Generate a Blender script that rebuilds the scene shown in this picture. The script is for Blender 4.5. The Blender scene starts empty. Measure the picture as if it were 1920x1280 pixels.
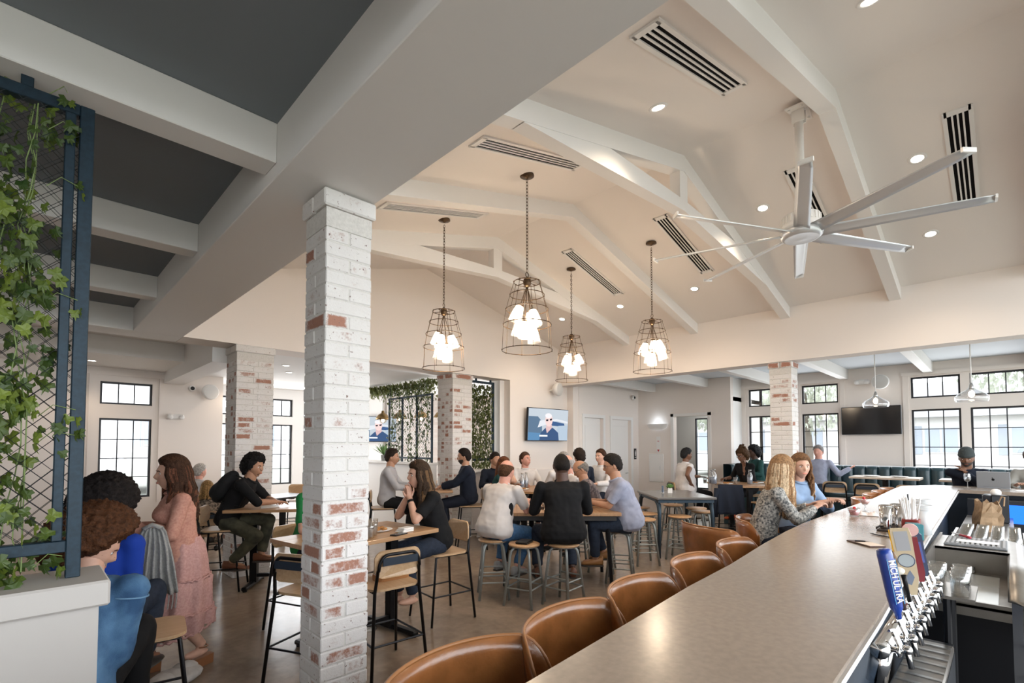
import bpy, math, random
import numpy as np
from mathutils import Vector, Matrix, Quaternion
random.seed(7)
PI = math.pi
SC = bpy.context.scene
COL = SC.collection

# ---------------------------------------------------------------- camera
cam = bpy.data.cameras.new('camera')
cam.sensor_width = 36.0
cam.lens = 918.4 * 36.0 / 1920.0
cam.shift_y = 161.2 / 1920.0
cam.clip_end = 300
cam_o = bpy.data.objects.new('camera', cam)
COL.objects.link(cam_o)
cam_o.location = (0, 0, 1.70)
cam_o.rotation_euler = (PI / 2 + 0.0374, 0, -0.7816)
SC.camera = cam_o

# ---------------------------------------------------------------- world: bright overcast sky
w = bpy.data.worlds.new('World')
SC.world = w
w.use_nodes = True
bg = w.node_tree.nodes['Background']
bg.inputs[0].default_value = (0.90, 0.95, 1.0, 1)
bg.inputs[1].default_value = 3.9

# ---------------------------------------------------------------- view
SC.view_settings.view_transform = 'Standard'
SC.view_settings.look = 'None'
SC.view_settings.exposure = 0.70
SC.view_settings.gamma = 1.0
SC.view_settings.use_curve_mapping = False


def area_light(name, loc, rot, sx, sy, power, col):
    l = bpy.data.lights.new(name, 'AREA')
    l.shape = 'RECTANGLE'; l.size = sx; l.size_y = sy; l.energy = power; l.color = col
    o = bpy.data.objects.new(name, l); COL.objects.link(o)
    o.location = loc; o.rotation_euler = rot
    return o


# daylight coming in at the glazed fronts, plus an added side-room fill
area_light('daylight_annex', (12.12, 1.2, 1.9), (0, PI / 2, 0), 2.0, 5.0, 60, (0.92, 0.96, 1.0))
area_light('side_room_fill', (9.1, 8.2, 1.8), (0, PI / 2, 0), 1.6, 1.1, 130, (0.92, 0.96, 1.0))  # added fill to brighten the white brick and ivy from out of view
area_light('daylight_far_room', (4.2, 11.9, 1.8), (-PI / 2, 0, 0), 2.6, 1.8, 40, (0.92, 0.96, 1.0))

# ---------------------------------------------------------------- mesh helpers
def V3(p): return Vector((p[0], p[1], p[2]))


class MB:
    """collects geometry, builds one mesh object"""
    def __init__(s):
        s.v = []; s.f = []

    def add(s, vs, fs):
        o = len(s.v)
        s.v.extend([tuple(p) for p in vs])
        s.f.extend([tuple(i + o for i in f) for f in fs])
        return s

    def box(s, x0, x1, y0, y1, z0, z1):
        vs = [(x, y, z) for z in (z0, z1) for y in (y0, y1) for x in (x0, x1)]
        return s.add(vs, [(0, 2, 3, 1), (4, 5, 7, 6), (0, 1, 5, 4), (2, 6, 7, 3), (0, 4, 6, 2), (1, 3, 7, 5)])

    def bbox(s, x0, x1, y0, y1, z0, z1, b=0.01):
        """box with chamfered edges"""
        cx, cy, cz = (x0 + x1) / 2, (y0 + y1) / 2, (z0 + z1) / 2
        hx, hy, hz = (x1 - x0) / 2, (y1 - y0) / 2, (z1 - z0) / 2
        b = min(b, hx * .9, hy * .9, hz * .9)
        vs = []; idx = {}
        for sx in (-1, 1):
            for sy in (-1, 1):
                for sz in (-1, 1):
                    for a in range(3):
                        p = [hx - b, hy - b, hz - b]
                        p[a] += b
                        idx[(sx, sy, sz, a)] = len(vs)
                        vs.append((cx + sx * p[0], cy + sy * p[1], cz + sz * p[2]))
        fs = []
        for a in range(3):
            b1, b2 = (a + 1) % 3, (a + 2) % 3
            for sg in (-1, 1):
                q = []
                for (u, w_) in ((-1, -1), (1, -1), (1, 1), (-1, 1)):
                    t = [0, 0, 0]; t[a] = sg; t[b1] = u; t[b2] = w_
                    q.append(idx[(t[0], t[1], t[2], a)])
                fs.append(tuple(q if sg > 0 else q[::-1]))
            # edges along axis a
            for s1 in (-1, 1):
                for s2 in (-1, 1):
                    q = []
                    for (sg, ax) in ((-1, b1), (1, b1), (1, b2), (-1, b2)):
                        t = [0, 0, 0]; t[a] = sg; t[b1] = s1; t[b2] = s2
                        q.append(idx[(t[0], t[1], t[2], ax)])
                    fs.append(tuple(q if s1 * s2 < 0 else q[::-1]))
        for sx in (-1, 1):
            for sy in (-1, 1):
                for sz in (-1, 1):
                    q = [idx[(sx, sy, sz, a)] for a in range(3)]
                    fs.append(tuple(q if sx * sy * sz > 0 else q[::-1]))
        return s.add(vs, fs)

    def obox(s, c, size, R=None):
        R = R or Matrix.Identity(3)
        c = V3(c)
        vs = []
        for z in (-.5, .5):
            for y in (-.5, .5):
                for x in (-.5, .5):
                    vs.append(c + R @ Vector((x * size[0], y * size[1], z * size[2])))
        return s.add(vs, [(0, 2, 3, 1), (4, 5, 7, 6), (0, 1, 5, 4), (2, 6, 7, 3), (0, 4, 6, 2), (1, 3, 7, 5)])

    def bar(s, a, b, wd, ht, up=(0, 0, 1)):
        a = V3(a); b = V3(b); d = (b - a); L = d.length; d.normalize()
        u = Vector(up); l = u.cross(d); l.normalize(); u = d.cross(l)
        R = Matrix((d, l, u)).transposed()
        return s.obox((a + b) / 2, (L, wd, ht), R)

    def tube(s, pts, r, n=8, closed=False, cap=True, flat=None):
        """sweep a circle along pts; r number or list; flat=(axis scale) squashes second axis"""
        P_ = [V3(p) for p in pts]; m = len(P_)
        rs = r if isinstance(r, (list, tuple)) else [r] * m
        T = []
        for i in range(m):
            if closed: d = P_[(i + 1) % m] - P_[i - 1]
            else: d = P_[min(i + 1, m - 1)] - P_[max(i - 1, 0)]
            if d.length < 1e-9: d = Vector((0, 0, 1))
            T.append(d.normalized())
        up = Vector((0, 0, 1)) if abs(T[0].z) < .9 else Vector((1, 0, 0))
        N = T[0].cross(up).normalized()
        vs = []
        for i in range(m):
            if i:
                q = T[i - 1].rotation_difference(T[i]); N = q @ N
                N = (N - T[i] * N.dot(T[i])).normalized()
            B = T[i].cross(N)
            for k in range(n):
                a = 2 * PI * k / n
                vs.append(P_[i] + (N * math.cos(a) + B * math.sin(a) * (flat or 1)) * rs[i])
        fs = []
        for i in range(m if closed else m - 1):
            j = (i + 1) % m
            for k in range(n):
                k2 = (k + 1) % n
                fs.append((i * n + k, i * n + k2, j * n + k2, j * n + k))
        if cap and not closed:
            fs.append(tuple(range(n))[::-1]); fs.append(tuple((m - 1) * n + k for k in range(n)))
        return s.add(vs, fs)

    def lathe(s, prof, n=24, c=(0, 0, 0), R=None, cap=True):
        c = V3(c); vs = []; fs = []
        for (r, z) in prof:
            for k in range(n):
                a = 2 * PI * k / n
                p = Vector((r * math.cos(a), r * math.sin(a), z))
                vs.append(c + (R @ p if R else p))
        m = len(prof)
        for i in range(m - 1):
            for k in range(n):
                k2 = (k + 1) % n
                fs.append((i * n + k, i * n + k2, (i + 1) * n + k2, (i + 1) * n + k))
        if cap:
            fs.append(tuple(range(n))[::-1]); fs.append(tuple((m - 1) * n + k for k in range(n)))
        return s.add(vs, fs)

    def ell(s, c, rad, R=None, nu=16, nv=10):
        c = V3(c); vs = []; fs = []
        for i in range(nv + 1):
            t = PI * i / nv
            for k in range(nu):
                a = 2 * PI * k / nu
                p = Vector((rad[0] * math.sin(t) * math.cos(a), rad[1] * math.sin(t) * math.sin(a), -rad[2] * math.cos(t)))
                vs.append(c + (R @ p if R else p))
        for i in range(nv):
            for k in range(nu):
                k2 = (k + 1) % nu
                fs.append((i * nu + k, i * nu + k2, (i + 1) * nu + k2, (i + 1) * nu + k))
        return s.add(vs, fs)

    def loft(s, secs, n=20):
        """closed skin through elliptical sections (centre, R, rx, ry)"""
        vs = []; fs = []
        for (c, R, rx, ry) in secs:
            for k in range(n):
                a = 2 * PI * k / n; ca, sa = math.cos(a), math.sin(a)
                e = .85
                vs.append(c + R @ Vector((rx * math.copysign(abs(ca) ** e, ca), ry * math.copysign(abs(sa) ** e, sa), 0)))
        m = len(secs)
        for i in range(m - 1):
            for k in range(n):
                k2 = (k + 1) % n
                fs.append((i * n + k, i * n + k2, (i + 1) * n + k2, (i + 1) * n + k))
        fs.append(tuple(range(n))[::-1]); fs.append(tuple((m - 1) * n + k for k in range(n)))
        return s.add(vs, fs)

    def prism(s, poly, h0, h1, axis='z'):
        """extrude a 2d polygon (ccw) along an axis"""
        n = len(poly)
        def m(p, h):
            if axis == 'z': return (p[0], p[1], h)
            if axis == 'y': return (p[0], h, p[1])
            return (h, p[0], p[1])
        vs = [m(p, h0) for p in poly] + [m(p, h1) for p in poly]
        fs = [tuple(range(n))[::-1], tuple(range(n, 2 * n))]
        for i in range(n):
            j = (i + 1) % n
            fs.append((i, j, n + j, n + i))
        if axis == 'y': fs = [f[::-1] for f in fs]
        return s.add(vs, fs)

    def mesh(s, name, mat=None, smooth=False):
        me = bpy.data.meshes.new(name)
        me.from_pydata(s.v, [], s.f)
        if mat: me.materials.append(mat)
        if smooth:
            me.polygons.foreach_set('use_smooth', [True] * len(me.polygons))
        me.update()
        return me

    def build(s, name, mat, parent=None, smooth=False, **kw):
        return link(name, s.mesh(name, mat, smooth), parent, **kw)


def link(name, me, parent=None, loc=None, rot=None, kind=None, label=None, cat=None, group=None, scale=None):
    o = bpy.data.objects.new(name, me)
    COL.objects.link(o)
    if parent is not None: o.parent = parent
    if loc is not None: o.location = loc
    if rot is not None: o.rotation_euler = rot if not isinstance(rot, (int, float)) else (0, 0, rot)
    if scale is not None: o.scale = scale if not isinstance(scale, (int, float)) else (scale,) * 3
    if kind: o['kind'] = kind
    if label: o['label'] = label
    if cat: o['category'] = cat
    if group: o['group'] = group
    return o


def thing(name, label, cat, loc=(0, 0, 0), rz=0.0, group=None):
    return link(name, None, None, loc, (0, 0, rz), None, label, cat, group)


def copy_tree(o, parent=None, loc=None, rz=None, label=None):
    c = o.copy(); COL.objects.link(c); c.parent = parent
    if loc is not None: c.location = loc
    if rz is not None: c.rotation_euler = (0, 0, rz)
    if label: c['label'] = label
    for ch in list(o.children): copy_tree(ch, c)
    return c


# ---------------------------------------------------------------- materials
MATS = {}


def mat(name, col, rough=.6, metal=0., noise=0., nscale=30., bump=0., bscale=120., spec=.5, emit=None, es=0., coat=0., alpha=1., col2=None, sheen=0.):
    if name in MATS: return MATS[name]
    m = bpy.data.materials.new(name); m.use_nodes = True
    nt = m.node_tree; b = nt.nodes['Principled BSDF']
    b.inputs['Base Color'].default_value = (*col, 1)
    b.inputs['Roughness'].default_value = rough
    b.inputs['Metallic'].default_value = metal
    b.inputs['Specular IOR Level'].default_value = spec
    if coat: b.inputs['Coat Weight'].default_value = coat; b.inputs['Coat Roughness'].default_value = .15
    if sheen: b.inputs['Sheen Weight'].default_value = sheen
    if emit:
        b.inputs['Emission Color'].default_value = (*emit, 1); b.inputs['Emission Strength'].default_value = es
    tc = None
    if noise or col2 or bump:
        tc = nt.nodes.new('ShaderNodeTexCoord')
    if noise or col2:
        n = nt.nodes.new('ShaderNodeTexNoise'); n.inputs['Scale'].default_value = nscale; n.inputs['Detail'].default_value = 5
        nt.links.new(tc.outputs['Object'], n.inputs['Vector'])
        mx = nt.nodes.new('ShaderNodeMix'); mx.data_type = 'RGBA'
        c2 = col2 or tuple(c * (1 - noise) for c in col)
        mx.inputs[6].default_value = (*col, 1); mx.inputs[7].default_value = (*c2, 1)
        cr = nt.nodes.new('ShaderNodeMapRange'); cr.inputs[1].default_value = .35; cr.inputs[2].default_value = .65
        nt.links.new(n.outputs['Fac'], cr.inputs[0]); nt.links.new(cr.outputs[0], mx.inputs[0])
        nt.links.new(mx.outputs[2], b.inputs['Base Color'])
    if bump:
        n2 = nt.nodes.new('ShaderNodeTexNoise'); n2.inputs['Scale'].default_value = bscale; n2.inputs['Detail'].default_value = 4
        nt.links.new(tc.outputs['Object'], n2.inputs['Vector'])
        bp = nt.nodes.new('ShaderNodeBump'); bp.inputs['Strength'].default_value = bump; bp.inputs['Distance'].default_value = .01
        nt.links.new(n2.outputs['Fac'], bp.inputs['Height']); nt.links.new(bp.outputs[0], b.inputs['Normal'])
    MATS[name] = m
    return m


def mat_brick():
    m = bpy.data.materials.new('whitewashed_brick'); m.use_nodes = True
    nt = m.node_tree; b = nt.nodes['Principled BSDF']; N = nt.nodes.new; L = nt.links.new
    tc = N('ShaderNodeTexCoord'); oi = N('ShaderNodeObjectInfo')
    # distance from the brick's rim (generated coords 0..1)
    sub = N('ShaderNodeVectorMath'); sub.operation = 'SUBTRACT'; sub.inputs[1].default_value = (.5, .5, .5)
    L(tc.outputs['Generated'], sub.inputs[0])
    ab = N('ShaderNodeVectorMath'); ab.operation = 'ABSOLUTE'; L(sub.outputs[0], ab.inputs[0])
    sx = N('ShaderNodeSeparateXYZ'); L(ab.outputs[0], sx.inputs[0])
    # the two largest of the three are the depth face and one more: use z (height) and min(x,y)
    mn = N('ShaderNodeMath'); mn.operation = 'MINIMUM'; L(sx.outputs[0], mn.inputs[0]); L(sx.outputs[1], mn.inputs[1])
    mxx = N('ShaderNodeMath'); mxx.operation = 'MAXIMUM'; L(mn.outputs[0], mxx.inputs[0]); L(sx.outputs[2], mxx.inputs[1])
    rim = N('ShaderNodeMapRange'); rim.inputs[1].default_value = .50; rim.inputs[2].default_value = .30; rim.inputs[3].default_value = -.35; rim.inputs[4].default_value = .12
    L(mxx.outputs[0], rim.inputs[0])
    ofs = N('ShaderNodeVectorMath'); ofs.operation = 'ADD'
    mul = N('ShaderNodeVectorMath'); mul.operation = 'SCALE'; mul.inputs[0].default_value = (37, 11, 23); L(oi.outputs['Random'], mul.inputs['Scale'])
    L(tc.outputs['Object'], ofs.inputs[0]); L(mul.outputs[0], ofs.inputs[1])
    n1 = N('ShaderNodeTexNoise'); n1.inputs['Scale'].default_value = 9; n1.inputs['Detail'].default_value = 6; n1.inputs['Roughness'].default_value = .65
    n2 = N('ShaderNodeTexNoise'); n2.inputs['Scale'].default_value = 75; n2.inputs['Detail'].default_value = 5; n2.inputs['Roughness'].default_value = .7
    L(ofs.outputs[0], n1.inputs['Vector']); L(ofs.outputs[0], n2.inputs['Vector'])
    # exposure of a brick: by its random number
    ex = N('ShaderNodeMapRange'); ex.inputs[1].default_value = .45; ex.inputs[2].default_value = 1.; ex.inputs[3].default_value = -.16; ex.inputs[4].default_value = .30
    L(oi.outputs['Random'], ex.inputs[0])
    a1 = N('ShaderNodeMath'); a1.operation = 'ADD'; L(n1.outputs['Fac'], a1.inputs[0]); L(ex.outputs[0], a1.inputs[1])
    a2 = N('ShaderNodeMath'); a2.operation = 'ADD'; L(a1.outputs[0], a2.inputs[0]); L(rim.outputs[0], a2.inputs[1])
    a3 = N('ShaderNodeMath'); a3.operation = 'MULTIPLY_ADD'; L(n2.outputs['Fac'], a3.inputs[0]); a3.inputs[1].default_value = .55; L(a2.outputs[0], a3.inputs[2])
    mask = N('ShaderNodeMapRange'); mask.inputs[1].default_value = .86; mask.inputs[2].default_value = 1.12; L(a3.outputs[0], mask.inputs[0])
    red = N('ShaderNodeMix'); red.data_type = 'RGBA'; red.inputs[6].default_value = (.40, .185, .115, 1); red.inputs[7].default_value = (.27, .135, .105, 1); L(n2.outputs['Fac'], red.inputs[0])
    wht = N('ShaderNodeMix'); wht.data_type = 'RGBA'; wht.inputs[6].default_value = (.72, .70, .68, 1); wht.inputs[7].default_value = (.63, .59, .56, 1); L(n1.outputs['Fac'], wht.inputs[0])
    fin = N('ShaderNodeMix'); fin.data_type = 'RGBA'; L(mask.outputs[0], fin.inputs[0]); L(wht.outputs[2], fin.inputs[6]); L(red.outputs[2], fin.inputs[7])
    # dark pits where paint has chipped
    n3 = N('ShaderNodeTexNoise'); n3.inputs['Scale'].default_value = 55; n3.inputs['Detail'].default_value = 3; L(ofs.outputs[0], n3.inputs['Vector'])
    pm = N('ShaderNodeMapRange'); pm.inputs[1].default_value = .66; pm.inputs[2].default_value = .72; L(n3.outputs['Fac'], pm.inputs[0])
    fin2 = N('ShaderNodeMix'); fin2.data_type = 'RGBA'; L(pm.outputs[0], fin2.inputs[0]); L(fin.outputs[2], fin2.inputs[6]); fin2.inputs[7].default_value = (.20, .13, .11, 1)
    L(fin2.outputs[2], b.inputs['Base Color'])
    b.inputs['Roughness'].default_value = .85
    bp = N('ShaderNodeBump'); bp.inputs['Strength'].default_value = .5; bp.inputs['Distance'].default_value = .006
    L(n2.outputs['Fac'], bp.inputs['Height']); L(bp.outputs[0], b.inputs['Normal'])
    return m


def mat_glass(name='window_glass', tint=(1, 1, 1), gl=.08, rough=.02):
    if name in MATS: return MATS[name]
    m = bpy.data.materials.new(name); m.use_nodes = True
    nt = m.node_tree; nt.nodes.remove(nt.nodes['Principled BSDF'])
    N = nt.nodes.new; L = nt.links.new
    t = N('ShaderNodeBsdfTransparent'); t.inputs[0].default_value = (*tint, 1)
    g = N('ShaderNodeBsdfGlossy'); g.inputs['Roughness'].default_value = rough
    lw = N('ShaderNodeLayerWeight'); lw.inputs[0].default_value = .35
    mr = N('ShaderNodeMapRange'); mr.inputs[3].default_value = gl; mr.inputs[4].default_value = gl + .45; L(lw.outputs['Facing'], mr.inputs[0])
    mx = N('ShaderNodeMixShader'); L(mr.outputs[0], mx.inputs[0]); L(t.outputs[0], mx.inputs[1]); L(g.outputs[0], mx.inputs[2])
    L(mx.outputs[0], nt.nodes['Material Output'].inputs[0])
    MATS[name] = m
    return m


def mat_wood(name, c1, c2, rough=.45, scale=(2, 30, 30), coat=.1):
    if name in MATS: return MATS[name]
    m = bpy.data.materials.new(name); m.use_nodes = True
    nt = m.node_tree; b = nt.nodes['Principled BSDF']; N = nt.nodes.new; L = nt.links.new
    tc = N('ShaderNodeTexCoord'); mp = N('ShaderNodeMapping'); mp.inputs['Scale'].default_value = scale
    L(tc.outputs['Object'], mp.inputs[0])
    n = N('ShaderNodeTexNoise'); n.inputs['Scale'].default_value = 1.5; n.inputs['Detail'].default_value = 6; n.inputs['Distortion'].default_value = .6
    L(mp.outputs[0], n.inputs['Vector'])
    mx = N('ShaderNodeMix'); mx.data_type = 'RGBA'; mx.inputs[6].default_value = (*c1, 1); mx.inputs[7].default_value = (*c2, 1)
    mr = N('ShaderNodeMapRange'); mr.inputs[1].default_value = .3; mr.inputs[2].default_value = .7; L(n.outputs['Fac'], mr.inputs[0]); L(mr.outputs[0], mx.inputs[0])
    L(mx.outputs[2], b.inputs['Base Color']); b.inputs['Roughness'].default_value = rough; b.inputs['Coat Weight'].default_value = coat
    MATS[name] = m
    return m


def mat_emit(name, col, st):
    if name in MATS: return MATS[name]
    m = bpy.data.materials.new(name); m.use_nodes = True
    nt = m.node_tree; nt.nodes.remove(nt.nodes['Principled BSDF'])
    e = nt.nodes.new('ShaderNodeEmission'); e.inputs[0].default_value = (*col, 1); e.inputs[1].default_value = st
    nt.links.new(e.outputs[0], nt.nodes['Material Output'].inputs[0])
    MATS[name] = m
    return m


def mat_floor():
    m = bpy.data.materials.new('polished_concrete'); m.use_nodes = True
    nt = m.node_tree; b = nt.nodes['Principled BSDF']; N = nt.nodes.new; L = nt.links.new
    tc = N('ShaderNodeTexCoord')
    n = N('ShaderNodeTexNoise'); n.inputs['Scale'].default_value = 1.1; n.inputs['Detail'].default_value = 8; n.inputs['Roughness'].default_value = .6; n.inputs['Distortion'].default_value = 1.2
    n2 = N('ShaderNodeTexNoise'); n2.inputs['Scale'].default_value = 14; n2.inputs['Detail'].default_value = 6
    L(tc.outputs['Object'], n.inputs['Vector']); L(tc.outputs['Object'], n2.inputs['Vector'])
    cr = N('ShaderNodeValToRGB'); e = cr.color_ramp.elements
    e[0].position = .3; e[0].color = (.20, .148, .108, 1); e[1].position = .72; e[1].color = (.37, .285, .215, 1)
    ad = N('ShaderNodeMath'); ad.operation = 'MULTIPLY_ADD'; ad.inputs[1].default_value = .3; L(n2.outputs['Fac'], ad.inputs[0])
    sb = N('ShaderNodeMath'); sb.operation = 'SUBTRACT'; sb.inputs[1].default_value = .15; L(n.outputs['Fac'], sb.inputs[0]); L(sb.outputs[0], ad.inputs[2])
    L(ad.outputs[0], cr.inputs[0]); L(cr.outputs[0], b.inputs['Base Color'])
    rr = N('ShaderNodeMapRange'); rr.inputs[3].default_value = .18; rr.inputs[4].default_value = .26; L(n2.outputs['Fac'], rr.inputs[0]); L(rr.outputs[0], b.inputs['Roughness'])
    b.inputs['Specular IOR Level'].default_value = .6
    return m


M_WALL = mat('wall_paint', (.80, .73, .675), .75, bump=.03, bscale=200)
M_CEIL = mat('ceiling_paint', (.81, .755, .71), .8)
M_BEAM = mat('beam_paint', (.80, .775, .75), .75)
M_WHITE = mat('white_trim_paint', (.80, .78, .755), .5)
M_DARKCEIL = mat('dark_ceiling_paint', (.20, .222, .245), .85, bump=.05, bscale=300)
M_ANNEXCEIL = mat('pale_blue_ceiling_paint', (.58, .61, .64), .8)
M_BLACK = mat('black_metal', (.012, .012, .014), .38, .6)
M_BLACKF = mat('black_window_frame', (.012, .012, .016), .45)
M_NAVY = mat('navy_steel', (.010, .028, .045), .5, .3, noise=.3, nscale=60)
M_BRICK = mat_brick()
M_MORTAR = mat('lime_mortar', (.64, .61, .57), .9, noise=.12, nscale=60, bump=.3)
M_GLASS = mat_glass()
M_FLOOR = mat_floor()
M_OAK = mat_wood('oak_ply', (.50, .30, .15), (.38, .21, .10))
M_OAKTOP = mat_wood('oak_table_top', (.47, .28, .145), (.37, .205, .10), .4)
M_STEEL = mat('brushed_steel', (.55, .55, .54), .28, 1.0, noise=.15, nscale=8)
M_CHROME = mat('chrome', (.75, .75, .76), .08, 1.0)
M_GREYMETAL = mat('galvanised_grey', (.30, .32, .31), .42, .5)
# ================================================================ the setting
ZS, ZC, ZJ = 3.03, 3.296, 3.096
YG = 7.03
def struct(name, mb, m, parent=None, **kw):
    return mb.build(name, m, parent, kind=None if parent else 'structure', **kw)

struct('floor', MB().box(-6, 14, -3, 13.2, -.1, 0), M_FLOOR)
# --- low coffered ceiling over the side aisle
struct('ceiling', MB().box(-6, .845, -3, 7.06, ZC, ZC + .1), M_DARKCEIL)
def beam(name, x0, x1, y0, y1, z0, z1, m=None):
    return struct(name, MB().bbox(x0, x1, y0, y1, z0, z1, .004), m or M_BEAM)
beam('ceiling_beam', .845, 1.333, -3, 7.06, ZS, 3.95)
for y in (.94, 2.5, 4.06, 5.6):
    beam('ceiling_beam', -6, .845, y, y + .16, ZJ, ZC)
beam('ceiling_beam', -6, 1.333, 7.06, 7.48, ZS, 3.5)
# --- far aisle beyond the girder
struct('ceiling', MB().box(-6, 1.75, 7.48, 9.15, ZC, ZC + .1), M_BEAM)
struct('ceiling', MB().box(-6, 1.75, 9.15, 10.7, ZS, ZC + .1), M_BEAM)
struct('trim_1', MB().box(1.75, 2.05, 7.48, 10.7, 2.83, 3.3), M_BEAM)
struct('ceiling', MB().box(2.05, 9.2, 7.48, 12.2, ZS, ZS + .1), M_BEAM)
# --- gable wall (high, over the opening)
def roofz(x): return 3.87 + (x - 1.333) * .25655 if x < 4.8815 else 4.78 - (x - 4.8815) * .25655
struct('wall_gable', MB().prism([(1.333, ZS), (8.43, ZS), (8.43, 3.87), (4.8815, 4.78), (1.333, 3.87)], YG, 7.48, 'y'), M_WALL)
# --- high wall over the annex opening
struct('wall_annex_header', MB().box(8.43, 8.75, -3, YG, ZS, 3.95), M_WALL)
# --- vaulted ceiling
mb = MB(); mb.prism([(1.333, 3.87), (4.8815, 4.78), (4.8815, 4.9), (1.333, 3.99)], -3, YG + .2, 'y')
struct('ceiling_vault', mb, M_CEIL)
mb = MB(); mb.prism([(4.8815, 4.78), (8.43, 3.87), (8.43, 3.99), (4.8815, 4.9)], -3, YG + .2, 'y')
struct('ceiling_vault', mb, M_CEIL)
def truss(y, chord):
    t = thing('roof_truss', None, None); t['kind'] = 'structure'
    w2 = .065
    d = .17
    for (xa, xb) in ((1.333, 4.8815), (4.8815, 8.43)):
        za, zb = roofz(xa), roofz(xb)
        MB().prism([(xa, za - d), (xb, zb - d), (xb, zb + .01), (xa, za + .01)], y - w2, y + w2, 'y').build('rafter', M_BEAM, t)
    if chord:
        for sg in (-1, 1):
            xm = 4.8815
            P_ = [(xm, 4.185), (xm + sg * 2.45, 4.185 - .085 * 2.45), (xm + sg * 2.40, 4.02), (xm + sg * 1.40, 4.258), (xm, 4.30)]
            if sg < 0: P_ = P_[::-1]
            MB().prism(P_, y - w2 + .004, y + w2 - .004, 'y').build('lower_chord', M_BEAM, t)
        MB().box(4.8815 - .085, 4.8815 + .085, y - w2 + .008, y + w2 - .008, 4.2, 4.70).build('king_post', M_BEAM, t)
for y, c in ((1.02, False), (2.39, True), (3.87, False), (5.27, True), (6.6, False), (-.4, True)):
    if y > 6: continue
    truss(y, c)
# crown shadow board on the gable
mb = MB()

# --- annex
struct('ceiling', MB().box(8.75, 12.4, -3, 7.3, ZC, ZC + .1), M_ANNEXCEIL)
for y in (-.42, .94, 2.29, 3.63, 4.97, 6.34):
    beam('ceiling_beam', 8.75, 12.2, y, y + .14, ZJ, ZC, M_WHITE)

def window(n, axis, c, a0, a1, zlist, ncol, rows, inward, fr=.032):
    """steel window: axis 'x' -> plane X=c spanning Y a0..a1; each (z0,z1,rows) is one sash"""
    w_ = thing('window_%d' % n, None, None); w_['kind'] = 'structure'
    del_ = .03
    def bx(mb, u0, u1, z0, z1, t0, t1):
        if axis == 'x': mb.box(c + t0, c + t1, u0, u1, z0, z1)
        else: mb.box(u0, u1, c + t0, c + t1, z0, z1)
    for (z0, z1), nr in zip(zlist, rows):
        mb = MB()
        bx(mb, a0, a1, z1 - fr, z1, -.03, .03); bx(mb, a0, a1, z0, z0 + fr, -.03, .03)
        bx(mb, a0, a0 + fr, z0 + fr, z1 - fr, -.03, .03); bx(mb, a1 - fr, a1, z0 + fr, z1 - fr, -.03, .03)
        mb.build('window_frame', M_BLACKF, w_)
        us = [a0 + fr + (a1 - a0 - 2 * fr) * i / ncol for i in range(ncol + 1)]
        zs = [z0 + fr + (z1 - z0 - 2 * fr) * i / nr for i in range(nr + 1)]
        for u in us[1:-1]:
            m_ = MB(); bx(m_, u - .008, u + .008, z0 + fr, z1 - fr, -.015, .015); m_.build('muntin', M_BLACKF, w_)
        for z in zs[1:-1]:
            m_ = MB(); bx(m_, a0 + fr, a1 - fr, z - .007, z + .007, -.015, .015); m_.build('muntin', M_BLACKF, w_)
        for i in range(ncol):
            for j in range(nr):
                m_ = MB(); bx(m_, us[i], us[i + 1], zs[j], zs[j + 1], -.003, .003); m_.build('pane', M_GLASS, w_)
    return w_

def wall_open(name, axis, c, th, a0, a1, z0, z1, openings, m):
    """wall slab with rectangular openings [(u0,u1,z0,z1)...] as one mesh"""
    us = sorted({a0, a1, *[o for q in openings for o in q[:2]]})
    zs = sorted({z0, z1, *[o for q in openings for o in q[2:]]})
    mb = MB()
    for i in range(len(us) - 1):
        run = None
        for j in range(len(zs) - 1):
            um, zm = (us[i] + us[i + 1]) / 2, (zs[j] + zs[j + 1]) / 2
            hole = any(q[0] < um < q[1] and q[2] < zm < q[3] for q in openings)
            if not hole:
                if axis == 'x': mb.box(c, c + th, us[i], us[i + 1], zs[j], zs[j + 1])
                else: mb.box(us[i], us[i + 1], c, c + th, zs[j], zs[j + 1])
    return struct(name, mb, m)

# annex window wall  X = 12.2
wins = [(3.50, 4.30), (2.48, 3.17), (.564, 1.278), (-.28, .437), (-1.7, -1.0), (-2.6, -1.9)]
op = []
for a0, a1 in wins: op += [(a0, a1, 2.62, 3.03), (a0, a1, .95, 2.40)]
wall_open('wall_annex_front', 'x', 12.2, .22, -3, 4.45, 0, ZC, op, M_WALL)
for i, (a0, a1) in enumerate(wins):
    window(1 + i, 'x', 12.28, a0, a1, [(2.62, 3.03), (.95, 2.40)], 3, [1, 4], -1)
# casing boards
tn = 2
for (a0, a1) in ((3.40, 4.45), (2.36, 3.29), (-.40, 1.40)):
    mb = MB(); mb.box(12.17, 12.2, a0 - .02, a1 + .02, 3.06, 3.13)
    for q in (a0, a1 - .09): mb.box(12.178, 12.2, q, q + .09, .9, 3.06)
    struct('trim_%d' % tn, mb, M_WALL); tn += 1
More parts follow.
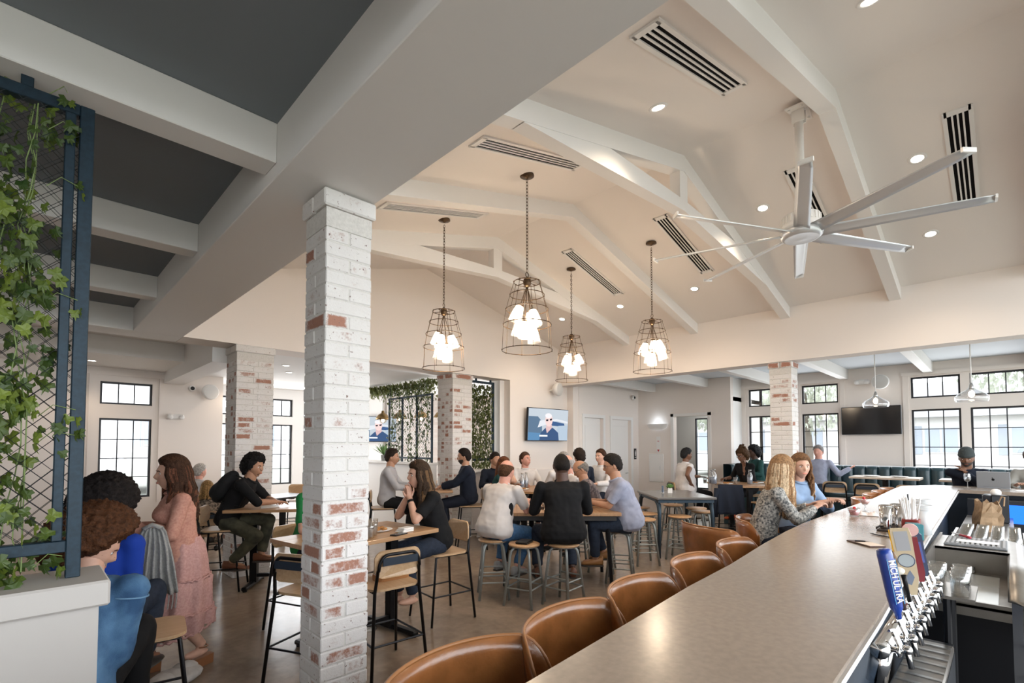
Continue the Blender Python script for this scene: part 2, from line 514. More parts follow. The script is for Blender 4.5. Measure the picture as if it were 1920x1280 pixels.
# corner return wall and corridor wall with its doorway
struct('wall_annex_return', MB().box(11.67, 12.2, 4.45, 4.6, 0, ZC), M_WHITE)
wall_open('wall_corridor', 'x', 11.52, .15, 4.45, 7.0, 0, ZC, [(4.986, 5.853, -1, 2.43)], M_WALL)
mb = MB(); mb.box(11.50, 11.52, 5.853, 5.93, 0, 2.50); mb.box(11.50, 11.52, 4.91, 4.986, 0, 2.50); mb.box(11.50, 11.52, 4.91, 5.93, 2.43, 2.50)
struct('trim_%d' % tn, mb, M_WHITE); tn += 1
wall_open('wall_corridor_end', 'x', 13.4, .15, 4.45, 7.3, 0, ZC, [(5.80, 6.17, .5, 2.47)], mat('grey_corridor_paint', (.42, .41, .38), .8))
window(8, 'x', 13.45, 5.80, 6.17, [(.5, 2.47)], 1, [4], -1)
struct('ceiling', MB().box(11.67, 13.55, 4.45, 7.3, 2.75, 2.85), M_WHITE)
struct('wall_corridor_side', MB().box(11.67, 13.55, 7.0, 7.2, 0, ZC), MATS['grey_corridor_paint'])
struct('wall_corridor_side', MB().box(12.2, 13.55, 4.45, 4.6, 0, ZC), MATS['grey_corridor_paint'])
# --- restroom wall with two doors  Y = 6.85
dop = [(9.14, 9.89, -1, 2.36), (10.27, 11.14, -1, 2.36)]
wall_open('wall_restroom', 'y', 6.85, .2, 8.95, 11.52, 0, ZC, dop, M_WALL)
for i, (a0, a1, _, z1) in enumerate(dop):
    d = thing('door_%d' % (i + 1), None, None); d['kind'] = 'structure'
    mb = MB().box(a0, a1, 6.93, 6.97, 0, z1); mb.build('door_leaf', M_WHITE, d)
    for (z0, z2) in ((.2, 1.0), (1.12, 2.2)):
        MB().bbox(a0 + .13, a1 - .13, 6.918, 6.932, z0, z2, .008).build('door_panel', M_WHITE, d)
    MB().tube([(a1 - .09, 6.925, 1.0), (a1 - .09, 6.88, 1.0), (a1 - .2, 6.88, 1.0)], .011, 8).build('door_handle', M_STEEL, d)
    mb = MB(); mb.box(a0 - .08, a0, 6.83, 6.85, 0, z1 + .08); mb.box(a1, a1 + .08, 6.83, 6.85, 0, z1 + .08); mb.box(a0, a1, 6.83, 6.85, z1, z1 + .08)
    mb.build('door_casing', M_WHITE, d)
# --- back wall of the hall under the gable
struct('wall_back', MB().box(6.92, 8.95, YG, 7.48, 0, ZS), M_WALL)
struct('wall_back', MB().box(8.75, 8.97, 6.86, 7.4, 0, ZC), M_WALL)
struct('trim_%d' % tn, MB().box(6.80, 6.92, 7.20, 7.48, 0, ZS), M_WHITE); tn += 1
# half wall with cap beside the column
struct('wall_half', MB().box(6.0, 6.92, 7.10, 7.24, 0, 1.20), M_WALL)
struct('trim_%d' % tn, MB().bbox(5.95, 7.35, 6.97, 7.30, 1.20, 1.245, .01), M_WHITE); tn += 1
struct('wall_half', MB().box(6.92, 8.9, 6.99, 7.03, 0, 1.20), M_WALL)
struct('baseboard_back', MB().box(6.0, 8.9, 6.965, 6.99, 0, .12), M_WHITE)
# half wall running back behind the second column
struct('wall_half', MB().box(5.30, 5.46, 7.5, 10.2, 0, 1.34), M_WHITE)
struct('trim_%d' % tn, MB().bbox(5.22, 5.52, 7.5, 10.2, 1.34, 1.385, .01), M_WHITE); tn += 1
# --- far room
wr = [(2.98, 3.72), (3.86, 4.52), (4.78, 5.45)]
op = []
for a0, a1 in wr: op += [(a0, a1, 2.39, 2.80), (a0, a1, .80, 2.20)]
wall_open('wall_far', 'y', 12.0, .22, 2.5, 7.0, 0, ZS, op, M_WHITE)
for i, (a0, a1) in enumerate(wr):
    window(9 + i, 'y', 12.08, a0, a1, [(2.39, 2.80), (.80, 2.20)], 3, [1, 4], -1)
M_WB = mat('white_brick_wall', (.72, .69, .66), .8, noise=.25, nscale=12, bump=.6, bscale=25)
nt = M_WB.node_tree
bt = nt.nodes.new('ShaderNodeTexBrick'); bt.inputs['Scale'].default_value = 1; bt.inputs['Brick Width'].default_value = .22; bt.inputs['Row Height'].default_value = .075
bt.inputs['Mortar Size'].default_value = .006; bt.inputs['Color1'].default_value = (.74, .71, .68, 1); bt.inputs['Color2'].default_value = (.62, .52, .47, 1); bt.inputs['Mortar'].default_value = (.66, .63, .6, 1); bt.inputs['Bias'].default_value = -.4
mp_ = nt.nodes.new('ShaderNodeMapping'); mp_.inputs['Rotation'].default_value = (PI / 2, 0, 0)
tcb = nt.nodes.new('ShaderNodeTexCoord'); nt.links.new(tcb.outputs['Object'], mp_.inputs[0]); nt.links.new(mp_.outputs[0], bt.inputs['Vector'])
nt.links.new(bt.outputs[0], nt.nodes['Principled BSDF'].inputs['Base Color'])
struct('wall_far_brick', MB().box(7.0, 11.4, 11.9, 12.2, 0, ZS), M_WB)
wall_open('wall_far_side', 'x', 9.2, .15, 7.48, 12.0, 0, ZS, [(7.65, 8.75, .9, 2.7)], M_WALL)
window(15, 'x', 9.27, 7.65, 8.75, [(.9, 2.7)], 3, [4], -1)  # unseen window, added to go with the side-room fill
struct('wall_far_return', MB().box(2.5, 2.7, 10.7, 12.0, 0, ZS), M_WALL)
# --- far aisle window wall Y = 10.7
wl = [(-2.9, -2.0), (-1.2, -.3), (.865, 1.585)]
op = []
for a0, a1 in wl: op += [(a0, a1, 2.41, 2.795), (a0, a1, .80, 2.17)]
wall_open('wall_aisle_front', 'y', 10.7, .22, -6, 2.5, 0, ZC, op, M_WALL)
for i, (a0, a1) in enumerate(wl):
    window(12 + i, 'y', 10.78, a0, a1, [(2.41, 2.795), (.80, 2.17)], 3, [1, 4], -1)
mb = MB()
for q in ((.72, .78), (1.68, 1.72)): mb.box(q[0], q[1], 10.68, 10.7, .7, 2.90)
mb.box(.68, 1.75, 10.67, 10.7, 2.90, 2.97)
struct('trim_%d' % tn, mb, M_WALL); tn += 1
# side wall of the aisle, out of view
struct('wall_aisle_side', MB().box(-6.2, -6, -3, 10.9, 0, ZC), M_WALL)

# --- brick columns : every brick a piece
def brick_mesh(lx, ly, lz):
    return MB().bbox(-lx / 2, lx / 2, -ly / 2, ly / 2, -lz / 2, lz / 2, .005).mesh('brick', M_BRICK, False)

def column(x0, y0, wd, z1, label, ncourse_h=.0745, cap=.0):
    t = thing('brick_column', label, 'column', (x0 + wd / 2, y0 + wd / 2, 0))
    jt = .006
    MB().box(-wd / 2 + .005, wd / 2 - .005, -wd / 2 + .005, wd / 2 - .005, 0, z1).build('mortar_core', M_MORTAR, t)
    nc = int(round((z1 - .20) / ncourse_h)); ch = (z1 - .20) / nc
    hz = ch - jt
    rnd = random.Random(hash(label) % 1000 if False else len(label) * 7 + int(x0 * 100))
    small = wd < .35
    if small:
        full = brick_mesh(wd, (wd - jt) / 2, hz); fulr = brick_mesh((wd - jt) / 2, wd, hz)
    else:
        n = 2 if wd < .45 else 2
        bl = .5 * wd + .05
        # pinwheel: each side has one long + one short brick
        dpt = .105
        L1 = wd * .56; L2 = wd - L1 - dpt - 2 * jt
        mA = brick_mesh(L1, dpt, hz); mB_ = brick_mesh(wd - L1 - jt, dpt, hz)
        mC = brick_mesh(dpt, (wd - 2 * dpt - 3 * jt) / 2, hz)
    for k in range(nc):
        z = ch * k + ch / 2
        j = lambda: rnd.uniform(-.0025, .0025)
        if small:
            for s_ in (-1, 1):
                q = s_ * (wd + jt) / 4
                if k % 2: link('brick', fulr, t, (q, j(), z))
                else: link('brick', full, t, (j(), q, z))
        else:
            fl = k % 2
            for sy in (-1, 1):
                yy = sy * (wd - dpt) / 2
                la, lb = (L1, wd - L1 - jt)
                if fl: link('brick', mA, t, (-wd / 2 + L1 / 2 + j(), yy + j(), z)); link('brick', mB_, t, (wd / 2 - lb / 2 + j(), yy + j(), z))
                else: link('brick', mB_, t, (-wd / 2 + lb / 2 + j(), yy + j(), z)); link('brick', mA, t, (wd / 2 - L1 / 2 + j(), yy + j(), z))
            l3 = (wd - 2 * dpt - 3 * jt) / 2
            sx = -1
            for q in (-1, 1):
                link('brick', mC, t, (sx * (wd - dpt) / 2 + j(), q * (l3 + jt) / 2, z))
    # projecting cap course
    c = .018
    cw = wd + 2 * c
    for s_ in (-1, 1):
        link('brick', MB().bbox(-cw / 2, cw / 2, -(cw - .01) / 4, (cw - .01) / 4, -.045, .045, .008).mesh('brick', M_BRICK), t, (0, s_ * (cw + .01) / 4, z1 - .052))
    MB().box(-wd / 2, wd / 2, -wd / 2, wd / 2, z1 - .2, z1 - .1).build('cap_bed', M_MORTAR, t)
    return t

column(1.063, 2.42, .255, ZS, 'slim whitewashed brick column in the foreground under the wide beam')
column(1.925, 7.03, .46, ZS, 'whitewashed brick column behind the young man with a backpack')
column(5.49, 7.06, .46, ZS, 'whitewashed brick column beside the tall ivy trellis and the man in a navy blazer')
column(8.46, 2.33, .32, ZS, 'whitewashed brick column standing by the annex windows')
# ================================================================ ceiling fixtures
SLOPE = math.atan(.25655)
M_SLOT = mat('vent_dark', (.008, .007, .007), .9, spec=.1)
def on_roof(x, y, drop=0.0):
    return (x, y, roofz(x) - drop)

def make_vent():
    t = link('ceiling_vent', None)
    L, W_ = .69, .088
    MB().box(-L + .012, L - .012, -W_ + .012, W_ - .012, -.004, .02).build('backing', M_SLOT, t)
    fr = MB()
    fr.box(-L - .03, L + .03, -W_ - .012, -W_ + .018, -.014, 0); fr.box(-L - .03, L + .03, W_ - .018, W_ + .012, -.014, 0)
    fr.box(-L - .03, -L + .022, -W_, W_, -.014, 0); fr.box(L - .022, L + .03, -W_, W_, -.014, 0)
    fr.build('frame', M_WHITE, t)
    for k in (-1, 0, 1):
        MB().box(-L + .02, L - .02, k * .036 - .0062, k * .036 + .0062, -.012, 0).build('slat', M_WHITE, t)
    return t
vent = make_vent(); first = True
vents = [(3.23, 1.445, 'slotted ceiling vent nearest the wide grey beam, top of the picture'), (3.23, 2.965, 'slotted ceiling vent beside the largest pendant, close to the wide beam'),
         (3.23, 4.46, 'slotted ceiling vent above the pendant that hangs by the slim brick column'), (6.3, .22, 'slotted ceiling vent beyond the tips of the long fan blades'),
         (6.3, 1.48, 'slotted ceiling vent partly hidden behind the fan downrod'), (6.3, 3.0, 'slotted ceiling vent between the fan and the pendant by the annex'), (6.3, 4.5, 'slotted ceiling vent above the smallest, farthest pendant')]
for x, y, lab in vents:
    o = vent if first else copy_tree(vent); first = False
    o.location = on_roof(x, y); o.rotation_euler = (0, -SLOPE if x < 4.88 else SLOPE, 0)
    o['label'] = lab; o['category'] = 'vent'; o['group'] = 'slotted vents in the vaulted ceiling'

M_LAMP = mat_emit('downlight_lens', (1.0, .90, .78), 14)
WARM = (1.0, .80, .60)
def spot(loc, rot, energy, size=2.3, blend=.6, col=WARM, parent=None, rad=.05):
    l = bpy.data.lights.new('downlight_beam', 'SPOT'); l.energy = energy; l.spot_size = size; l.spot_blend = blend; l.color = col; l.shadow_soft_size = rad
    o = bpy.data.objects.new('downlight_beam', l); COL.objects.link(o); o.location = loc; o.rotation_euler = rot
    if parent: o.parent = parent
    return o
def make_downlight():
    t = link('downlight', None)
    MB().lathe([(.048, -.002), (.052, -.008), (.072, -.006), (.075, 0)], 24, cap=False).build('trim_ring', M_WHITE, t, True)
    MB().lathe([(.001, -.003), (.049, -.003)], 24, cap=False).build('lens', M_LAMP, t)
    return t
dl = make_downlight(); first = True
dls = [(3.571, 1.915, 'lit downlight between two vents on the slope over the bar'), (6.05, 1.93, 'lit downlight just beyond the fan downrod'), (7.34, 3.358, 'lit downlight above the annex header, past the tip of a fan blade'),
       (7.345, 4.704, 'lit downlight low on the slope between the two far pendants'), (7.318, 5.995, 'lit downlight in the far corner beside the gable wall'), (6.054, .53, 'lit downlight between the raised fan blade and the rafter'),
       (7.352, .547, 'lit downlight above the annex header, below the fan blades'), (3.649, .519, 'downlight cut by the top edge of the picture')]
for x, y, lab in dls:
    o = dl if first else copy_tree(dl); first = False
    o.location = on_roof(x, y); o.rotation_euler = (0, -SLOPE if x < 4.88 else SLOPE, 0)
    o['label'] = lab; o['category'] = 'downlight'; o['group'] = 'downlights in the vaulted ceiling'
    spot((x, y, roofz(x) - .03), (0, 0, 0), 24)
flat_dl = [(.70, 10.0, ZS, 'downlight in the white soffit by the aisle window'), (3.02, 8.35, ZS, 'downlight in the far room ceiling behind the slim column'), (3.35, 9.1, ZS, 'downlight deeper in the far room ceiling'), (3.0, 10.4, ZS, 'downlight nearest the far room windows')]
for x, y, z, lab in flat_dl:
    o = copy_tree(dl); o.location = (x, y, z); o.rotation_euler = (0, 0, 0)
    o['label'] = lab; o['group'] = 'downlights in the flat ceilings'
    spot((x, y, z - .03), (0, 0, 0), 12)

# ---- caged pendants
M_BRONZE = mat('aged_bronze', (.10, .062, .035), .42, .8)
M_SHADE = mat_glass('clear_shade_glass', (1, .97, .93), .10, .06)
_nt = M_SHADE.node_tree; _tl = _nt.nodes.new('ShaderNodeBsdfTranslucent'); _tl.inputs[0].default_value = (1, .96, .9, 1)
_mx = _nt.nodes.new('ShaderNodeMixShader'); _mx.inputs[0].default_value = .45
_src = _nt.nodes['Material Output'].inputs[0].links[0].from_socket
_nt.links.new(_src, _mx.inputs[1]); _nt.links.new(_tl.outputs[0], _mx.inputs[2]); _nt.links.new(_mx.outputs[0], _nt.nodes['Material Output'].inputs[0])
M_BULB = mat_emit('filament_bulb', (1.0, .87, .70), 20)
PR = [(.133, .73), (.172, .60), (.212, .455), (.240, .30), (.252, .045)]   # ring radius, height
def ringpts(r, z, n=36): return [(r * math.cos(2 * PI * k / n), r * math.sin(2 * PI * k / n), z) for k in range(n)]
def make_pendant(chain, seed):
    rd = random.Random(seed)
    t = link('cage_pendant', None)
    for r, z in PR: MB().tube(ringpts(r, z), .0042, 6, closed=True).build('cage_ring', M_BRONZE, t, True)
    for k in range(8):
        a = 2 * PI * k / 8 + .2
        m_ = MB().tube([(r * math.cos(a), r * math.sin(a), z) for r, z in PR], .0026, 5)
        for r, z in PR: m_.ell((r * math.cos(a) * 1.01, r * math.sin(a) * 1.01, z), (.008, .008, .008), None, 6, 4)
        m_.build('cage_wire', M_BRONZE, t)
    mb = MB()
    mb.bar((-.125, 0, .73), (.125, 0, .73), .012, .005); mb.bar((0, -.125, .73), (0, .125, .73), .012, .005)
    mb.build('cross_strap', M_BRONZE, t)
    MB().lathe([(.012, .78), (.035, .76), (.042, .735), (.036, .70), (.02, .68)], 16).build('hub', M_BRONZE, t, True)
    MB().tube([(.022 * math.cos(2 * PI * k / 14), 0, .805 + .022 * math.sin(2 * PI * k / 14)) for k in range(14)], .004, 5, closed=True).build('loop', M_BRONZE, t)
    # chain links
    mb = MB(); n = int((chain - .04) / .034)
    for k in range(n):
        z = .832 + .034 * k + .017
        q = [(.011 * math.cos(a), 0, .022 * math.sin(a)) for a in [2 * PI * j / 8 for j in range(8)]]
        if k % 2: q = [(0, p[0], p[2]) for p in q]
        mb.tube([(p[0], p[1], p[2] + z) for p in q], .0034, 4, closed=True)
    mb.build('chain', M_BRONZE, t)
    MB().lathe([(.07, .83 + chain), (.072, .815 + chain), (.02, .80 + chain), (.012, .79 + chain)], 20).build('canopy', M_BRONZE, t, True)
    for k in range(6):
        a = 2 * PI * k / 6 + .3 + rd.uniform(-.15, .15)
        drop = [.10, .19, .06, .22, .13, .26][(k + seed) % 6]
        tilt = .33 if drop < .2 else .12
        d = Vector((math.cos(a) * math.sin(tilt), math.sin(a) * math.sin(tilt), -math.cos(tilt)))
        p0 = Vector((0, 0, .70)); L = .16 + drop
        p1 = p0 + d * L
        MB().tube([p0, p1], .0045, 6).build('arm', M_BRONZE, t)
        R = Vector((0, 0, -1)).rotation_difference(d).to_matrix()
        sh = MB().lathe([(.028, .0), (.040, -.010), (.055, -.08), (.066, -.165)], 18, p1, R, cap=False).build('glass_shade', M_SHADE, t, True)
        MB().lathe([(.027, .012), (.03, -.006), (.022, -.02)], 14, p1, R).build('socket', M_BRONZE, sh)
        MB().lathe([(.010, -.02), (.030, -.05), (.036, -.085), (.028, -.115), (.004, -.13)], 14, p1, R).build('bulb', M_BULB, sh, True)
    return t
for i, (x, y, zb, lab) in enumerate([(3.52, 3.332, 2.605, 'largest wire cage pendant, hanging nearest on a long chain'), (3.513, 4.70, 2.575, 'wire cage pendant hanging beside the slim brick column'),
                                     (6.03, 4.752, 2.675, 'smallest, farthest wire cage pendant beside the gable wall slope'), (6.026, 3.358, 2.665, 'wire cage pendant hanging closest to the fan and the annex opening')]):
    ch = roofz(x) - zb - .83
    p = make_pendant(ch, i)
    p.location = (x, y, zb); p.rotation_euler = (0, 0, .4 * i)
    p['label'] = lab; p['category'] = 'pendant lamp'; p['group'] = 'wire cage pendants'
    l = bpy.data.lights.new('pendant_glow', 'POINT'); l.energy = 30; l.color = (1, .78, .56); l.shadow_soft_size = .10
    o = bpy.data.objects.new('pendant_glow', l); COL.objects.link(o); o.location = (x, y, zb + .30)

# ---- big ceiling fan
FX, FY, FZ = 4.8815, 1.24, 3.60
fan = thing('ceiling_fan', 'large eight-blade silver ceiling fan on a white downrod', 'fan', (FX, FY, FZ))
M_FANW = mat('fan_white', (.82, .80, .77), .4)
M_FANA = mat('fan_aluminium', (.72, .73, .74), .35, .45)
MB().tube([(0, 0, .12), (0, 0, 4.70 - FZ)], .036, 16).build('downrod', M_FANW, fan, True)
br = MB(); 
for s_ in (-1, 1):
    br.obox((s_ * .075, 0, 4.715 - FZ), (.15, .15, .012), Matrix.Rotation(s_ * SLOPE, 3, 'Y'))
    br.obox((s_ * .03, 0, 4.67 - FZ), (.012, .10, .12))
    for q in (-.05, .05): br.lathe([(.012, -.02), (.012, 0)], 6, (s_ * .11, q, 4.705 - FZ))
br.build('ceiling_bracket', M_FANW, fan)
MB().lathe([(.05, .20), (.10, .18), (.15, .15), (.155, .07), (.165, .06), (.165, .02), (.15, .015)], 32).build('motor_housing', M_FANW, fan, True)
mb = MB()
for k in range(24):
    a = 2 * PI * k / 24; mb.obox((.153 * math.cos(a), .153 * math.sin(a), .11), (.01, .012, .06), Matrix.Rotation(a, 3, 'Z'))
mb.build('cooling_fins', M_FANW, fan)
MB().lathe([(.165, .02), (.172, 0), (.165, -.03), (.14, -.05), (.13, -.048), (.02, -.058), (.0, -.058)], 32).build('hub_cover', M_FANA, fan, True)
def blade_mesh():
    mb = MB(); n = 14; R0, R1 = .14, 1.29
    prof = [(-.5, .0), (-.25, .012), (.0, .017), (.3, .012), (.5, -.004), (.25, -.001), (0, .004), (-.25, .002)]
    vs = []
    for i in range(n):
        s_ = i / (n - 1); r = R0 + (R1 - R0) * s_
        ch = .135 - .035 * s_ if s_ < .97 else .085
        tw = -(.34 - .10 * s_)
        lift = 0
        for (c, h) in prof:
            y = c * ch; z = h
            vs.append((r, y * math.cos(tw) - z * math.sin(tw), y * math.sin(tw) + z * math.cos(tw) + lift))
    m_ = len(prof); fs = []
    for i in range(n - 1):
        for k in range(m_):
            fs.append((i * m_ + k, (i + 1) * m_ + k, (i + 1) * m_ + (k + 1) % m_, i * m_ + (k + 1) % m_))
    fs += [tuple(range(m_)), tuple((n - 1) * m_ + k for k in range(m_))[::-1]]
    return mb.add(vs, fs).mesh('blade', M_FANA, True)
bm_ = blade_mesh()
winglet = MB().prism([(1.27, -.045), (1.285, -.045), (1.305, .045), (1.29, .05)], -.012, .018, 'z').mesh('winglet', M_FANW)
A0 = math.atan2(-1.12, -.63)
for k in range(8):
    b_ = link('blade', bm_, fan, (0, 0, -.005), (0, 0, A0 + k * PI / 4))
    link('winglet', winglet, b_, (0, 0, 0))

# ---- wall things
def tv(label, c, wd, ht, rz, screen_on=True, tilt=0, mat_on=None, mount=.10):
    t = thing('television', label, 'television', c, rz)
    MB().bbox(-wd / 2, wd / 2, -.03, .03, -ht / 2, ht / 2, .008).build('housing', M_BLACK, t)
    MB().box(-.1, .1, .03, mount, -.08, .08).build('wall_mount', M_BLACK, t)
    MB().box(-wd / 2 + .012, wd / 2 - .012, -.0325, -.028, -ht / 2 + .014, ht / 2 - .012).build('screen', mat_on or mat('dark_screen', (.006, .006, .008), .12, spec=.6), t)
    t.rotation_euler = (tilt, 0, rz)
    return t
def screen_art(t, wd, ht, dx=0.):
    """flat picture on the screen: a grey-haired man in sunglasses before a parked car"""
    e = lambda n, c: mat_emit('screen_' + n, c, .85)
    k = 0
    def poly(pts, m_):
        nonlocal k; k += 1
        MB().prism([(p[0] * wd / 2 * .975, p[1] * ht / 2 * .96) for p in pts], -.0326 - .0002 * k, -.0325 - .0002 * k, 'y').build('screen_picture', m_, t)
    def oval(cx, cy, rx, ry): return [(cx + rx * math.cos(a), cy + ry * math.sin(a)) for a in [2 * PI * i / 18 for i in range(18)]]
    poly([(-1, -1), (1, -1), (1, 1), (-1, 1)], e('sky', (.45, .50, .55)))
    poly([(-1, -1), (-.3, -1), (-.35, .2), (-.55, .5), (-1, .5)], e('car_dark', (.10, .16, .24)))
    poly([(-.55, -.2), (.4, .28), (1, .12), (1, .25), (.4, .4), (-.45, .25)], e('car_roof', (.62, .64, .68)))
    poly([(.1, -.05), (.85, -.1), (.8, .12), (.2, .24)], e('car_glass', (.05, .10, .22)))
    poly([(.2, -1), (1, -1), (1, .0), (.5, -.05)], e('car_door', (.38, .46, .55)))
    poly([(-1, -1), (-.1, -1), (-.3, -.55), (-1, -.5)], e('seat_blue', (.10, .22, .38)))
    poly([(-.45 + dx, -1), (.55 + dx, -1), (.5 + dx, -.5), (.25 + dx, -.22), (0 + dx, -.1), (-.2 + dx, -.25), (-.4 + dx, -.55)], e('jacket', (.045, .085, .18)))
    poly([(-.08 + dx, -.55), (.16 + dx, -.2), (.16 + dx, 0), (-.12 + dx, 0), (-.14 + dx, -.25)], e('neck', (.60, .42, .42)))
    poly(oval(-.0 + dx, .3, .19, .42), e('face', (.72, .55, .53)))
    poly(oval(-.03 + dx, .58, .17, .16), e('hair', (.72, .70, .72)))
    poly([(-.16 + dx, .32), (-.03 + dx, .36), (-.04 + dx, .24), (-.13 + dx, .22)], e('shades', (.02, .02, .03)))
    poly([(.03 + dx, .37), (.16 + dx, .42), (.15 + dx, .3), (.06 + dx, .26)], e('shades', (.02, .02, .03)))
    poly([(-.45 + dx, -.76), (-.05 + dx, -.76), (-.05 + dx, -.66), (-.45 + dx, -.66)], e('caption', (.9, .92, .95)))
SCR = mat_emit('screen_glow', (.30, .36, .42), .8)
t = tv('television showing a man by a car, on the back wall beside the doors', (7.90, 6.88, 2.15), 1.22, .69, -.06, mat_on=SCR, tilt=.06, mount=.155); screen_art(t, 1.22, .69)
t = tv('television showing a man by a car, beside the white brick wall of the far room', (6.55, 11.7, 2.14), 1.20, .67, .0, mat_on=SCR, mount=.31); screen_art(t, 1.2, .67, .1)
tv('switched-off black television between the annex windows', (12.12, 1.915, 2.215), .99, .57, -PI / 2)

def speaker(label, loc, rz):
    t = thing('wall_speaker', label, 'speaker', loc, rz)
    R = Matrix.Rotation(PI / 2, 3, 'X')
    mb = MB().lathe([(.05, -.10), (.12, -.09), (.145, -.02), (.14, .03)], 28, (0, 0, 0), R); mb.build('cabinet', M_WHITE, t, True)
    MB().lathe([(.0, .045), (.09, .042), (.13, .034)], 28, (0, 0, 0), R, cap=False).build('grille', mat('speaker_mesh', (.62, .60, .57), .7, bump=.5, bscale=400), t, True)
    MB().tube([(0, .05, 0), (0, .22, -.02)], .025, 10).build('bracket', M_WHITE, t)
speaker('white wall speaker above the television on the back wall', (8.20, 6.82, 2.93), .2)
speaker('round white speaker beside the far room opening', (2.44, 10.5, 2.71), .25)
speaker('white speaker above the switched-off television', (11.98, 1.72, 2.97), -PI / 2)

def emergency(label, loc, rz):
    t = thing('emergency_light', label, 'emergency light', loc, rz)
    MB().bbox(-.13, .13, -.04, .02, -.05, .05, .02).build('housing', M_WHITE, t)
    for s_ in (-1, 1): MB().ell((s_ * .085, -.05, -.01), (.045, .03, .04)).build('lamp_head', M_WHITE, t, True)
emergency('twin-head emergency light on the aisle window wall', (1.93, 10.67, 2.23), 0)
emergency('twin-head emergency light over the switched-off television', (12.17, 2.05, 3.01), -PI / 2)

def camera_dome(label, loc, rz):
    t = thing('security_camera', label, 'camera', loc, rz)
    R = Matrix.Rotation(PI / 2, 3, 'X')
    MB().lathe([(.06, -.02), (.06, .02), (.045, .045)], 20, (0, 0, 0), R).build('base', M_WHITE, t, True)
    MB().ell((0, -.04, 0), (.036, .03, .036)).build('dome', mat('camera_dome', (.02, .02, .025), .15), t, True)
camera_dome('small dome camera on the aisle wall beside the round speaker', (2.18, 10.68, 2.77), 0)
camera_dome('small dome camera in the corner above the restroom doors', (11.19, 6.80, 2.95), 0)

# sconce, fire sign, fire cabinet, restroom signs
t = thing('wall_sconce', 'white up-light sconce glowing on the corridor wall', 'sconce', (11.5, 6.28, 2.20), -PI / 2)
vs = []; n = 14
for j, (w_, d_, z) in enumerate([(.14, .05, -.085), (.24, .10, -.04), (.29, .12, .055)]):
    for k in range(n + 1):
        a = PI + PI * k / n; vs.append((w_ * math.cos(a), d_ * math.sin(a), z))
fs = [(j * (n + 1) + k, j * (n + 1) + k + 1, (j + 1) * (n + 1) + k + 1, (j + 1) * (n + 1) + k) for j in range(2) for k in range(n)] + [tuple(range(n + 1))]
MB().add(vs, fs).build('bowl', M_WHITE, t, True)
MB().box(-.2, .2, -.06, -.01, .03, .045).build('lamp', mat_emit('sconce_lamp', (.75, .87, 1), 1.6), t)
l = bpy.data.lights.new('sconce_glow', 'POINT'); l.energy = .8; l.color = (.75, .88, 1); l.shadow_soft_size = .08
o = bpy.data.objects.new('sconce_glow', l); COL.objects.link(o); o.location = (11.38, 6.28, 2.34)
t = thing('fire_sign', 'narrow white fire extinguisher sign with red lettering above the cabinet', 'sign', (11.515, 6.27, 1.735), -PI / 2)
MB().box(-.05, .05, -.012, 0, -.2, .2).build('plate', M_WHITE, t)
M_RED = mat('sign_red', (.5, .03, .03), .5)
MB().prism([(-.035, -.13), (0, -.19), (.035, -.13)], -.014, -.012, 'y').build('arrow', M_RED, t)

def text_mesh(s_, size, m_, depth=.0006, font_spacing=1.0, bold=0.):
    c = bpy.data.curves.new('lettering', 'FONT'); c.body = s_; c.size = size; c.align_x = 'CENTER'; c.align_y = 'CENTER'; c.extrude = depth; c.space_character = font_spacing; c.offset = bold
    o_ = bpy.data.objects.new('lettering', c); COL.objects.link(o_)
    dg = bpy.context.evaluated_depsgraph_get()
    me = bpy.data.meshes.new_from_object(o_.evaluated_get(dg))
    bpy.data.objects.remove(o_); me.materials.clear(); me.materials.append(m_)
    return me
me = text_mesh('FIRE', .055, M_RED)
link('lettering', me, t, (0, -.013, .08), (PI / 2, PI / 2 * 0, 0), scale=(.55, .9, 1))
t = thing('fire_cabinet', 'white recessed fire extinguisher cabinet below the red lettered sign', 'cabinet', (11.515, 6.33, 1.14), -PI / 2)
MB().bbox(-.20, .20, -.035, 0, -.36, .36, .008).build('frame', M_WHITE, t)
MB().bbox(-.165, .165, -.042, -.03, -.325, .325, .006).build('door', M_WHITE, t)
MB().tube([(.12, -.05, -.05), (.12, -.05, .05)], .007, 6).build('handle', M_STEEL, t)
for (x, lab, c, txt) in ((8.965 + .04, 'blue restroom sign beside the nearer door', (.10, .20, .32), 'MEN'), (11.33, 'black restroom sign beside the corner door', (.02, .02, .02), 'WOMEN')):
    t = thing('restroom_sign', lab, 'sign', (x, 6.845, 1.49), 0)
    MB().bbox(-.055, .055, -.012, 0, -.14, .14, .004).build('plate', mat('sign_plate_%s' % txt.lower(), c, .5), t)
    MB().ell((0, -.014, .07), (.018, .003, .018)).build('pictogram', M_WHITE, t)
    MB().prism([(-.012, -.06), (.012, -.06), (.026, .045), (-.026, .045)], -.0145, -.012, 'y').build('pictogram', M_WHITE, t)
    MB().box(-.035, .035, -.0135, -.012, -.10, -.085).build('pictogram', M_WHITE, t)
t = thing('wall_outlet', 'white wall outlet low on the half wall behind the man in the blazer', 'outlet', (6.55, 6.97 + .125, .62), 0)
MB().bbox(-.04, .04, -.008, 0, -.06, .06, .003).build('plate', M_WHITE, t)
for q in (-.022, .022): MB().box(-.015, .015, -.0095, -.008, q - .012, q + .012).build('socket', M_WALL, t)

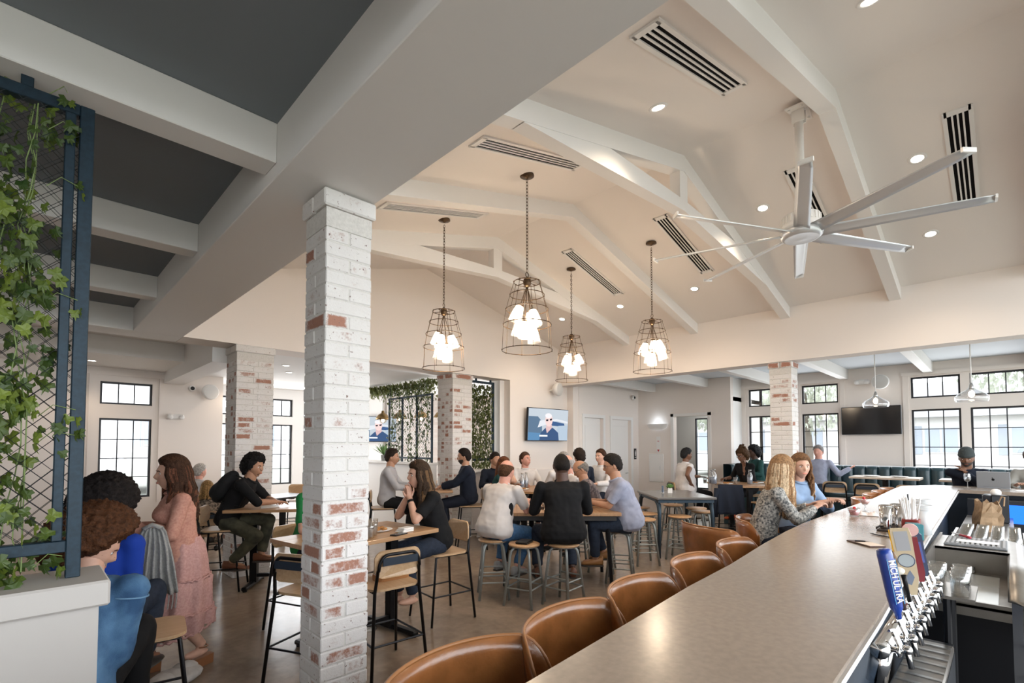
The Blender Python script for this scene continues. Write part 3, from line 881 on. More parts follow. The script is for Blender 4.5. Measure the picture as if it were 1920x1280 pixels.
# brass dome pendants in the far room, glass pendants in the annex
M_BRASS = mat('aged_brass', (.30, .20, .09), .35, .9)
def brass_pendant():
    t = link('dome_pendant', None)
    MB().lathe([(.012, .20), (.03, .19), (.035, .15), (.06, .135), (.11, .10), (.15, .04), (.165, 0), (.155, 0), (.10, .09), (.02, .13)], 28, cap=False).build('shade', M_BRASS, t, True)
    MB().lathe([(.10, 0), (.085, -.045), (.05, -.075), (.0, -.085)], 20, cap=False).build('glass_globe', mat_glass('globe_glass', (1, .95, .85), .12), t, True)
    MB().ell((0, 0, -.02), (.035, .035, .045)).build('bulb', mat_emit('dome_bulb', (1, .82, .6), 7), t, True)
    MB().tube([(0, 0, .2), (0, 0, .8)], .005, 6).build('cord', M_BLACK, t)
    return t
bp_ = brass_pendant(); first = True
for (x, y, z, lab) in [(5.68, 9.84, 2.29, 'brass dome pendant in front of the far television'), (5.95, 9.57, 2.31, 'brass dome pendant second from the far television'), (6.29, 9.23, 2.33, 'brass dome pendant hanging before the ivy trellis'), (6.61, 8.92, 2.34, 'brass dome pendant half hidden by the brick column')]:
    o = bp_ if first else copy_tree(bp_); first = False
    o.location = (x, y, z); o['label'] = lab; o['category'] = 'pendant lamp'; o['group'] = 'brass dome pendants'
def glass_pendant():
    t = link('glass_pendant', None)
    MB().lathe([(.03, .20), (.06, .17), (.15, .115), (.185, .07), (.185, .03), (.17, .0)], 28, cap=False).build('glass_shade', mat_glass('pendant_glass', (.97, .98, 1), .16), t, True)
    MB().lathe([(.012, .27), (.02, .25), (.032, .20), (.03, .17)], 16).build('cap', M_STEEL, t, True)
    MB().ell((0, 0, .11), (.035, .035, .05)).build('bulb', mat_emit('annex_bulb', (1, .85, .62), 9), t, True)
    MB().tube([(0, 0, .26), (0, 0, .95)], .008, 8).build('stem', M_WHITE, t)
    MB().lathe([(.05, .95), (.06, .935), (.02, .925)], 16).build('canopy', M_WHITE, t, True)
    return t
gp = glass_pendant()
gp.location = (10.2, 1.534, 2.35); gp['label'] = 'clear glass pendant hanging in front of the switched-off television'; gp['category'] = 'pendant lamp'; gp['group'] = 'clear glass pendants in the annex'
copy_tree(gp, loc=(9.58, .327, 2.33), label='clear glass pendant hanging in front of the wide annex window')
# ================================================================ furniture
def rrect(w_, d_, r, n=5):
    """rounded rectangle, ccw"""
    pts = []
    for cx, cy, a0 in ((w_ / 2 - r, d_ / 2 - r, 0), (-w_ / 2 + r, d_ / 2 - r, PI / 2), (-w_ / 2 + r, -d_ / 2 + r, PI), (w_ / 2 - r, -d_ / 2 + r, 1.5 * PI)):
        for k in range(n + 1):
            a = a0 + PI / 2 * k / n
            pts.append((cx + r * math.cos(a), cy + r * math.sin(a)))
    return pts

M_PLY = mat_wood('ply_back', (.55, .37, .22), (.47, .30, .16), .4)
M_PLYEDGE = mat('ply_edge', (.62, .47, .32), .5)
def make_bar_chair(seat=.66, top=.94):
    """black tube high chair with ply seat and back; sitter faces +x"""
    t = link('high_chair', None)
    s_ = seat
    # ply seat, dished
    mb = MB(); P_ = rrect(.40, .40, .09, 5)
    mb.prism(P_, s_ - .018, s_, 'z'); mb.build('seat', M_PLY, t)
    # rear frame: two legs joined by an arch
    pts = [(-.25, -.225, .006), (-.195, -.18, s_ - .02), (-.215, -.165, top - .14)]
    arch = []
    for k in range(7):
        a = PI * k / 12
        arch.append((-.225 - .006 * k / 6, -.165 + .07 * (1 - math.cos(a)), top - .14 + .11 * math.sin(a)))
    left = pts + arch
    right = [(p[0], -p[1], p[2]) for p in left][::-1]
    MB().tube(left + right, .0125, 8).build('rear_frame', M_BLACK, t, True)
    for q in (-1, 1):
        MB().tube([(.235, q * .215, .006), (.165, q * .17, s_ - .03), (.10, q * .165, s_ - .022), (-.19, q * .175, s_ - .022)], .0115, 8).build('leg', M_BLACK, t, True)
    zf = .27
    def at(z, x0, y0, x1, y1): 
        f = z / (s_ - .02); return (x0 + (x1 - x0) * f, y0 + (y1 - y0) * f, z)
    fl = [at(zf, .235, q * .215, .165, q * .17) for q in (-1, 1)]; rl = [at(zf, -.25, q * .225, -.195, q * .18) for q in (-1, 1)]
    for a, b in ((fl[0], fl[1]), (rl[0], rl[1]), (fl[0], rl[0]), (fl[1], rl[1])):
        MB().tube([a, b], .008, 6).build('foot_rail', M_BLACK, t)
    # curved ply back in front of the arch
    n = 12; w_ = .37; h0, h1 = top - .20, top
    vs = []; m_ = 9
    outline = rrect(w_, h1 - h0, .065, 6)
    for side in (0, 1):
        for (y, z) in outline:
            x = -.215 - .02 + .055 * (y / (w_ / 2)) ** 2 * .6 + side * .014
            vs.append((x, y, (h0 + h1) / 2 + z))
    k = len(outline)
    fs = [tuple(range(k)), tuple(range(k, 2 * k))[::-1]] + [(i, k + i, k + (i + 1) % k, (i + 1) % k) for i in range(k)]
    MB().add(vs, fs).build('backrest', M_PLY, t)
    MB().box(-.245, -.236, -.14, .14, top - .105, top - .05).build('back_plate', mat('dark_plate', (.02, .03, .045), .4), t)
    return t
M_STOOLSEAT = mat_wood('stool_seat_wood', (.55, .33, .17), (.42, .235, .11), .4)
def make_metal_stool(seat=.65):
    t = link('metal_stool', None)
    MB().lathe([(.0, seat - .03), (.14, seat - .03), (.168, seat - .022), (.172, seat - .008), (.16, seat), (.0, seat - .003)], 28, cap=False).build('seat', M_STOOLSEAT, t, True)
    MB().lathe([(.10, seat - .045), (.135, seat - .04), (.14, seat - .03)], 20).build('seat_ring', M_GREYMETAL, t, True)
    a0 = PI / 4
    pos = {}
    for k in range(4):
        a = a0 + k * PI / 2; c, s_ = math.cos(a), math.sin(a)
        prof = [(.06, seat - .042), (.115, seat - .047), (.145, seat - .075), (.16, seat - .13), (.232, .006)]
        MB().tube([(r * c, r * s_, z) for r, z in prof], .0158, 8).build('leg', M_GREYMETAL, t, True)
        for z in (.19, .30):
            f = (z - .006) / (seat - .136); r = .232 + (.16 - .232) * f
            pos[(k, z)] = (r * c, r * s_, z)
    for z, ks in ((.19, (0, 2)), (.30, (1, 3)), (.19, (1, 3)), (.30, (0, 2))):
        if z == .30 and 0 in ks: continue
        for k in ks: MB().tube([pos[(k, z)], pos[((k + 1) % 4, z)]], .009, 6).build('foot_rail', M_GREYMETAL, t)
    for k in (0, 2): MB().tube([(pos[(k, .30)][0], pos[(k, .30)][1], .27), (pos[((k + 1) % 4, .30)][0], pos[((k + 1) % 4, .30)][1], .27)], .009, 6).build('foot_rail', M_GREYMETAL, t)
    return t
M_LEATHER = mat('tan_leather', (.36, .135, .040), .24, noise=.35, nscale=7, bump=.12, bscale=90, coat=.4)
M_PIPING = mat('leather_piping', (.34, .14, .045), .35)
def make_leather_stool():
    """low-backed leather counter stool; sitter faces +x, back on -x"""
    t = link('leather_stool', None)
    s_ = .735; nA, nH = 30, 6
    def P_(th, h, side):
        # th: -1..1 along the back, h 0..1 up
        a = th * 1.42
        top = 1.015 - .012 * abs(th) ** 2 - .30 * max(0, abs(th) - .66) ** 2 * 3.2
        z = s_ - .06 + (top - (s_ - .06)) * h
        r = .225 + .045 * h + side * .028 * (1 - .55 * h ** 3)
        return (-r * math.cos(a) * .85 + .02, r * math.sin(a) * 1.26, z)
    vs = []; fs = []
    W_ = nA + 1
    for side in (0, 1):
        for j in range(nH + 1):
            for i in range(W_): vs.append(P_(-1 + 2 * i / nA, j / nH, side))
    N_ = W_ * (nH + 1)
    for j in range(nH):
        for i in range(nA):
            q = (j * W_ + i, j * W_ + i + 1, (j + 1) * W_ + i + 1, (j + 1) * W_ + i)
            fs.append(q); fs.append(tuple(N_ + x for x in q)[::-1])
    for i in range(nA):
        fs.append((nH * W_ + i, nH * W_ + i + 1, N_ + nH * W_ + i + 1, N_ + nH * W_ + i)); fs.append((i + 1, i, N_ + i, N_ + i + 1))
    for j in range(nH):
        fs.append((j * W_, (j + 1) * W_, N_ + (j + 1) * W_, N_ + j * W_)); fs.append((j * W_ + nA, N_ + j * W_ + nA, N_ + (j + 1) * W_ + nA, (j + 1) * W_ + nA))
    MB().add(vs, fs).build('backrest', M_LEATHER, t, True)
    pp = [P_(-1, h / 5, .5) for h in range(0, 5)] + [P_(-1 + 2 * i / nA, 1.0, .5) for i in range(nA + 1)] + [P_(1, h / 5, .5) for h in range(4, -1, -1)]
    MB().tube(pp, .0075, 6).build('piping', M_PIPING, t, True)
    MB().lathe([(0, s_ - .075), (.19, s_ - .07), (.215, s_ - .04), (.205, s_ - .005), (.16, s_ + .012), (0, s_ + .016)], 28, cap=False).build('seat', M_LEATHER, t, True)
    for k in range(4):
        a = PI / 4 + k * PI / 2
        MB().tube([(.15 * math.cos(a), .15 * math.sin(a), s_ - .07), (.25 * math.cos(a), .25 * math.sin(a), .006)], .012, 8).build('leg', M_BLACK, t, True)
    MB().tube([(.215 * math.cos(2 * PI * k / 24), .215 * math.sin(2 * PI * k / 24), .27) for k in range(24)], .008, 6, closed=True).build('foot_ring', M_BLACK, t, True)
    return t

def table_T(label, c, rz, w_, d_, z, top_mat, th=.035, foot=True):
    """pedestal table: plank top on two black posts with T feet"""
    t = thing('high_table', label, 'table', (c[0], c[1], 0), rz)
    n = 4
    for k in range(n):
        y0 = -d_ / 2 + d_ * k / n; MB().bbox(-w_ / 2, w_ / 2, y0 + .0004, y0 + d_ / n - .0004, z - th, z, .003).build('top_plank', top_mat, t)
    xs = (-w_ * .3, w_ * .3) if w_ > 1.0 else (0,)
    for x in xs:
        MB().box(x - .04, x + .04, -.04, .04, .04, z - th).build('post', M_BLACK, t)
        MB().bbox(x - .035, x + .035, -d_ * .46, d_ * .46, .012, .055, .012).build('foot_bar', M_BLACK, t)
        MB().box(x - .03, x + .03, -d_ * .4, d_ * .4, z - th - .02, z - th).build('top_bracket', M_BLACK, t)
        for q in (-1, 1): MB().lathe([(.025, 0), (.025, .014)], 12, (x, q * d_ * .42, 0)).build('glide', M_BLACK, t)
    if len(xs) == 2: MB().box(xs[0], xs[1], -.02, .02, .10, .14).build('stretcher', M_BLACK, t)
    return t

chairA = make_bar_chair(.66, .94)
chairB = make_bar_chair(.72, .99)
used = set()
def place(proto, x, y, rz, label, cat, group, z=0):
    o = proto if proto.name not in used else copy_tree(proto)
    used.add(proto.name)
    o.location = (x, y, z); o.rotation_euler = (0, 0, rz); o['label'] = label; o['category'] = cat; o['group'] = group
    return o
G1 = 'black tube high chairs with ply seats'
table_T('oak high table behind the slim brick column, set with glasses', (2.10, 4.02), .14, 1.2, .75, .935, M_OAKTOP)
place(chairA, 1.55, 3.64, .45, 'empty ply high chair half hidden by the slim brick column', 'chair', G1)
place(chairA, 2.00, 3.40, 1.50, 'ply high chair with a striped bag on its seat', 'chair', G1)
place(chairA, 2.98, 4.00, 3.05, 'ply high chair the woman in the black t-shirt sits on', 'chair', G1)
place(chairA, 1.90, 4.72, -1.2, 'ply high chair under the person in green', 'chair', G1)
table_T('oak high table the young man with a backpack leans on', (2.32, 6.32), -.62, 1.2, .70, .955, M_OAKTOP)
place(chairB, 1.70, 6.62, -.5, 'black high chair under the young man with a backpack', 'chair', G1)
table_T('small oak high table between the man in grey and the man in a blazer', (4.70, 6.72), -.5, .75, .70, .985, M_OAKTOP)
place(chairB, 5.30, 6.32, 2.55, 'ply high chair the man in the navy blazer sits on', 'chair', G1)
place(chairB, 4.12, 7.08, -.55, 'ply high chair the man in the grey shirt sits on', 'chair', G1)

# group table with metal stools
t = thing('high_table', 'large wooden high table the group of men sit around', 'table', (4.86, 4.10, 0), .78)
for k in range(6):
    y0 = -.75 + 1.5 * k / 6; MB().bbox(-.45, .45, y0 + .0005, y0 + .25 - .0005, .86, .90, .003).build('top_plank', M_OAKTOP, t)
for x in (-.30, .30):
    for y in (-.6, .6):
        MB().tube([(x, y, .86), (x * 1.15, y * 1.08, .006)], [.03, .022], 8).build('leg', M_BLACK, t)
MB().box(-.4, .4, -.7, .7, .80, .858).build('apron', mat('dark_apron', (.03, .025, .022), .5), t)
stool = make_metal_stool(.65)
G2 = 'grey metal stools with round wooden seats'
for x, y, rz, lab in [(3.86, 3.70, .3, 'metal stool with a black case on its seat beside the man in the polo'), (3.80, 4.13, .9, 'metal stool the man in the white polo sits on'),
                      (4.16, 3.40, .1, 'metal stool the man in the black shirt sits on'), (5.34, 3.45, .5, 'metal stool the man in the pale blue shirt sits on'),
                      (5.62, 3.92, .5, 'metal stool under the balding man with glasses'), (5.75, 4.45, .5, 'metal stool under the older man in a dark vest')]:
    place(stool, x, y, rz, lab, 'stool', G2)
# blue-grey steel table with a planter
M_BLUESTEEL = mat('blue_steel', (.035, .06, .085), .45, .4)
t = thing('high_table', 'grey-topped high table on blue steel legs with a small succulent', 'table', (7.55, 3.85, 0), .785)
MB().bbox(-.62, .62, -.45, .45, .885, .92, .006).build('top', mat('grey_stone_top', (.16, .155, .15), .25), t)
for sx in (-1, 1):
    for sy in (-1, 1):
        MB().tube([(sx * .40, sy * .40, .85), (sx * .52, sy * .40, .80), (sx * .56, sy * .40, .68), (sx * .58, sy * .42, .006)], [.035, .035, .03, .026], 8).build('leg', M_BLUESTEEL, t, True)
MB().box(-.58, .58, -.42, .42, .835, .884).build('apron', M_BLUESTEEL, t)
for x, y, rz, lab in [(7.04, 3.50, .2, 'metal stool drawn up to the near edge of the grey-topped table'), (6.95, 4.00, .6, 'metal stool at the corner of the grey-topped table by the man in pale blue'),
                      (7.82, 3.50, .4, 'metal stool at the grey-topped table, on the side of the bar'), (6.38, 3.72, .9, 'metal stool with a worn wooden seat behind the man in pale blue'),
                      (8.3, 4.25, .1, 'metal stool on the far side of the grey-topped table'), (7.6, 4.5, .7, 'metal stool tucked under the far corner of the grey-topped table'), (8.15, 3.75, .3, 'metal stool tucked under the end of the grey-topped table')]:
    place(stool, x, y, rz, lab, 'stool', G2)
# far group behind the men
table_T('round-edged oak high table of the far group by the back wall', (6.1, 5.75), .6, 1.3, .75, .98, M_OAKTOP)
for x, y, rz, lab in [(5.62, 6.05, .2, 'metal stool of the woman with long auburn hair'), (6.52, 6.22, -1.2, 'metal stool of the man with the ruddy face'), (6.34, 5.15, 1.6, 'metal stool of the grey-haired man seen from behind'), (6.90, 5.25, .4, 'metal stool of the partly hidden dark-haired person'), (7.55, 5.25, .1, 'metal stool of the young man in the white shirt'), (6.10, 6.62, .3, 'metal stool of the dark-haired man by the back wall')]:
    place(stool, x, y, rz, lab, 'stool', G2)

# leather stools at the bar
ls = make_leather_stool()
G3 = 'tan leather bar stools along the bar'
LS = [(1.02, 1.35, -1.55, 'tan leather bar stool cut by the bottom edge of the picture, nearest of the row'), (1.60, 1.37, -1.46, 'tan leather bar stool second along the bar'), (2.20, 1.40, -1.46, 'tan leather bar stool third along the bar'),
      (2.90, 1.44, -1.46, 'tan leather bar stool fourth along the bar'), (3.60, 1.46, -1.46, 'tan leather bar stool fifth along the bar'), (4.32, 1.82, -.4, 'tan leather bar stool turned away from the bar, sixth of the row'),
      (4.98, 1.66, -1.25, 'tan leather bar stool the woman in the dotted blouse sits on'), (5.80, 1.60, -1.7, 'tan leather bar stool the woman in the blue shirt sits on'),
      (7.0, 1.50, -1.5, 'tan leather bar stool just past the woman in the blue shirt'), (7.65, 1.50, -1.5, 'tan leather bar stool by the banquette, second past the woman in blue'), (8.25, 1.50, -1.5, 'tan leather bar stool third past the woman in blue'),
      (8.85, 1.50, -1.55, 'tan leather bar stool last before the bar corner'), (10.5, -.15, 3.14, 'tan leather bar stool under the person at the picture edge'), (10.45, .62, 3.14, 'tan leather bar stool the man in the beanie sits on')]
for x, y, rz, lab in LS:
    far_ = 6.3 < x < 9
    o = place(ls, x, y - (.42 if far_ else .20 if x < 4 else 0), rz, lab, 'bar stool', G3)
    if far_: o.scale = (1.06, 1.06, 1.07)

# annex: banquette, tables, chairs
M_TEAL = mat('teal_vinyl', (.022, .055, .068), .32, noise=.2, nscale=6, coat=.15)
bq = thing('banquette', 'long teal channel-tufted banquette under the annex windows', 'bench', (12.2, 1.2, 0), 0)
MB().box(-.72, -.02, -3.2, 3.2, 0, .62).build('plinth', M_TEAL, bq)
for k in range(4):
    y0 = -3.2 + 1.6 * k; MB().bbox(-.76, -.18, y0 + .003, y0 + 1.597, .62, .77, .04).build('seat_cushion', M_TEAL, bq, True)
chm = None; n = 32
vs = []; fs = []; q = 8
for j, (z, o_) in enumerate([(.74, 0), (.80, .008), (1.22, 0), (1.285, .02), (1.30, .06)]):
    for k in range(q + 1):
        a = PI * k / q; vs.append((-.20 - .055 * math.sin(a) + o_, -.1 * math.cos(a), z))
for j in range(4):
    for k in range(q): fs.append((j * (q + 1) + k, j * (q + 1) + k + 1, (j + 1) * (q + 1) + k + 1, (j + 1) * (q + 1) + k))
b0 = len(vs); vs += [(-.02, -.1, .74), (-.02, .1, .74), (-.02, -.1, 1.30), (-.02, .1, 1.30)]
fs += [(4 * (q + 1) + k, 4 * (q + 1) + k + 1, b0 + 3) for k in range(q)] + [(4 * (q + 1), b0 + 3, b0 + 2), (b0, b0 + 2, b0 + 3, b0 + 1)]
chm = MB().add(vs, fs).mesh('back_channel', M_TEAL, True)
for k in range(n): link('back_channel', chm, bq, (0, -3.1 + .2 * k, 0))
bq2 = thing('banquette', 'short teal tufted banquette return beside the white pier', 'bench', (11.3, 4.43, 0), -PI / 2)
MB().box(-.62, -.02, -.25, .35, 0, .62).build('plinth', M_TEAL, bq2)
MB().bbox(-.66, -.18, -.25, .35, .62, .77, .04).build('seat_cushion', M_TEAL, bq2, True)
for k in range(3): link('back_channel', chm, bq2, (0, -.15 + .2 * k, 0))
bq2.rotation_euler = (0, 0, PI / 2)
M_PALE = mat_wood('pale_table_top', (.62, .52, .42), (.56, .45, .35), .4)
table_T('pale high table set in front of the long banquette', (11.05, 1.55), PI / 2, 1.0, .6, 1.14, M_PALE)
table_T('second pale high table in front of the banquette, by the wide window', (11.05, .30), PI / 2, 1.0, .6, 1.14, M_PALE)
chairC = make_bar_chair(.74, 1.06)
for (x, y, rz, lab) in [(10.45, 1.72, .1, 'ply chair with its back to the bar at the pale table'), (10.45, 1.12, 0, 'ply chair beside the second pale table'), (10.55, 2.25, .3, 'ply chair at the end of the pale table, seen edge-on')]:
    place(chairC, x, y, rz, lab, 'chair', G1)
table_T('oak high table crowded with food and water bottles in the annex', (9.75, 3.62), .85, 1.15, .75, .975, M_OAKTOP)
for (x, y, rz, lab) in [(9.25, 4.55, -.75, 'ply high chair the woman in the white top sits on'), (9.0, 3.55, .6, 'ply high chair with a jacket hung on its back'), (9.15, 2.95, .95, 'ply high chair with its back to the bar at the crowded table'), (10.4, 3.6, 2.6, 'ply high chair of the woman in black with piled-up curls')]:
    place(chairB, x, y, rz, lab, 'chair', G1)
# ================================================================ people
PENDING = []     # (object, extra mesh) to convert at the end
def smooth01(a, b, x):
    t_ = max(0., min(1., (x - a) / (b - a))); return t_ * t_ * (3 - 2 * t_)
def lerp(a, b, t_): return a + (b - a) * t_

CLOUD = bpy.data.textures.new('cloth_folds', 'CLOUDS'); CLOUD.noise_scale = .09; CLOUD.noise_depth = 1
CURLS = bpy.data.textures.new('hair_curls', 'CLOUDS'); CURLS.noise_scale = .018; CURLS.noise_depth = 1

def soft(name, mb, m, parent, vox, iters=4, fold=0., tex=None, extra=None, **kw):
    o = mb.build(name, m, parent, True, **kw)
    r = o.modifiers.new('r', 'REMESH'); r.mode = 'VOXEL'; r.voxel_size = vox; r.use_smooth_shade = True
    if iters:
        s_ = o.modifiers.new('s', 'SMOOTH'); s_.factor = .5; s_.iterations = iters
    if fold:
        d = o.modifiers.new('d', 'DISPLACE'); d.texture = tex or CLOUD; d.strength = fold; d.mid_level = .5; d.texture_coords = 'LOCAL'
    PENDING.append((o, extra))
    return o

def ik(a, t_, l1, l2, pole):
    d = t_ - a; L = d.length
    if L > (l1 + l2) * .999:
        d = d * ((l1 + l2) * .999 / L); t_ = a + d; L = d.length
    if L < 1e-4: d = Vector((1, 0, 0)); L = .01
    x = (l1 * l1 - l2 * l2 + L * L) / (2 * L); h2 = max(0., l1 * l1 - x * x)
    dn = d.normalized(); p = pole - dn * pole.dot(dn)
    if p.length < 1e-4: p = Vector((0, 0, -1)) - dn * (-dn.z)
    p.normalize()
    return a + dn * x + p * math.sqrt(h2), t_

def head_pt(fx, ly, uz, male=0.5):
    x = .097 * fx; y = .0755 * ly; z = .116 * uz
    s_ = smooth01(-.05, -1, uz)
    y *= 1 - (.30 - .08 * male) * s_
    if fx > 0: x += .010 * s_ * fx
    else: x *= 1 - .40 * s_
    if fx > .2:
        ridge = smooth01(.16, -.20, uz) * (1 - smooth01(-.22, -.36, uz))
        x += .020 * math.exp(-(ly / .14) ** 2) * ridge
        x -= .010 * math.exp(-((abs(ly) - .38) / .15) ** 2 - ((uz - .05) / .12) ** 2)
        x += .004 * math.exp(-((uz - .24) / .09) ** 2)
        x += .006 * math.exp(-(ly / .24) ** 2) * (math.exp(-((uz + .47) / .045) ** 2) + .9 * math.exp(-((uz + .58) / .05) ** 2))
        x += .009 * math.exp(-(ly / .30) ** 2 - ((uz + .88) / .14) ** 2)
        x += .004 * math.exp(-((abs(ly) - .55) / .2) ** 2 - ((uz + .2) / .2) ** 2)
    return Vector((x, y, z))

def head_grid(nu, nv, fn):
    vs = []; fs = []
    for j in range(nv + 1):
        t_ = PI * j / nv; uz = -math.cos(t_); r = math.sin(t_)
        for i in range(nu):
            tt = -PI + 2 * PI * i / nu
            az = tt - .55 * math.sin(tt)
            vs.append(fn(r * math.cos(az), r * math.sin(az), uz, az))
    for j in range(nv):
        for i in range(nu):
            i2 = (i + 1) % nu
            fs.append((j * nu + i, j * nu + i2, (j + 1) * nu + i2, (j + 1) * nu + i))
    return vs, fs

def hairline(fx, front=.60, side=.02, back=-.62):
    if fx > 0: return lerp(side, front, smooth01(.05, .75, fx))
    return lerp(side, back, smooth01(0, -.6, fx))

def add_hand(mb, W_, d, n, sgn, curl, s_):
    """palm goes to the remesh list, fingers returned as tubes; sgn +1 left hand"""
    d = d.normalized(); n = (n - d * n.dot(d)).normalized(); lat = d.cross(n)
    fing = []
    for k, (o_, L) in enumerate(((.030, .068), (.011, .078), (-.010, .073), (-.029, .058))):
        b = W_ + d * .088 * s_ + lat * o_ * s_ + n * .002
        c1 = curl * (.8 + .15 * k)
        p = [W_ + d * .05 * s_ + lat * o_ * .8 * s_, b]
        a = 0
        for seg, q in ((.42, .6), (.33, 1.2), (.25, 1.6)):
            a = c1 * q
            p.append(p[-1] + (d * math.cos(a) + n * math.sin(a)) * L * seg * s_)
        fing.append((p, [.0095 * s_, .0092 * s_, .0085 * s_, .0078 * s_, .0058 * s_]))
    th = W_ + d * .03 * s_ + lat * .026 * s_ * 1
    td = (d * .75 + lat * .65 + n * .35).normalized()
    td2 = (d * .95 + lat * .2 + n * .5 * (.5 + curl)).normalized()
    fing.append(([W_ + d * .012 * s_ + lat * .012 * s_, th + td * .012, th + td * .045 * s_, th + td * .045 * s_ + td2 * .034 * s_], [.013 * s_, .0125 * s_, .0105 * s_, .0065 * s_]))
    return fing

SKIN = {'fair': (.62, .36, .26), 'tan': (.46, .24, .145), 'pink': (.66, .33, .25), 'brown': (.20, .095, .055), 'dark': (.085, .042, .028), 'olive': (.50, .29, .19)}
def skin(k): return mat('skin_' + k, SKIN[k], .5, noise=.12, nscale=25, spec=.4)

def person(label, loc, face, pel=.76, lean=.1, side=0., hy=0., hp=.05, hl=(.30, .18, 1.0), hr=(.30, -.18, 1.0), fl=None, fr=None, sc=1., g=1., sk='fair', male=.5,
           top=None, topt='tee', sleeve=None, bot=None, shoes=None, hair=('short', (.05, .03, .02)), vox=.012, near=True, belly=0., bust=0., group=None, standing=False,
           palmn=(0, 0, -1), curl=.5, hsc=1.1, glasses=None, beard=None, collar=None, elbow=(-.5, .6, -.8), headfwd=0., pocket=None, z0=0., jacket=None, legs=True, toe=(0, 0)):
    S = sc
    M_S = skin(sk)
    body = MB()
    ex = MB()
    # ---- spine
    t1 = Vector((math.sin(lean * .7), math.sin(side * .6), math.cos(lean * .7))).normalized()
    t2 = Vector((math.sin(lean * 1.25), math.sin(side), math.cos(lean * 1.25))).normalized()
    t3 = Vector((math.sin(lean * .9) + headfwd, math.sin(side * .7), math.cos(lean * .9))).normalized()
    P0 = Vector((0, 0, pel)); Y = Vector((0, 1, 0))
    def Rm(t_): x = Y.cross(t_).normalized(); y = t_.cross(x); return Matrix((x, y, t_)).transposed()
    R1, R2, R3 = Rm(t1), Rm(t2), Rm(t3)
    waist = P0 + t1 * .19 * S; chest = waist + t2 * .19 * S; nb = chest + t2 * .155 * S
    hc = nb + t3 * .055 * S + Vector((.02 + headfwd * .1, 0, .108 * S))
    shw = (.165 + .025 * male) * S * (.6 + .4 * g)
    sh = {1: chest + t2 * .095 * S + R2 @ Vector((-.01, shw, 0)), -1: chest + t2 * .095 * S + R2 @ Vector((-.01, -shw, 0))}
    hip = {q: P0 + Vector((0, q * .088 * S, -.01)) for q in (1, -1)}
    # ---- legs
    ANK = {}; KN = {}
    l1, l2 = .435 * S, .42 * S
    deff = {1: fl, -1: fr}
    for q in (1, -1):
        if deff[q] is None:
            tgt = Vector((.02, q * .10, .085)) if standing else Vector((.36 * S, q * .13, .33))
        else: tgt = Vector(deff[q])
        KN[q], ANK[q] = ik(hip[q], tgt, l1, l2, Vector((1, q * .15, .5)))
    # ---- arms
    EL = {}; WR = {}
    for q, tg in ((1, hl), (-1, hr)):
        EL[q], WR[q] = ik(sh[q], Vector(tg), .285 * S, .25 * S, Vector((elbow[0], q * elbow[1], elbow[2])))
    def torso(mb, inf, lower=True):
        gc = .5 + .5 * g
        key = [(P0 - t1 * .085 * S, R1, .070 * g, .115 * g), (P0 - t1 * .04 * S, R1, .112 * g, .158 * g), (P0 + t1 * .03 * S, R1, .120 * g, .166 * g), (P0 + t1 * .10 * S, R1, .112 * g, .152 * g), (waist, R1, .104 * g, .136 * g),
               (lerp(waist, chest, .5), R2, .110 * gc, .146 * gc), (chest, R2, .116 * gc, .160 * gc), (chest + t2 * .07 * S, R2, .104 * gc, (.158 + .014 * male) * gc), (chest + t2 * .115 * S, R2, .080, .120 + .02 * male), (nb, R2, .058, .062), (nb + t2 * .02 * S, R2, .05, .05)]
        if lower is False: key = key[3:]
        mb.loft([(c, R, (rx + inf) * S, (ry + inf) * S) for c, R, rx, ry in key])
        for q in (1, -1):
            mb.ell(sh[q], ((.056 + inf) * S,) * 3, None, 12, 8)
            mb.ell(lerp(sh[q], chest + t2 * .07 * S, .45) + t2 * -.01, ((.07 + inf) * S, (.085 + inf) * S, (.075 + inf) * S), R2, 12, 8)
        if belly: mb.ell(waist + R1 @ Vector((.05 * S * (1 + belly), 0, -.02)), ((.10 + .05 * belly + inf) * S, (.13 + .04 * belly + inf) * S, (.16 + inf) * S), R1)
        if bust:
            for q in (1, -1): mb.ell(chest + R2 @ Vector((.075 * S, q * .066 * S, -.02 * S)), ((.060 * bust + inf) * S, (.066 + inf) * S, (.070 + inf) * S), R2)
    torso(body, 0.)
    body.tube([nb - t2 * .04 * S, hc + Vector((-.012, 0, -.05 * S))], [(.062 + .010 * male) * S, (.056 + .010 * male) * S], 14)
    fingers = []
    for q in (1, -1):
        body.tube([sh[q], EL[q]], [.050 * S * (.7 + .3 * g), .040 * S], 12); body.ell(EL[q], (.041 * S,) * 3, None, 10, 6)
        body.tube([EL[q], lerp(EL[q], WR[q], .4), WR[q]], [.041 * S, .040 * S, .027 * S], 12)
        d = (WR[q] - EL[q]).normalized()
        n = Vector(palmn) if abs(Vector(palmn).normalized().dot(d)) < .9 else Vector((1, 0, 0))
        n = (n - d * n.dot(d)).normalized(); lat = d.cross(n)
        Rh_ = Matrix((d, lat, n)).transposed()
        body.ell(WR[q] + d * .045 * S, (.058 * S, .041 * S, .018 * S), Rh_, 12, 8)
        if near:
            fg = add_hand(body, WR[q], d, n * (1 if q * 1 else 1), q, curl, S)
            for p, r in fg: ex.tube(p, r, 7)
        body.tube([hip[q], KN[q]], [.088 * S * (.6 + .4 * g), .060 * S], 14); body.ell(KN[q], (.060 * S,) * 3, None, 12, 8)
        body.tube([KN[q], lerp(KN[q], ANK[q], .35), ANK[q]], [.058 * S, .058 * S, .038 * S], 14)
        fd = Vector((math.cos(toe[0 if q > 0 else 1]), math.sin(toe[0 if q > 0 else 1]), 0))
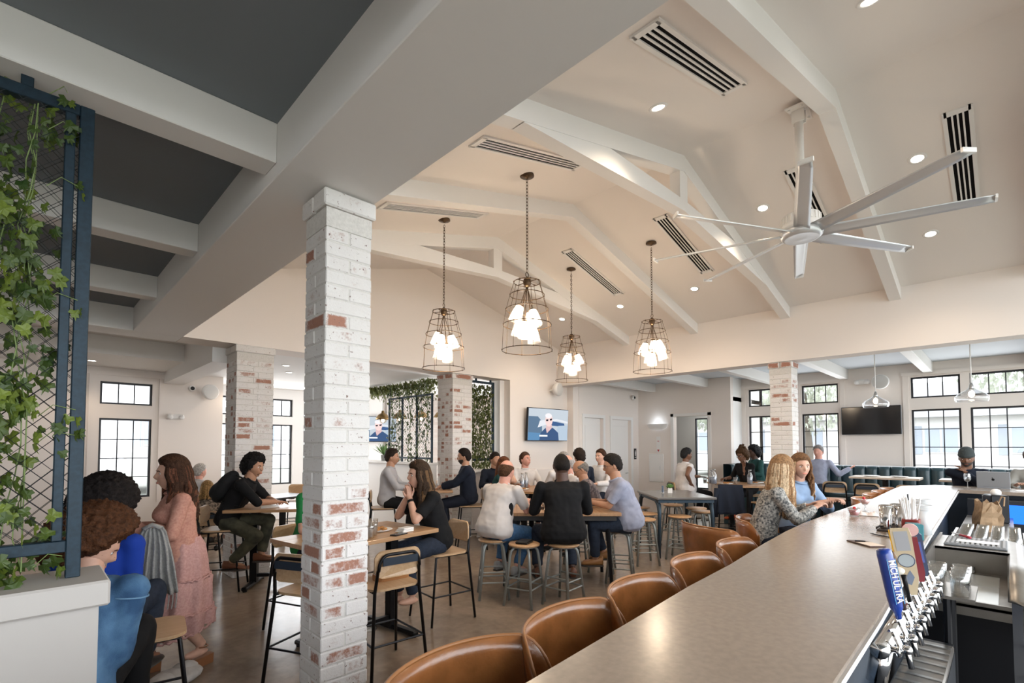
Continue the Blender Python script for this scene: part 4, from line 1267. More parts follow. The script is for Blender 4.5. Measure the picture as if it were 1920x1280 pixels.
        body.ell(ANK[q] + fd * .055 * S + Vector((0, 0, -.045)), (.11 * S, .04 * S, .035 * S), Matrix((fd, Vector((-fd.y, fd.x, 0)), Vector((0, 0, 1)))).transposed(), 12, 8)
    # ---- head (joined to the body mesh)
    Rh = Matrix.Rotation(hy, 3, 'Z') @ Matrix.Rotation(hp, 3, 'Y')
    hs = S * hsc
    def H(v): return hc + Rh @ (Vector(v) * hs)
    nu, nv = (48, 34) if near else (28, 20)
    vs, fs = head_grid(nu, nv, lambda fx, ly, uz, az: H(head_pt(fx, ly, uz, male)))
    ex.add(vs, fs)
    for q in (1, -1):
        ex.ell(H((-.006, q * .076, -.002)), (.017 * hs, .008 * hs, .030 * hs), Rh @ Matrix.Rotation(q * .3, 3, 'Z'), 10, 8)
    root = soft('person', body, M_S, None, vox, 4, 0, None, ex.mesh('extra', M_S, True), loc=(loc[0], loc[1], z0), rot=face, label=label, cat='person', group=group)
    # ---- face parts
    if near:
        M_EYE = mat('eye_white', (.72, .70, .68), .3); M_IR = mat('iris_dark', (.03, .02, .015), .2)
        hcol = hair[1] if isinstance(hair[1], tuple) else (.04, .025, .02)
        M_BROW = mat('brow_%.3f' % hcol[0], tuple(c * .8 for c in hcol), .7)
        lipc = tuple(c * f for c, f in zip(SKIN[sk], (.95, .62, .62)))
        for q in (1, -1):
            e = MB().ell(H((.0775, q * .030, .004)), (.0085 * hs, .0135 * hs, .0075 * hs), Rh, 10, 8).build('eye', M_EYE, root, True)
            MB().ell(H((.0845, q * .029, .004)), (.0026 * hs, .0058 * hs, .0058 * hs), Rh, 8, 6).build('iris', M_IR, e, True)
            MB().tube([H((.093, q * .016, .020)), H((.0935, q * .030, .025)), H((.084, q * .045, .020))], [.0030 * hs, .0036 * hs, .002 * hs], 6).build('eyebrow', M_BROW, root, True)
        MB().ell(H((.0935, 0, -.0605)), (.0065 * hs, .021 * hs, .0075 * hs), Rh, 12, 8).build('lips', mat('lips_' + sk, lipc, .4), root, True)
    # ---- hair
    style, hc_col = hair[0], hair[1]
    HM = mat('hair_%.3f_%.3f' % (hc_col[0], hc_col[2]), hc_col, .68, noise=.55, nscale=60, bump=.7, bscale=110, spec=.2)
    rd = random.Random(int(abs(loc[0] * 97 + loc[1] * 31)) + 5)
    def shell(thr_f, th, m_, name, rough=0., curly=False, extra=None):
        def fn(fx, ly, uz, az):
            f = uz - thr_f(fx, ly)
            m__ = smooth01(-.06, .14, f)
            nn = Vector((fx, ly, uz * .9)).normalized()
            t_ = (th(fx, ly, uz) if callable(th) else th) * m__ - .006 * (1 - m__)
            t_ += rough * m__ * (rd.random() - .5)
            return H(head_pt(fx, ly, min(1, uz), male) + nn * t_)
        vs, fs = head_grid(nu, nv, fn)
        mb = MB().add(vs, fs)
        if extra: extra(mb)
        return mb.build(name, m_, root, True)
    if style == 'short': shell(lambda fx, ly: hairline(fx), lambda fx, ly, uz: .012 + .010 * smooth01(0, .8, uz), HM, 'hair', .010)
    elif style == 'buzz': shell(lambda fx, ly: hairline(fx, .66, .06, -.55), .005, HM, 'hair', .001)
    elif style == 'balding': shell(lambda fx, ly: hairline(fx, .9, .02, -.6) if fx > 0 else hairline(fx), lambda fx, ly, uz: .010 * (1 - smooth01(.35, .60, uz)) - .007 * smooth01(.35, .60, uz), HM, 'hair', .003)
    elif style == 'thick': shell(lambda fx, ly: hairline(fx, .56, -.02, -.66), lambda fx, ly, uz: .018 + .020 * smooth01(-.1, .8, uz), HM, 'hair', .020)
    elif style in ('afro', 'bigafro', 'curls'):
        T = {'afro': .058, 'bigafro': .095, 'curls': .05}[style]
        mb = MB()
        vs, fs = head_grid(44, 32, lambda fx, ly, uz, az: H(head_pt(fx, ly, uz, male) + Vector((fx * .8 - .15, ly, uz * .9 + .1)).normalized() * (T * smooth01(-.1, .25, uz - hairline(fx, .55, -.25, -.85)) - .006)))
        mb.add(vs, fs)
        if style == 'curls':
            for k in range(26):
                a = rd.uniform(0, 2 * PI); z = rd.uniform(.10, .20); r = rd.uniform(0, .06)
                mb.ell(H((-.02 + r * math.cos(a), r * math.sin(a), z)), (.024,) * 3, None, 8, 6)
        o = soft('hair', mb, HM, root, .010, 1, .035, CURLS)
    elif style in ('long', 'wavy', 'bob', 'childbob'):
        shell(lambda fx, ly: hairline(fx, .58, -.12, -.8), lambda fx, ly, uz: .016 + .012 * smooth01(0, .8, uz), HM, 'hair', .003)
        L = {'long': .36, 'wavy': .30, 'bob': .15, 'childbob': .10}[style]
        c2 = hair[2] if len(hair) > 2 else tuple(min(1, c * 1.5) for c in hc_col)
        HM2 = mat('hair_hi_%.3f_%.3f' % (c2[0], c2[2]), c2, .6, noise=.4, nscale=60, bump=.7, bscale=110, spec=.25)
        A, B = MB(), MB()
        n = 72 if near else 30
        for k in range(n):
            az = lerp(1.12, 2 * PI - 1.12, (k + rd.random() * .8) / n)
            ca, sa = math.cos(az), math.sin(az)
            Lk = L * rd.uniform(.85, 1.08); wv = .018 if style == 'wavy' else .007; lat_ = rd.uniform(-.012, .012)
            ph = rd.uniform(0, 6)
            pts = []
            for (uz, k_) in ((.85, 1.05), (.45, 1.12), (0., 1.16), (-.45, 1.22)):
                r = math.sqrt(max(0, 1 - uz * uz))
                q_ = head_pt(r * ca, r * sa, uz, 0) if uz > -.2 else Vector((.086 * ca - .01, .074 * sa, .116 * uz))
                pts.append(hc + Rh @ (Vector((q_.x * k_, q_.y * k_, q_.z * 1.03)) * hs))
            base = pts[-1]; out = Rh @ Vector((ca, sa, 0)); 
            nseg = 5
            for j in range(1, nseg + 1):
                f = j / nseg
                hang = base + Vector((0, 0, -Lk * f)) + out * (.016 * f + wv * math.sin(f * 9 + ph)) + Vector((-out.y, out.x, 0)) * (lat_ * f + wv * .7 * math.cos(f * 8 + ph)) + Vector((-.02 * f, 0, 0)) * (1 if ca < 0 else 0)
                pts.append(hang)
            rr = [.012, .019, .021, .021] + [.021, .020, .019, .015, .004]
            (A if rd.random() < .62 else B).tube(pts, [x * hs for x in rr], 6, flat=.7)
        A.build('hair_lock', HM, root, True); B.build('hair_lock', HM2, root, True)
    elif style == 'beanie':
        shell(lambda fx, ly: .22 if fx > 0 else lerp(.22, -.25, smooth01(0, -.8, fx)), lambda fx, ly, uz: .022 + .03 * smooth01(.4, 1, uz), mat('beanie_knit', hc_col, .9, bump=.8, bscale=120), 'beanie', .002)
    elif style == 'cap':
        shell(lambda fx, ly: .25, lambda fx, ly, uz: .016 + .02 * smooth01(.3, .9, uz), mat('cap_cloth_%.2f' % hc_col[0], hc_col, .8), 'cap',
              extra=lambda mb: mb.ell(H((.125, 0, .042)), (.075, .072, .008), Rh @ Matrix.Rotation(.12, 3, 'Y'), 16, 6))
    if beard:
        shell(lambda fx, ly: 2 if fx < .12 else -2, lambda fx, ly, uz: .005 * smooth01(-.28, -.42, uz) * (1 - .9 * math.exp(-(ly / .2) ** 2 - ((uz + .53) / .07) ** 2)) - .004 * (1 - smooth01(-.28, -.42, uz)), mat('beard_%.2f' % beard[0], beard, .8), 'beard')
    if glasses:
        gmb = MB()
        for q in (1, -1):
            c = Vector((.098, q * .033, .003))
            gmb.tube([H(c + Vector((-.004 * abs(math.cos(a)), .022 * math.cos(a), .017 * math.sin(a)))) for a in [2 * PI * k / 14 for k in range(14)]], .0022, 5, closed=True)
            gmb.tube([H((.094, q * .055, .008)), H((.06, q * .079, .010)), H((-.01, q * .083, .008))], .002, 5)
        gmb.tube([H((.10, .012, .006)), H((.10, -.012, .006))], .002, 5)
        gl = gmb.build('glasses', mat('glasses_%s' % glasses, (.02, .02, .02) if glasses != 'clear' else (.4, .35, .3), .3), root)
        if glasses == 'sun':
            for q in (1, -1): MB().ell(H((.0985, q * .033, .003)), (.003, .022, .017), Rh, 12, 8).build('lens', M_BLACK, gl, True)
    # ---- clothes
    def sleeves(mb, inf, ln):
        for q in (1, -1):
            if ln <= 0: continue
            fu = min(1., ln / .53)
            mb.tube([sh[q], lerp(sh[q], EL[q], fu)], [(.050 * (.7 + .3 * g) + inf) * S, (.042 + inf + (.006 if fu < 1 else 0)) * S], 14)
            if ln > .53:
                ff = (ln - .53) / .47
                mb.ell(EL[q], ((.042 + inf) * S,) * 3, None, 10, 6)
                mb.tube([EL[q], lerp(EL[q], WR[q], ff * .55), lerp(EL[q], WR[q], ff)], [(.042 + inf) * S, (.041 + inf) * S, (.030 + inf) * S], 14)
    ln = {'tee': .42, 'polo': .44, 'long': .97, 'rolled': .60, 'sleeveless': .12}.get(topt, .42) if sleeve is None else sleeve
    if top is not None:
        mb = MB(); torso(mb, .013); sleeves(mb, .012, ln)
        soft('shirt', mb, top, root, vox, 5, .018 if near else .012)
        cm = collar or top
        cpts = [nb + R2 @ Vector((.012 + .066 * S * math.cos(a), .066 * S * math.sin(a), .012 - .012 * math.cos(a))) for a in [2 * PI * k / 18 for k in range(18)]]
        MB().tube(cpts, .012 * S, 6, closed=True, flat=1.0).build('collar', cm, root, True)
    if jacket is not None:
        mb = MB(); torso(mb, .028)
        sleeves(mb, .026, .95)
        soft('jacket', mb, jacket, root, vox, 3, .016)
    if bot is not None:
        mb = MB()
        mb.ell(P0 + t1 * .015 * S, (.128 * g * S, .170 * g * S, .115 * S), R1)
        for q in (1, -1):
            mb.tube([hip[q], KN[q]], [(.100 * (.6 + .4 * g)) * S, .073 * S], 14); mb.ell(KN[q], (.073 * S,) * 3, None, 12, 8)
            e_ = lerp(KN[q], ANK[q], .93)
            mb.tube([KN[q], lerp(KN[q], e_, .4), e_], [.073 * S, .069 * S, .056 * S], 14)
        soft('trousers', mb, bot, root, vox, 3, .014)
    if shoes is not None:
        for q in (1, -1):
            a = toe[0 if q > 0 else 1]
            fd = Vector((math.cos(a), math.sin(a), 0)); lt = Vector((-fd.y, fd.x, 0))
            c = ANK[q]
            mb = MB(); base = c.z - .085
            vs = []; fs = []; n = 14
            secs = [(-.085, .030, .10), (-.07, .038, .105), (-.02, .040, .10), (.05, .046, .075), (.11, .048, .058), (.15, .040, .045), (.172, .018, .03)]
            for (l_, w_, h_) in secs:
                for k in range(n):
                    aa = 2 * PI * k / n
                    zz = math.sin(aa); hh = h_ * (.5 + .5 * zz) if zz > -.6 else 0
                    vs.append(c + fd * l_ * S + lt * w_ * S * math.cos(aa) + Vector((0, 0, -.085 + hh * S)))
            m_ = len(secs)
            for j in range(m_ - 1):
                for k in range(n): fs.append((j * n + k, (j + 1) * n + k, (j + 1) * n + (k + 1) % n, j * n + (k + 1) % n))
            fs += [tuple(range(n)), tuple((m_ - 1) * n + k for k in range(n))[::-1]]
            sho = mb.add(vs, fs).build('shoe', shoes, root, True)
            if near:
                sp = [(-.088, .032), (-.05, .042), (.05, .050), (.12, .050), (.165, .030), (.18, 0), (.165, -.030), (.12, -.050), (.05, -.050), (-.05, -.042), (-.088, -.032)]
                pts2 = [c + fd * p[0] * S + lt * p[1] * S for p in sp]
                k = len(pts2)
                MB().add([(p.x, p.y, c.z - .097) for p in pts2] + [(p.x, p.y, c.z - .078) for p in pts2], [tuple(range(k)), tuple(range(k, 2 * k))[::-1]] + [(i, k + i, k + (i + 1) % k, (i + 1) % k) for i in range(k)]).build('sole', mat('shoe_sole', (.05, .04, .035), .7), sho)
    info = dict(root=root, hc=hc, Rh=Rh, H=H, chest=chest, waist=waist, P0=P0, R1=R1, R2=R2, nb=nb, sh=sh, EL=EL, WR=WR, KN=KN, ANK=ANK, S=S, t1=t1, t2=t2, hip=hip)
    return info

def cloth(name, c, rough=.85, **kw): return mat(name, c, rough, spec=.25, **kw)
C_BLACK = cloth('black_cotton', (.007, .007, .008)); C_NAVY = cloth('navy_wool', (.010, .014, .026)); C_JEAN = cloth('dark_denim', (.025, .034, .055), noise=.3, nscale=40)
C_JEANB = cloth('blue_denim', (.05, .12, .24), noise=.3, nscale=40); C_GREY = cloth('pale_grey_cotton', (.42, .41, .42)); C_PBLUE = cloth('pale_blue_linen', (.34, .36, .46), noise=.12, nscale=20)
C_OFFW = cloth('off_white_polo', (.58, .54, .52)); C_WHITE = cloth('white_cotton', (.66, .64, .64)); C_GREEN = cloth('green_cotton', (.02, .20, .055)); C_OLIVE = cloth('olive_camo', (.09, .085, .055), col2=(.035, .035, .025), nscale=9)
C_TEALC = cloth('dark_teal_cotton', (.02, .07, .065)); C_ROYAL = cloth('royal_blue_cotton', (.012, .05, .36)); C_DENIM = cloth('blue_denim_jacket', (.12, .25, .42), col2=(.035, .09, .19), nscale=7, bump=.3, bscale=300)
C_STRIPE = cloth('plaid_grey', (.26, .22, .22), col2=(.08, .07, .08), nscale=30); C_CHAM = cloth('chambray_blue', (.26, .36, .52), noise=.1, nscale=15)
C_DOT = cloth('dotted_blouse', (.06, .065, .07), col2=(.50, .48, .44), nscale=55); C_LEOP = cloth('spotted_black', (.012, .011, .012), col2=(.45, .36, .28), nscale=38)
S_BROWN = mat('brown_leather_shoe', (.16, .06, .03), .4); S_TAN = mat('tan_leather_shoe', (.33, .15, .05), .4); S_BLK = mat('black_shoe', (.015, .014, .014), .4); S_GREY = mat('grey_trainer', (.30, .29, .28), .7); S_ORANGE = mat('orange_trainer', (.7, .12, .03), .6); S_WHITE = mat('white_trainer', (.6, .6, .58), .7)
BR_DK = (.018, .011, .008)
RIGHT, AWAY, LEFT, TOWARD = -.782, .789, 2.36, -2.353

# ---- the men around the group table
p9 = person('man in an off-white polo with a bald crown, seen from behind', (3.78, 4.10), .12, pel=.745, lean=.34, hy=.1, hp=.25, hl=(.46, .16, 1.02), hr=(.50, -.10, 1.03), sk='pink', male=1, g=1.34, top=C_OFFW, topt='polo', bot=C_JEANB, shoes=S_GREY, hair=('balding', (.10, .045, .02)), belly=.5, fl=(.30, .16, .32), fr=(.22, -.16, .32))
for q in (1, -1):   # black side inset of the polo
    c = p9['waist'] + p9['R1'] @ Vector((.02, q * .178, .03))
    MB().ell(c, (.045, .016, .15), p9['R1'], 14, 10).build('side_inset', C_BLACK, p9['root'], True)
p10 = person('man in a black shirt sitting with his back to the camera', (4.14, 3.38), .86, pel=.745, lean=.16, hp=.30, hl=(.44, .22, .98), hr=(.44, -.22, .98), sk='dark', male=1, g=1.38, sc=1.06, top=C_BLACK, topt='long', bot=C_JEAN, shoes=S_BROWN, hair=('buzz', (.012, .008, .006)), fl=(.22, .26, .34), fr=(.26, -.14, .32), elbow=(-.25, .45, -.8))
p11 = person('man in a pale blue short-sleeved shirt and glasses on the stool by the bar', (5.38, 3.34), 2.30, pel=.745, lean=.28, hp=.22, hl=(.48, .02, 1.0), hr=(.46, -.16, 1.0), sk='tan', male=1, g=1.38, sc=1.05, top=C_PBLUE, topt='polo', bot=C_JEAN, shoes=S_TAN, hair=('short', (.016, .012, .010)), glasses='black', belly=.4, fl=(.42, .02, .30), fr=(.30, -.16, .34))
p12 = person('balding man with glasses looking down in a plaid shirt', (5.56, 3.94), 2.35, pel=.745, lean=.36, hp=.55, hl=(.44, .05, 1.0), hr=(.44, -.15, 1.0), sk='tan', male=1, sc=.97, top=C_STRIPE, topt='long', bot=C_JEAN, shoes=S_BLK, hair=('balding', (.22, .20, .18)), glasses='black')
p13 = person('smiling older man with glasses in a dark vest over a white shirt', (5.72, 4.46), 2.55, pel=.745, lean=.16, hp=.10, hl=(.42, .10, 1.0), hr=(.42, -.15, 1.0), sk='pink', male=1, g=1.1, top=C_WHITE, topt='long', bot=C_NAVY, shoes=S_BLK, hair=('balding', (.45, .42, .40)), glasses='clear')
# ---- far group
p16 = person('grey-haired man in a white shirt seen from behind', (6.34, 5.15), .9, pel=.745, lean=.12, hy=.3, hl=(.4, .2, 1.03), hr=(.4, -.2, 1.03), sk='pink', male=1, g=1.1, sc=1.02, top=C_WHITE, topt='long', bot=C_NAVY, shoes=S_BLK, hair=('short', (.36, .34, .33)), near=False, vox=.016)
p17 = person('ruddy man in a white shirt leaning back and looking up', (6.52, 6.22), -2.1, pel=.745, lean=-.06, hy=.5, hp=-.2, hl=(.4, .15, 1.03), hr=(.4, -.15, 1.03), sk='pink', male=1, g=1.1, top=C_WHITE, topt='long', bot=C_NAVY, shoes=S_BLK, hair=('short', (.10, .05, .03)), vox=.014)
p18 = person('woman with long auburn hair and a dark top resting chin on hand', (5.62, 6.05), -.9, pel=.745, lean=.2, hy=-.5, hp=.12, hl=(.32, .12, 1.03), hr=(.24, -.05, 1.30), sk='fair', male=0, sc=.93, bust=1, top=C_TEALC, topt='tee', bot=C_JEAN, shoes=S_BLK, hair=('long', (.16, .055, .02)), vox=.014)
p19 = person('dark-haired man beyond the woman with auburn hair', (6.10, 6.62), -1.9, pel=.745, lean=.05, hy=.2, hl=(.35, .2, 1.03), hr=(.35, -.2, 1.03), sk='tan', male=1, top=C_NAVY, topt='long', bot=C_JEAN, shoes=S_BLK, hair=('short', (.02, .014, .01)), near=False, vox=.016)
p15 = person('dark-haired person partly hidden behind the older man', (6.90, 5.25), 1.1, pel=.80, lean=.05, hl=(.35, .2, 1.03), hr=(.35, -.2, 1.03), sk='fair', male=1, top=C_NAVY, topt='long', bot=C_JEAN, shoes=S_BLK, hair=('thick', (.025, .014, .010)), near=False, vox=.016)
p14 = person('young man with brown hair in a white shirt by the restroom doors', (7.55, 5.25), 2.95, pel=.80, lean=.02, hp=-.05, hy=.1, hl=(.35, .2, 1.03), hr=(.35, -.2, 1.03), sk='fair', male=1, top=C_WHITE, topt='long', bot=C_NAVY, shoes=S_BLK, hair=('short', (.06, .025, .012)), vox=.014)
# ---- the woman in the black t-shirt
p6 = person('woman in a black t-shirt resting her chin on her clasped hands', (2.93, 4.01), 3.02, pel=.76, lean=.30, hp=.02, hy=-.05, hl=(.315, .035, 1.20), hr=(.315, -.04, 1.20), sk='fair', male=0, sc=.98, g=1.12, bust=1.15, top=C_BLACK, topt='tee', bot=C_JEAN, shoes=None, hair=('wavy', (.045, .024, .012), (.16, .085, .035)), palmn=(.3, 0, 1), curl=1.1, elbow=(.7, .35, -1), fl=(.30, .10, .30), fr=(.36, -.08, .28), headfwd=.05)
sg = MB()
for q in (1, -1): sg.tube([p6['H']((.055 + .004 * math.cos(a), q * .034 + .026 * math.cos(a), .118 + .018 * math.sin(a))) for a in [2 * PI * k / 14 for k in range(14)]], .003, 5, closed=True)
sg.build('sunglasses_on_head', mat('tortoise', (.14, .05, .025), .3), p6['root'])
MB().lathe([(.034, -.012), (.035, 0), (.034, .012)], 16, lerp(p6['WR'][1], p6['EL'][1], .16), (p6['WR'][1] - p6['EL'][1]).to_track_quat('Z', 'Y').to_matrix()).build('watch', M_BLACK, p6['root'])
# ---- green shirt behind the column
p5 = person('person in a green t-shirt and grey cap mostly hidden by the slim brick column', (1.93, 4.62), -1.2, pel=.76, lean=.25, hp=.25, hl=(.42, .18, 1.0), hr=(.42, -.18, 1.0), sk='fair', male=1, g=1.15, top=C_GREEN, topt='tee', bot=C_JEAN, shoes=S_BLK, hair=('cap', (.32, .31, .30)), vox=.014)
# ---- young man with backpack
p4 = person('young man in a black sweater with a backpack, forearms on the table', (1.74, 6.60), -.62, pel=.82, lean=.46, hp=.12, hy=-.35, hl=(.50, .12, 1.02), hr=(.56, -.02, 1.02), sk='tan', male=1, top=C_BLACK, topt='long', sleeve=.60, bot=C_OLIVE, shoes=S_BROWN, hair=('afro', (.008, .007, .007)), curl=.4, elbow=(-.2, 1, -.5), fl=(.36, .08, .38), fr=(.10, -.14, .34))
bk = MB(); c = p4['chest'] + p4['R2'] @ Vector((-.19, 0, -.06)); bk.ell(c, (.10, .15, .22), p4['R2']); bk.ell(c + p4['R2'] @ Vector((-.06, 0, -.08)), (.06, .11, .11), p4['R2'])
bkt = soft('backpack', bk, cloth('backpack_black', (.012, .012, .013)), None, .012, 2, .008, loc=(1.74, 6.60, 0), rot=-.62, label='black backpack worn by the young man at the oak table', cat='backpack')
for q in (1, -1):
    MB().tube([c + p4['R2'] @ Vector((.06, q * .10, .20)), p4['sh'][q] + Vector((.01, -q * .04, .075)), p4['sh'][q] + p4['R2'] @ Vector((.10, -q * .04, -.03)), p4['chest'] + p4['R2'] @ Vector((.10, q * .13, -.14)), c + p4['R2'] @ Vector((.06, q * .12, -.16))], .016, 6, flat=.5).build('shoulder_strap', MATS['backpack_black'], bkt, True)
# ---- man in grey and man in blazer
p7 = person('man in a pale grey shirt seated across from the man in the blazer', (4.14, 7.04), -.68, pel=.82, lean=.10, hp=.05, hl=(.42, .12, 1.03), hr=(.42, -.15, 1.03), sk='tan', male=1, g=1.08, top=C_GREY, topt='long', bot=C_BLACK, shoes=S_BROWN, hair=('short', (.03, .018, .012)))
p8 = person('bearded man in a navy blazer and tan shoes', (5.28, 6.34), 2.45, pel=.82, lean=.10, hp=.08, hl=(.46, .10, 1.03), hr=(.44, -.12, 1.03), sk='tan', male=1, g=1.05, top=C_WHITE, topt='long', jacket=C_NAVY, bot=C_NAVY, shoes=S_TAN, hair=('short', (.014, .009, .007)), beard=(.03, .018, .012))
# ---- elderly person, child at the back
p29 = person('white-haired person in a pale patterned top in the far aisle', (2.07, 9.64), .4, pel=.60, lean=.05, hl=(.3, .2, .75), hr=(.3, -.2, .75), sk='pink', male=.5, sc=.95, top=C_GREY, topt='long', bot=C_NAVY, shoes=S_BLK, hair=('short', (.5, .47, .44)), near=False, vox=.016, fl=(.4, .12, .09), fr=(.4, -.12, .09))
p30 = person('blond child in a black spotted dress seen from behind', (1.84, 8.0), 1.2, pel=.53, lean=.05, hl=(.25, .15, .80), hr=(.25, -.15, .80), sk='fair', male=0, sc=.80, top=C_LEOP, topt='tee', bot=C_LEOP, shoes=S_BLK, hair=('childbob', (.42, .25, .10)), near=False, vox=.014, fl=(.3, .1, .25), fr=(.3, -.1, .25))
# ---- two women at the bar
p23 = person('blonde woman in a dotted blouse turned away at the bar', (4.98, 1.66), -1.15, pel=.82, lean=.28, hy=.75, hp=.05, hl=(.42, .10, 1.14), hr=(.44, -.06, 1.14), sk='fair', male=0, sc=.97, bust=1, top=C_DOT, topt='long', curl=1.0, bot=C_JEAN, shoes=S_BLK, hair=('long', (.36, .20, .095), (.66, .48, .30)), elbow=(-.4, .6, -.8))
p24 = person('woman with wavy light brown hair and a blue shirt facing the camera', (5.78, 1.60), -2.2, pel=.82, lean=.16, hy=-.28, hp=.0, hl=(.36, .12, 1.15), hr=(.42, .05, 1.16), sk='fair', male=0, sc=.96, bust=1, top=C_CHAM, topt='rolled', sleeve=.80, curl=1.1, bot=C_JEAN, shoes=S_BLK, hair=('wavy', (.20, .10, .045), (.46, .29, .15)), elbow=(-.2, .6, -.9))
p25 = person('person in a dark cap beyond the two women at the bar', (9.75, 2.70), .2, pel=.85, lean=.0, hl=(.3, .2, 1.05), hr=(.3, -.2, 1.05), sk='brown', male=1, top=C_NAVY, topt='tee', bot=C_JEAN, shoes=S_BLK, hair=('cap', (.03, .022, .02)), near=False, vox=.016)
# ---- annex
p20 = person('woman in a white sleeveless top holding a phone', (9.30, 4.50), -.62, pel=.82, lean=.02, hp=.15, hl=(.38, .10, 1.08), hr=(-.02, -.26, .98), sk='brown', male=0, g=1.5, bust=1.6, belly=.5, sc=1.0, top=C_WHITE, topt='sleeveless', bot=C_BLACK, shoes=S_WHITE, hair=('short', (.02, .02, .022)), vox=.014, elbow=(-.9, .9, -.2))
p21 = person('woman in black with piled-up curls and glasses eating at the crowded table', (10.36, 3.66), 2.75, pel=.84, lean=.26, hp=.22, hl=(.20, .06, 1.28), hr=(.36, -.26, 1.04), sk='brown', male=0, g=1.1, bust=1, sc=.98, top=C_BLACK, topt='long', sleeve=.7, bot=C_BLACK, shoes=S_ORANGE, hair=('curls', (.10, .05, .022)), glasses='black', vox=.014)
p22 = person('person with short dark curls in a green top on the banquette', (11.45, 3.85), 2.4, pel=.86, lean=.12, hl=(.35, .2, 1.1), hr=(.35, -.2, 1.1), sk='dark', male=1, sc=1.0, top=C_TEALC, topt='long', bot=C_JEAN, shoes=S_BLK, hair=('afro', (.02, .02, .022)), near=False, vox=.016, fl=(.5, .12, .35), fr=(.5, -.12, .35))
p26 = person('grey-haired person on the banquette with an arm stretched along its back', (11.62, 2.75), 3.0, pel=.88, lean=-.12, hl=(-.22, .52, 1.26), hr=(.3, -.2, 1.05), sk='pink', male=1, top=C_PBLUE, topt='long', bot=C_JEAN, shoes=S_BLK, hair=('short', (.30, .28, .27)), near=False, vox=.016, fl=(.55, .12, .35), fr=(.55, -.12, .35), elbow=(0, .3, -.6))
p27 = person('bearded man in a grey beanie working at the laptop', (10.42, .45), 3.25, pel=.83, lean=.26, hy=-.1, hp=.20, hl=(.26, -.02, 1.30), hr=(.50, .28, 1.14), sk='brown', male=1, g=1.05, top=C_NAVY, topt='long', bot=C_JEAN, shoes=S_BLK, hair=('beanie', (.045, .055, .055)), beard=(.05, .04, .035), vox=.014, elbow=(-.1, .9, -.6))
p28 = person('person in a light jacket with a backpack strap cut by the picture edge', (10.48, -.30), 3.0, pel=.83, lean=.22, hp=.3, hl=(.42, .15, 1.14), hr=(.42, -.15, 1.14), sk='fair', male=1, top=cloth('stone_fleece', (.34, .33, .30)), topt='long', bot=C_JEAN, shoes=S_BLK, hair=('thick', (.10, .055, .03)), vox=.014)
# ---- near aisle: denim jacket, blue shirt
p2 = person('person in a ripped denim jacket with auburn curls, head bowed', (.125, 2.98), 1.0, pel=.55, lean=.32, hp=.55, hy=-1.1, hl=(.30, .10, .80), hr=(.30, -.02, .80), sk='fair', male=1, g=1.12, sc=1.0, top=C_WHITE, topt='tee', jacket=C_DENIM, bot=C_BLACK, shoes=S_BLK, hair=('bigafro', (.095, .035, .013)), beard=(.35, .28, .24), vox=.010, elbow=(-.35, .12, -.9))
M_SEAM = cloth('denim_seam', (.16, .30, .46))
for q in (1, -1):
    E_, W_, A_ = p2['EL'][q], p2['WR'][q], p2['sh'][q]
    d_s = (E_ - A_).normalized()
    MB().tube([A_ + d_s * .02 + (d_s.orthogonal().normalized() * math.cos(2 * PI * k / 18) + d_s.cross(d_s.orthogonal()).normalized() * math.sin(2 * PI * k / 18)) * .083 for k in range(18)], .004, 5, closed=True).build('shoulder_seam', M_SEAM, p2['root'])
    d_w = (W_ - E_).normalized()
    MB().lathe([(.058, -.05), (.060, -.045), (.059, .0), (.052, .004)], 18, lerp(E_, W_, .93), d_w.to_track_quat('Z', 'Y').to_matrix(), cap=False).build('cuff', M_SEAM, p2['root'], True)
MB().tube([p2['nb'] + p2['R2'] @ Vector((.012 + .085 * math.cos(a), .085 * math.sin(a), .004 - .02 * math.cos(a))) for a in [2 * PI * k / 20 for k in range(20)]], .020, 7, closed=True, flat=.7).build('jacket_collar', C_DENIM, p2['root'], True)
for k in range(56):   # frayed white hem of the denim jacket
    a = 2 * PI * k / 56
    q_ = p2['P0'] + p2['R1'] @ Vector((.158 * math.cos(a), .205 * math.sin(a), -.085))
    MB().tube([q_ + Vector((0, 0, .02)), q_ + Vector((.004 * math.cos(9 * a), .004 * math.sin(7 * a), -.022 - .012 * (k % 3)))], .0045, 4).build('frayed_thread', cloth('pale_thread', (.45, .50, .55)), p2['root'])
p3 = person('person with a dark afro in a royal blue shirt beyond the denim jacket', (.26, 3.78), .9, pel=.64, lean=.22, hp=.25, hl=(.32, .10, .9), hr=(.32, -.08, .9), sk='brown', male=1, g=1.05, top=C_ROYAL, topt='long', bot=C_JEAN, shoes=S_BLK, hair=('bigafro', (.014, .010, .010)), near=False, vox=.012, elbow=(-.35, .2, -.9))
# ---- standing woman in a pink dress
C_DRESS = cloth('pink_floral_dress', (.56, .30, .225), col2=(.46, .21, .16), nscale=70)
C_DRESS2 = cloth('pink_floral_skirt', (.58, .345, .315), col2=(.48, .26, .24), nscale=70)
p1 = person('standing woman in a long pink floral dress and wedge sandals', (.86, 4.52), 3.12, pel=.86, lean=.05, hp=.02, hl=(.25, .05, 1.06), hr=(.27, -.05, 1.04), sk='fair', male=0, sc=.90, hsc=1.2, g=1.15, bust=1.35, standing=True, top=C_DRESS, topt='long', sleeve=.90, hair=('wavy', (.06, .022, .012), (.15, .05, .022)), fl=(-.16, .07, .15), fr=(.16, -.06, .15), toe=(.35, .0), palmn=(0, 1, -.3), curl=.7, elbow=(-.7, .8, -.6), vox=.010)
r = p1['root']
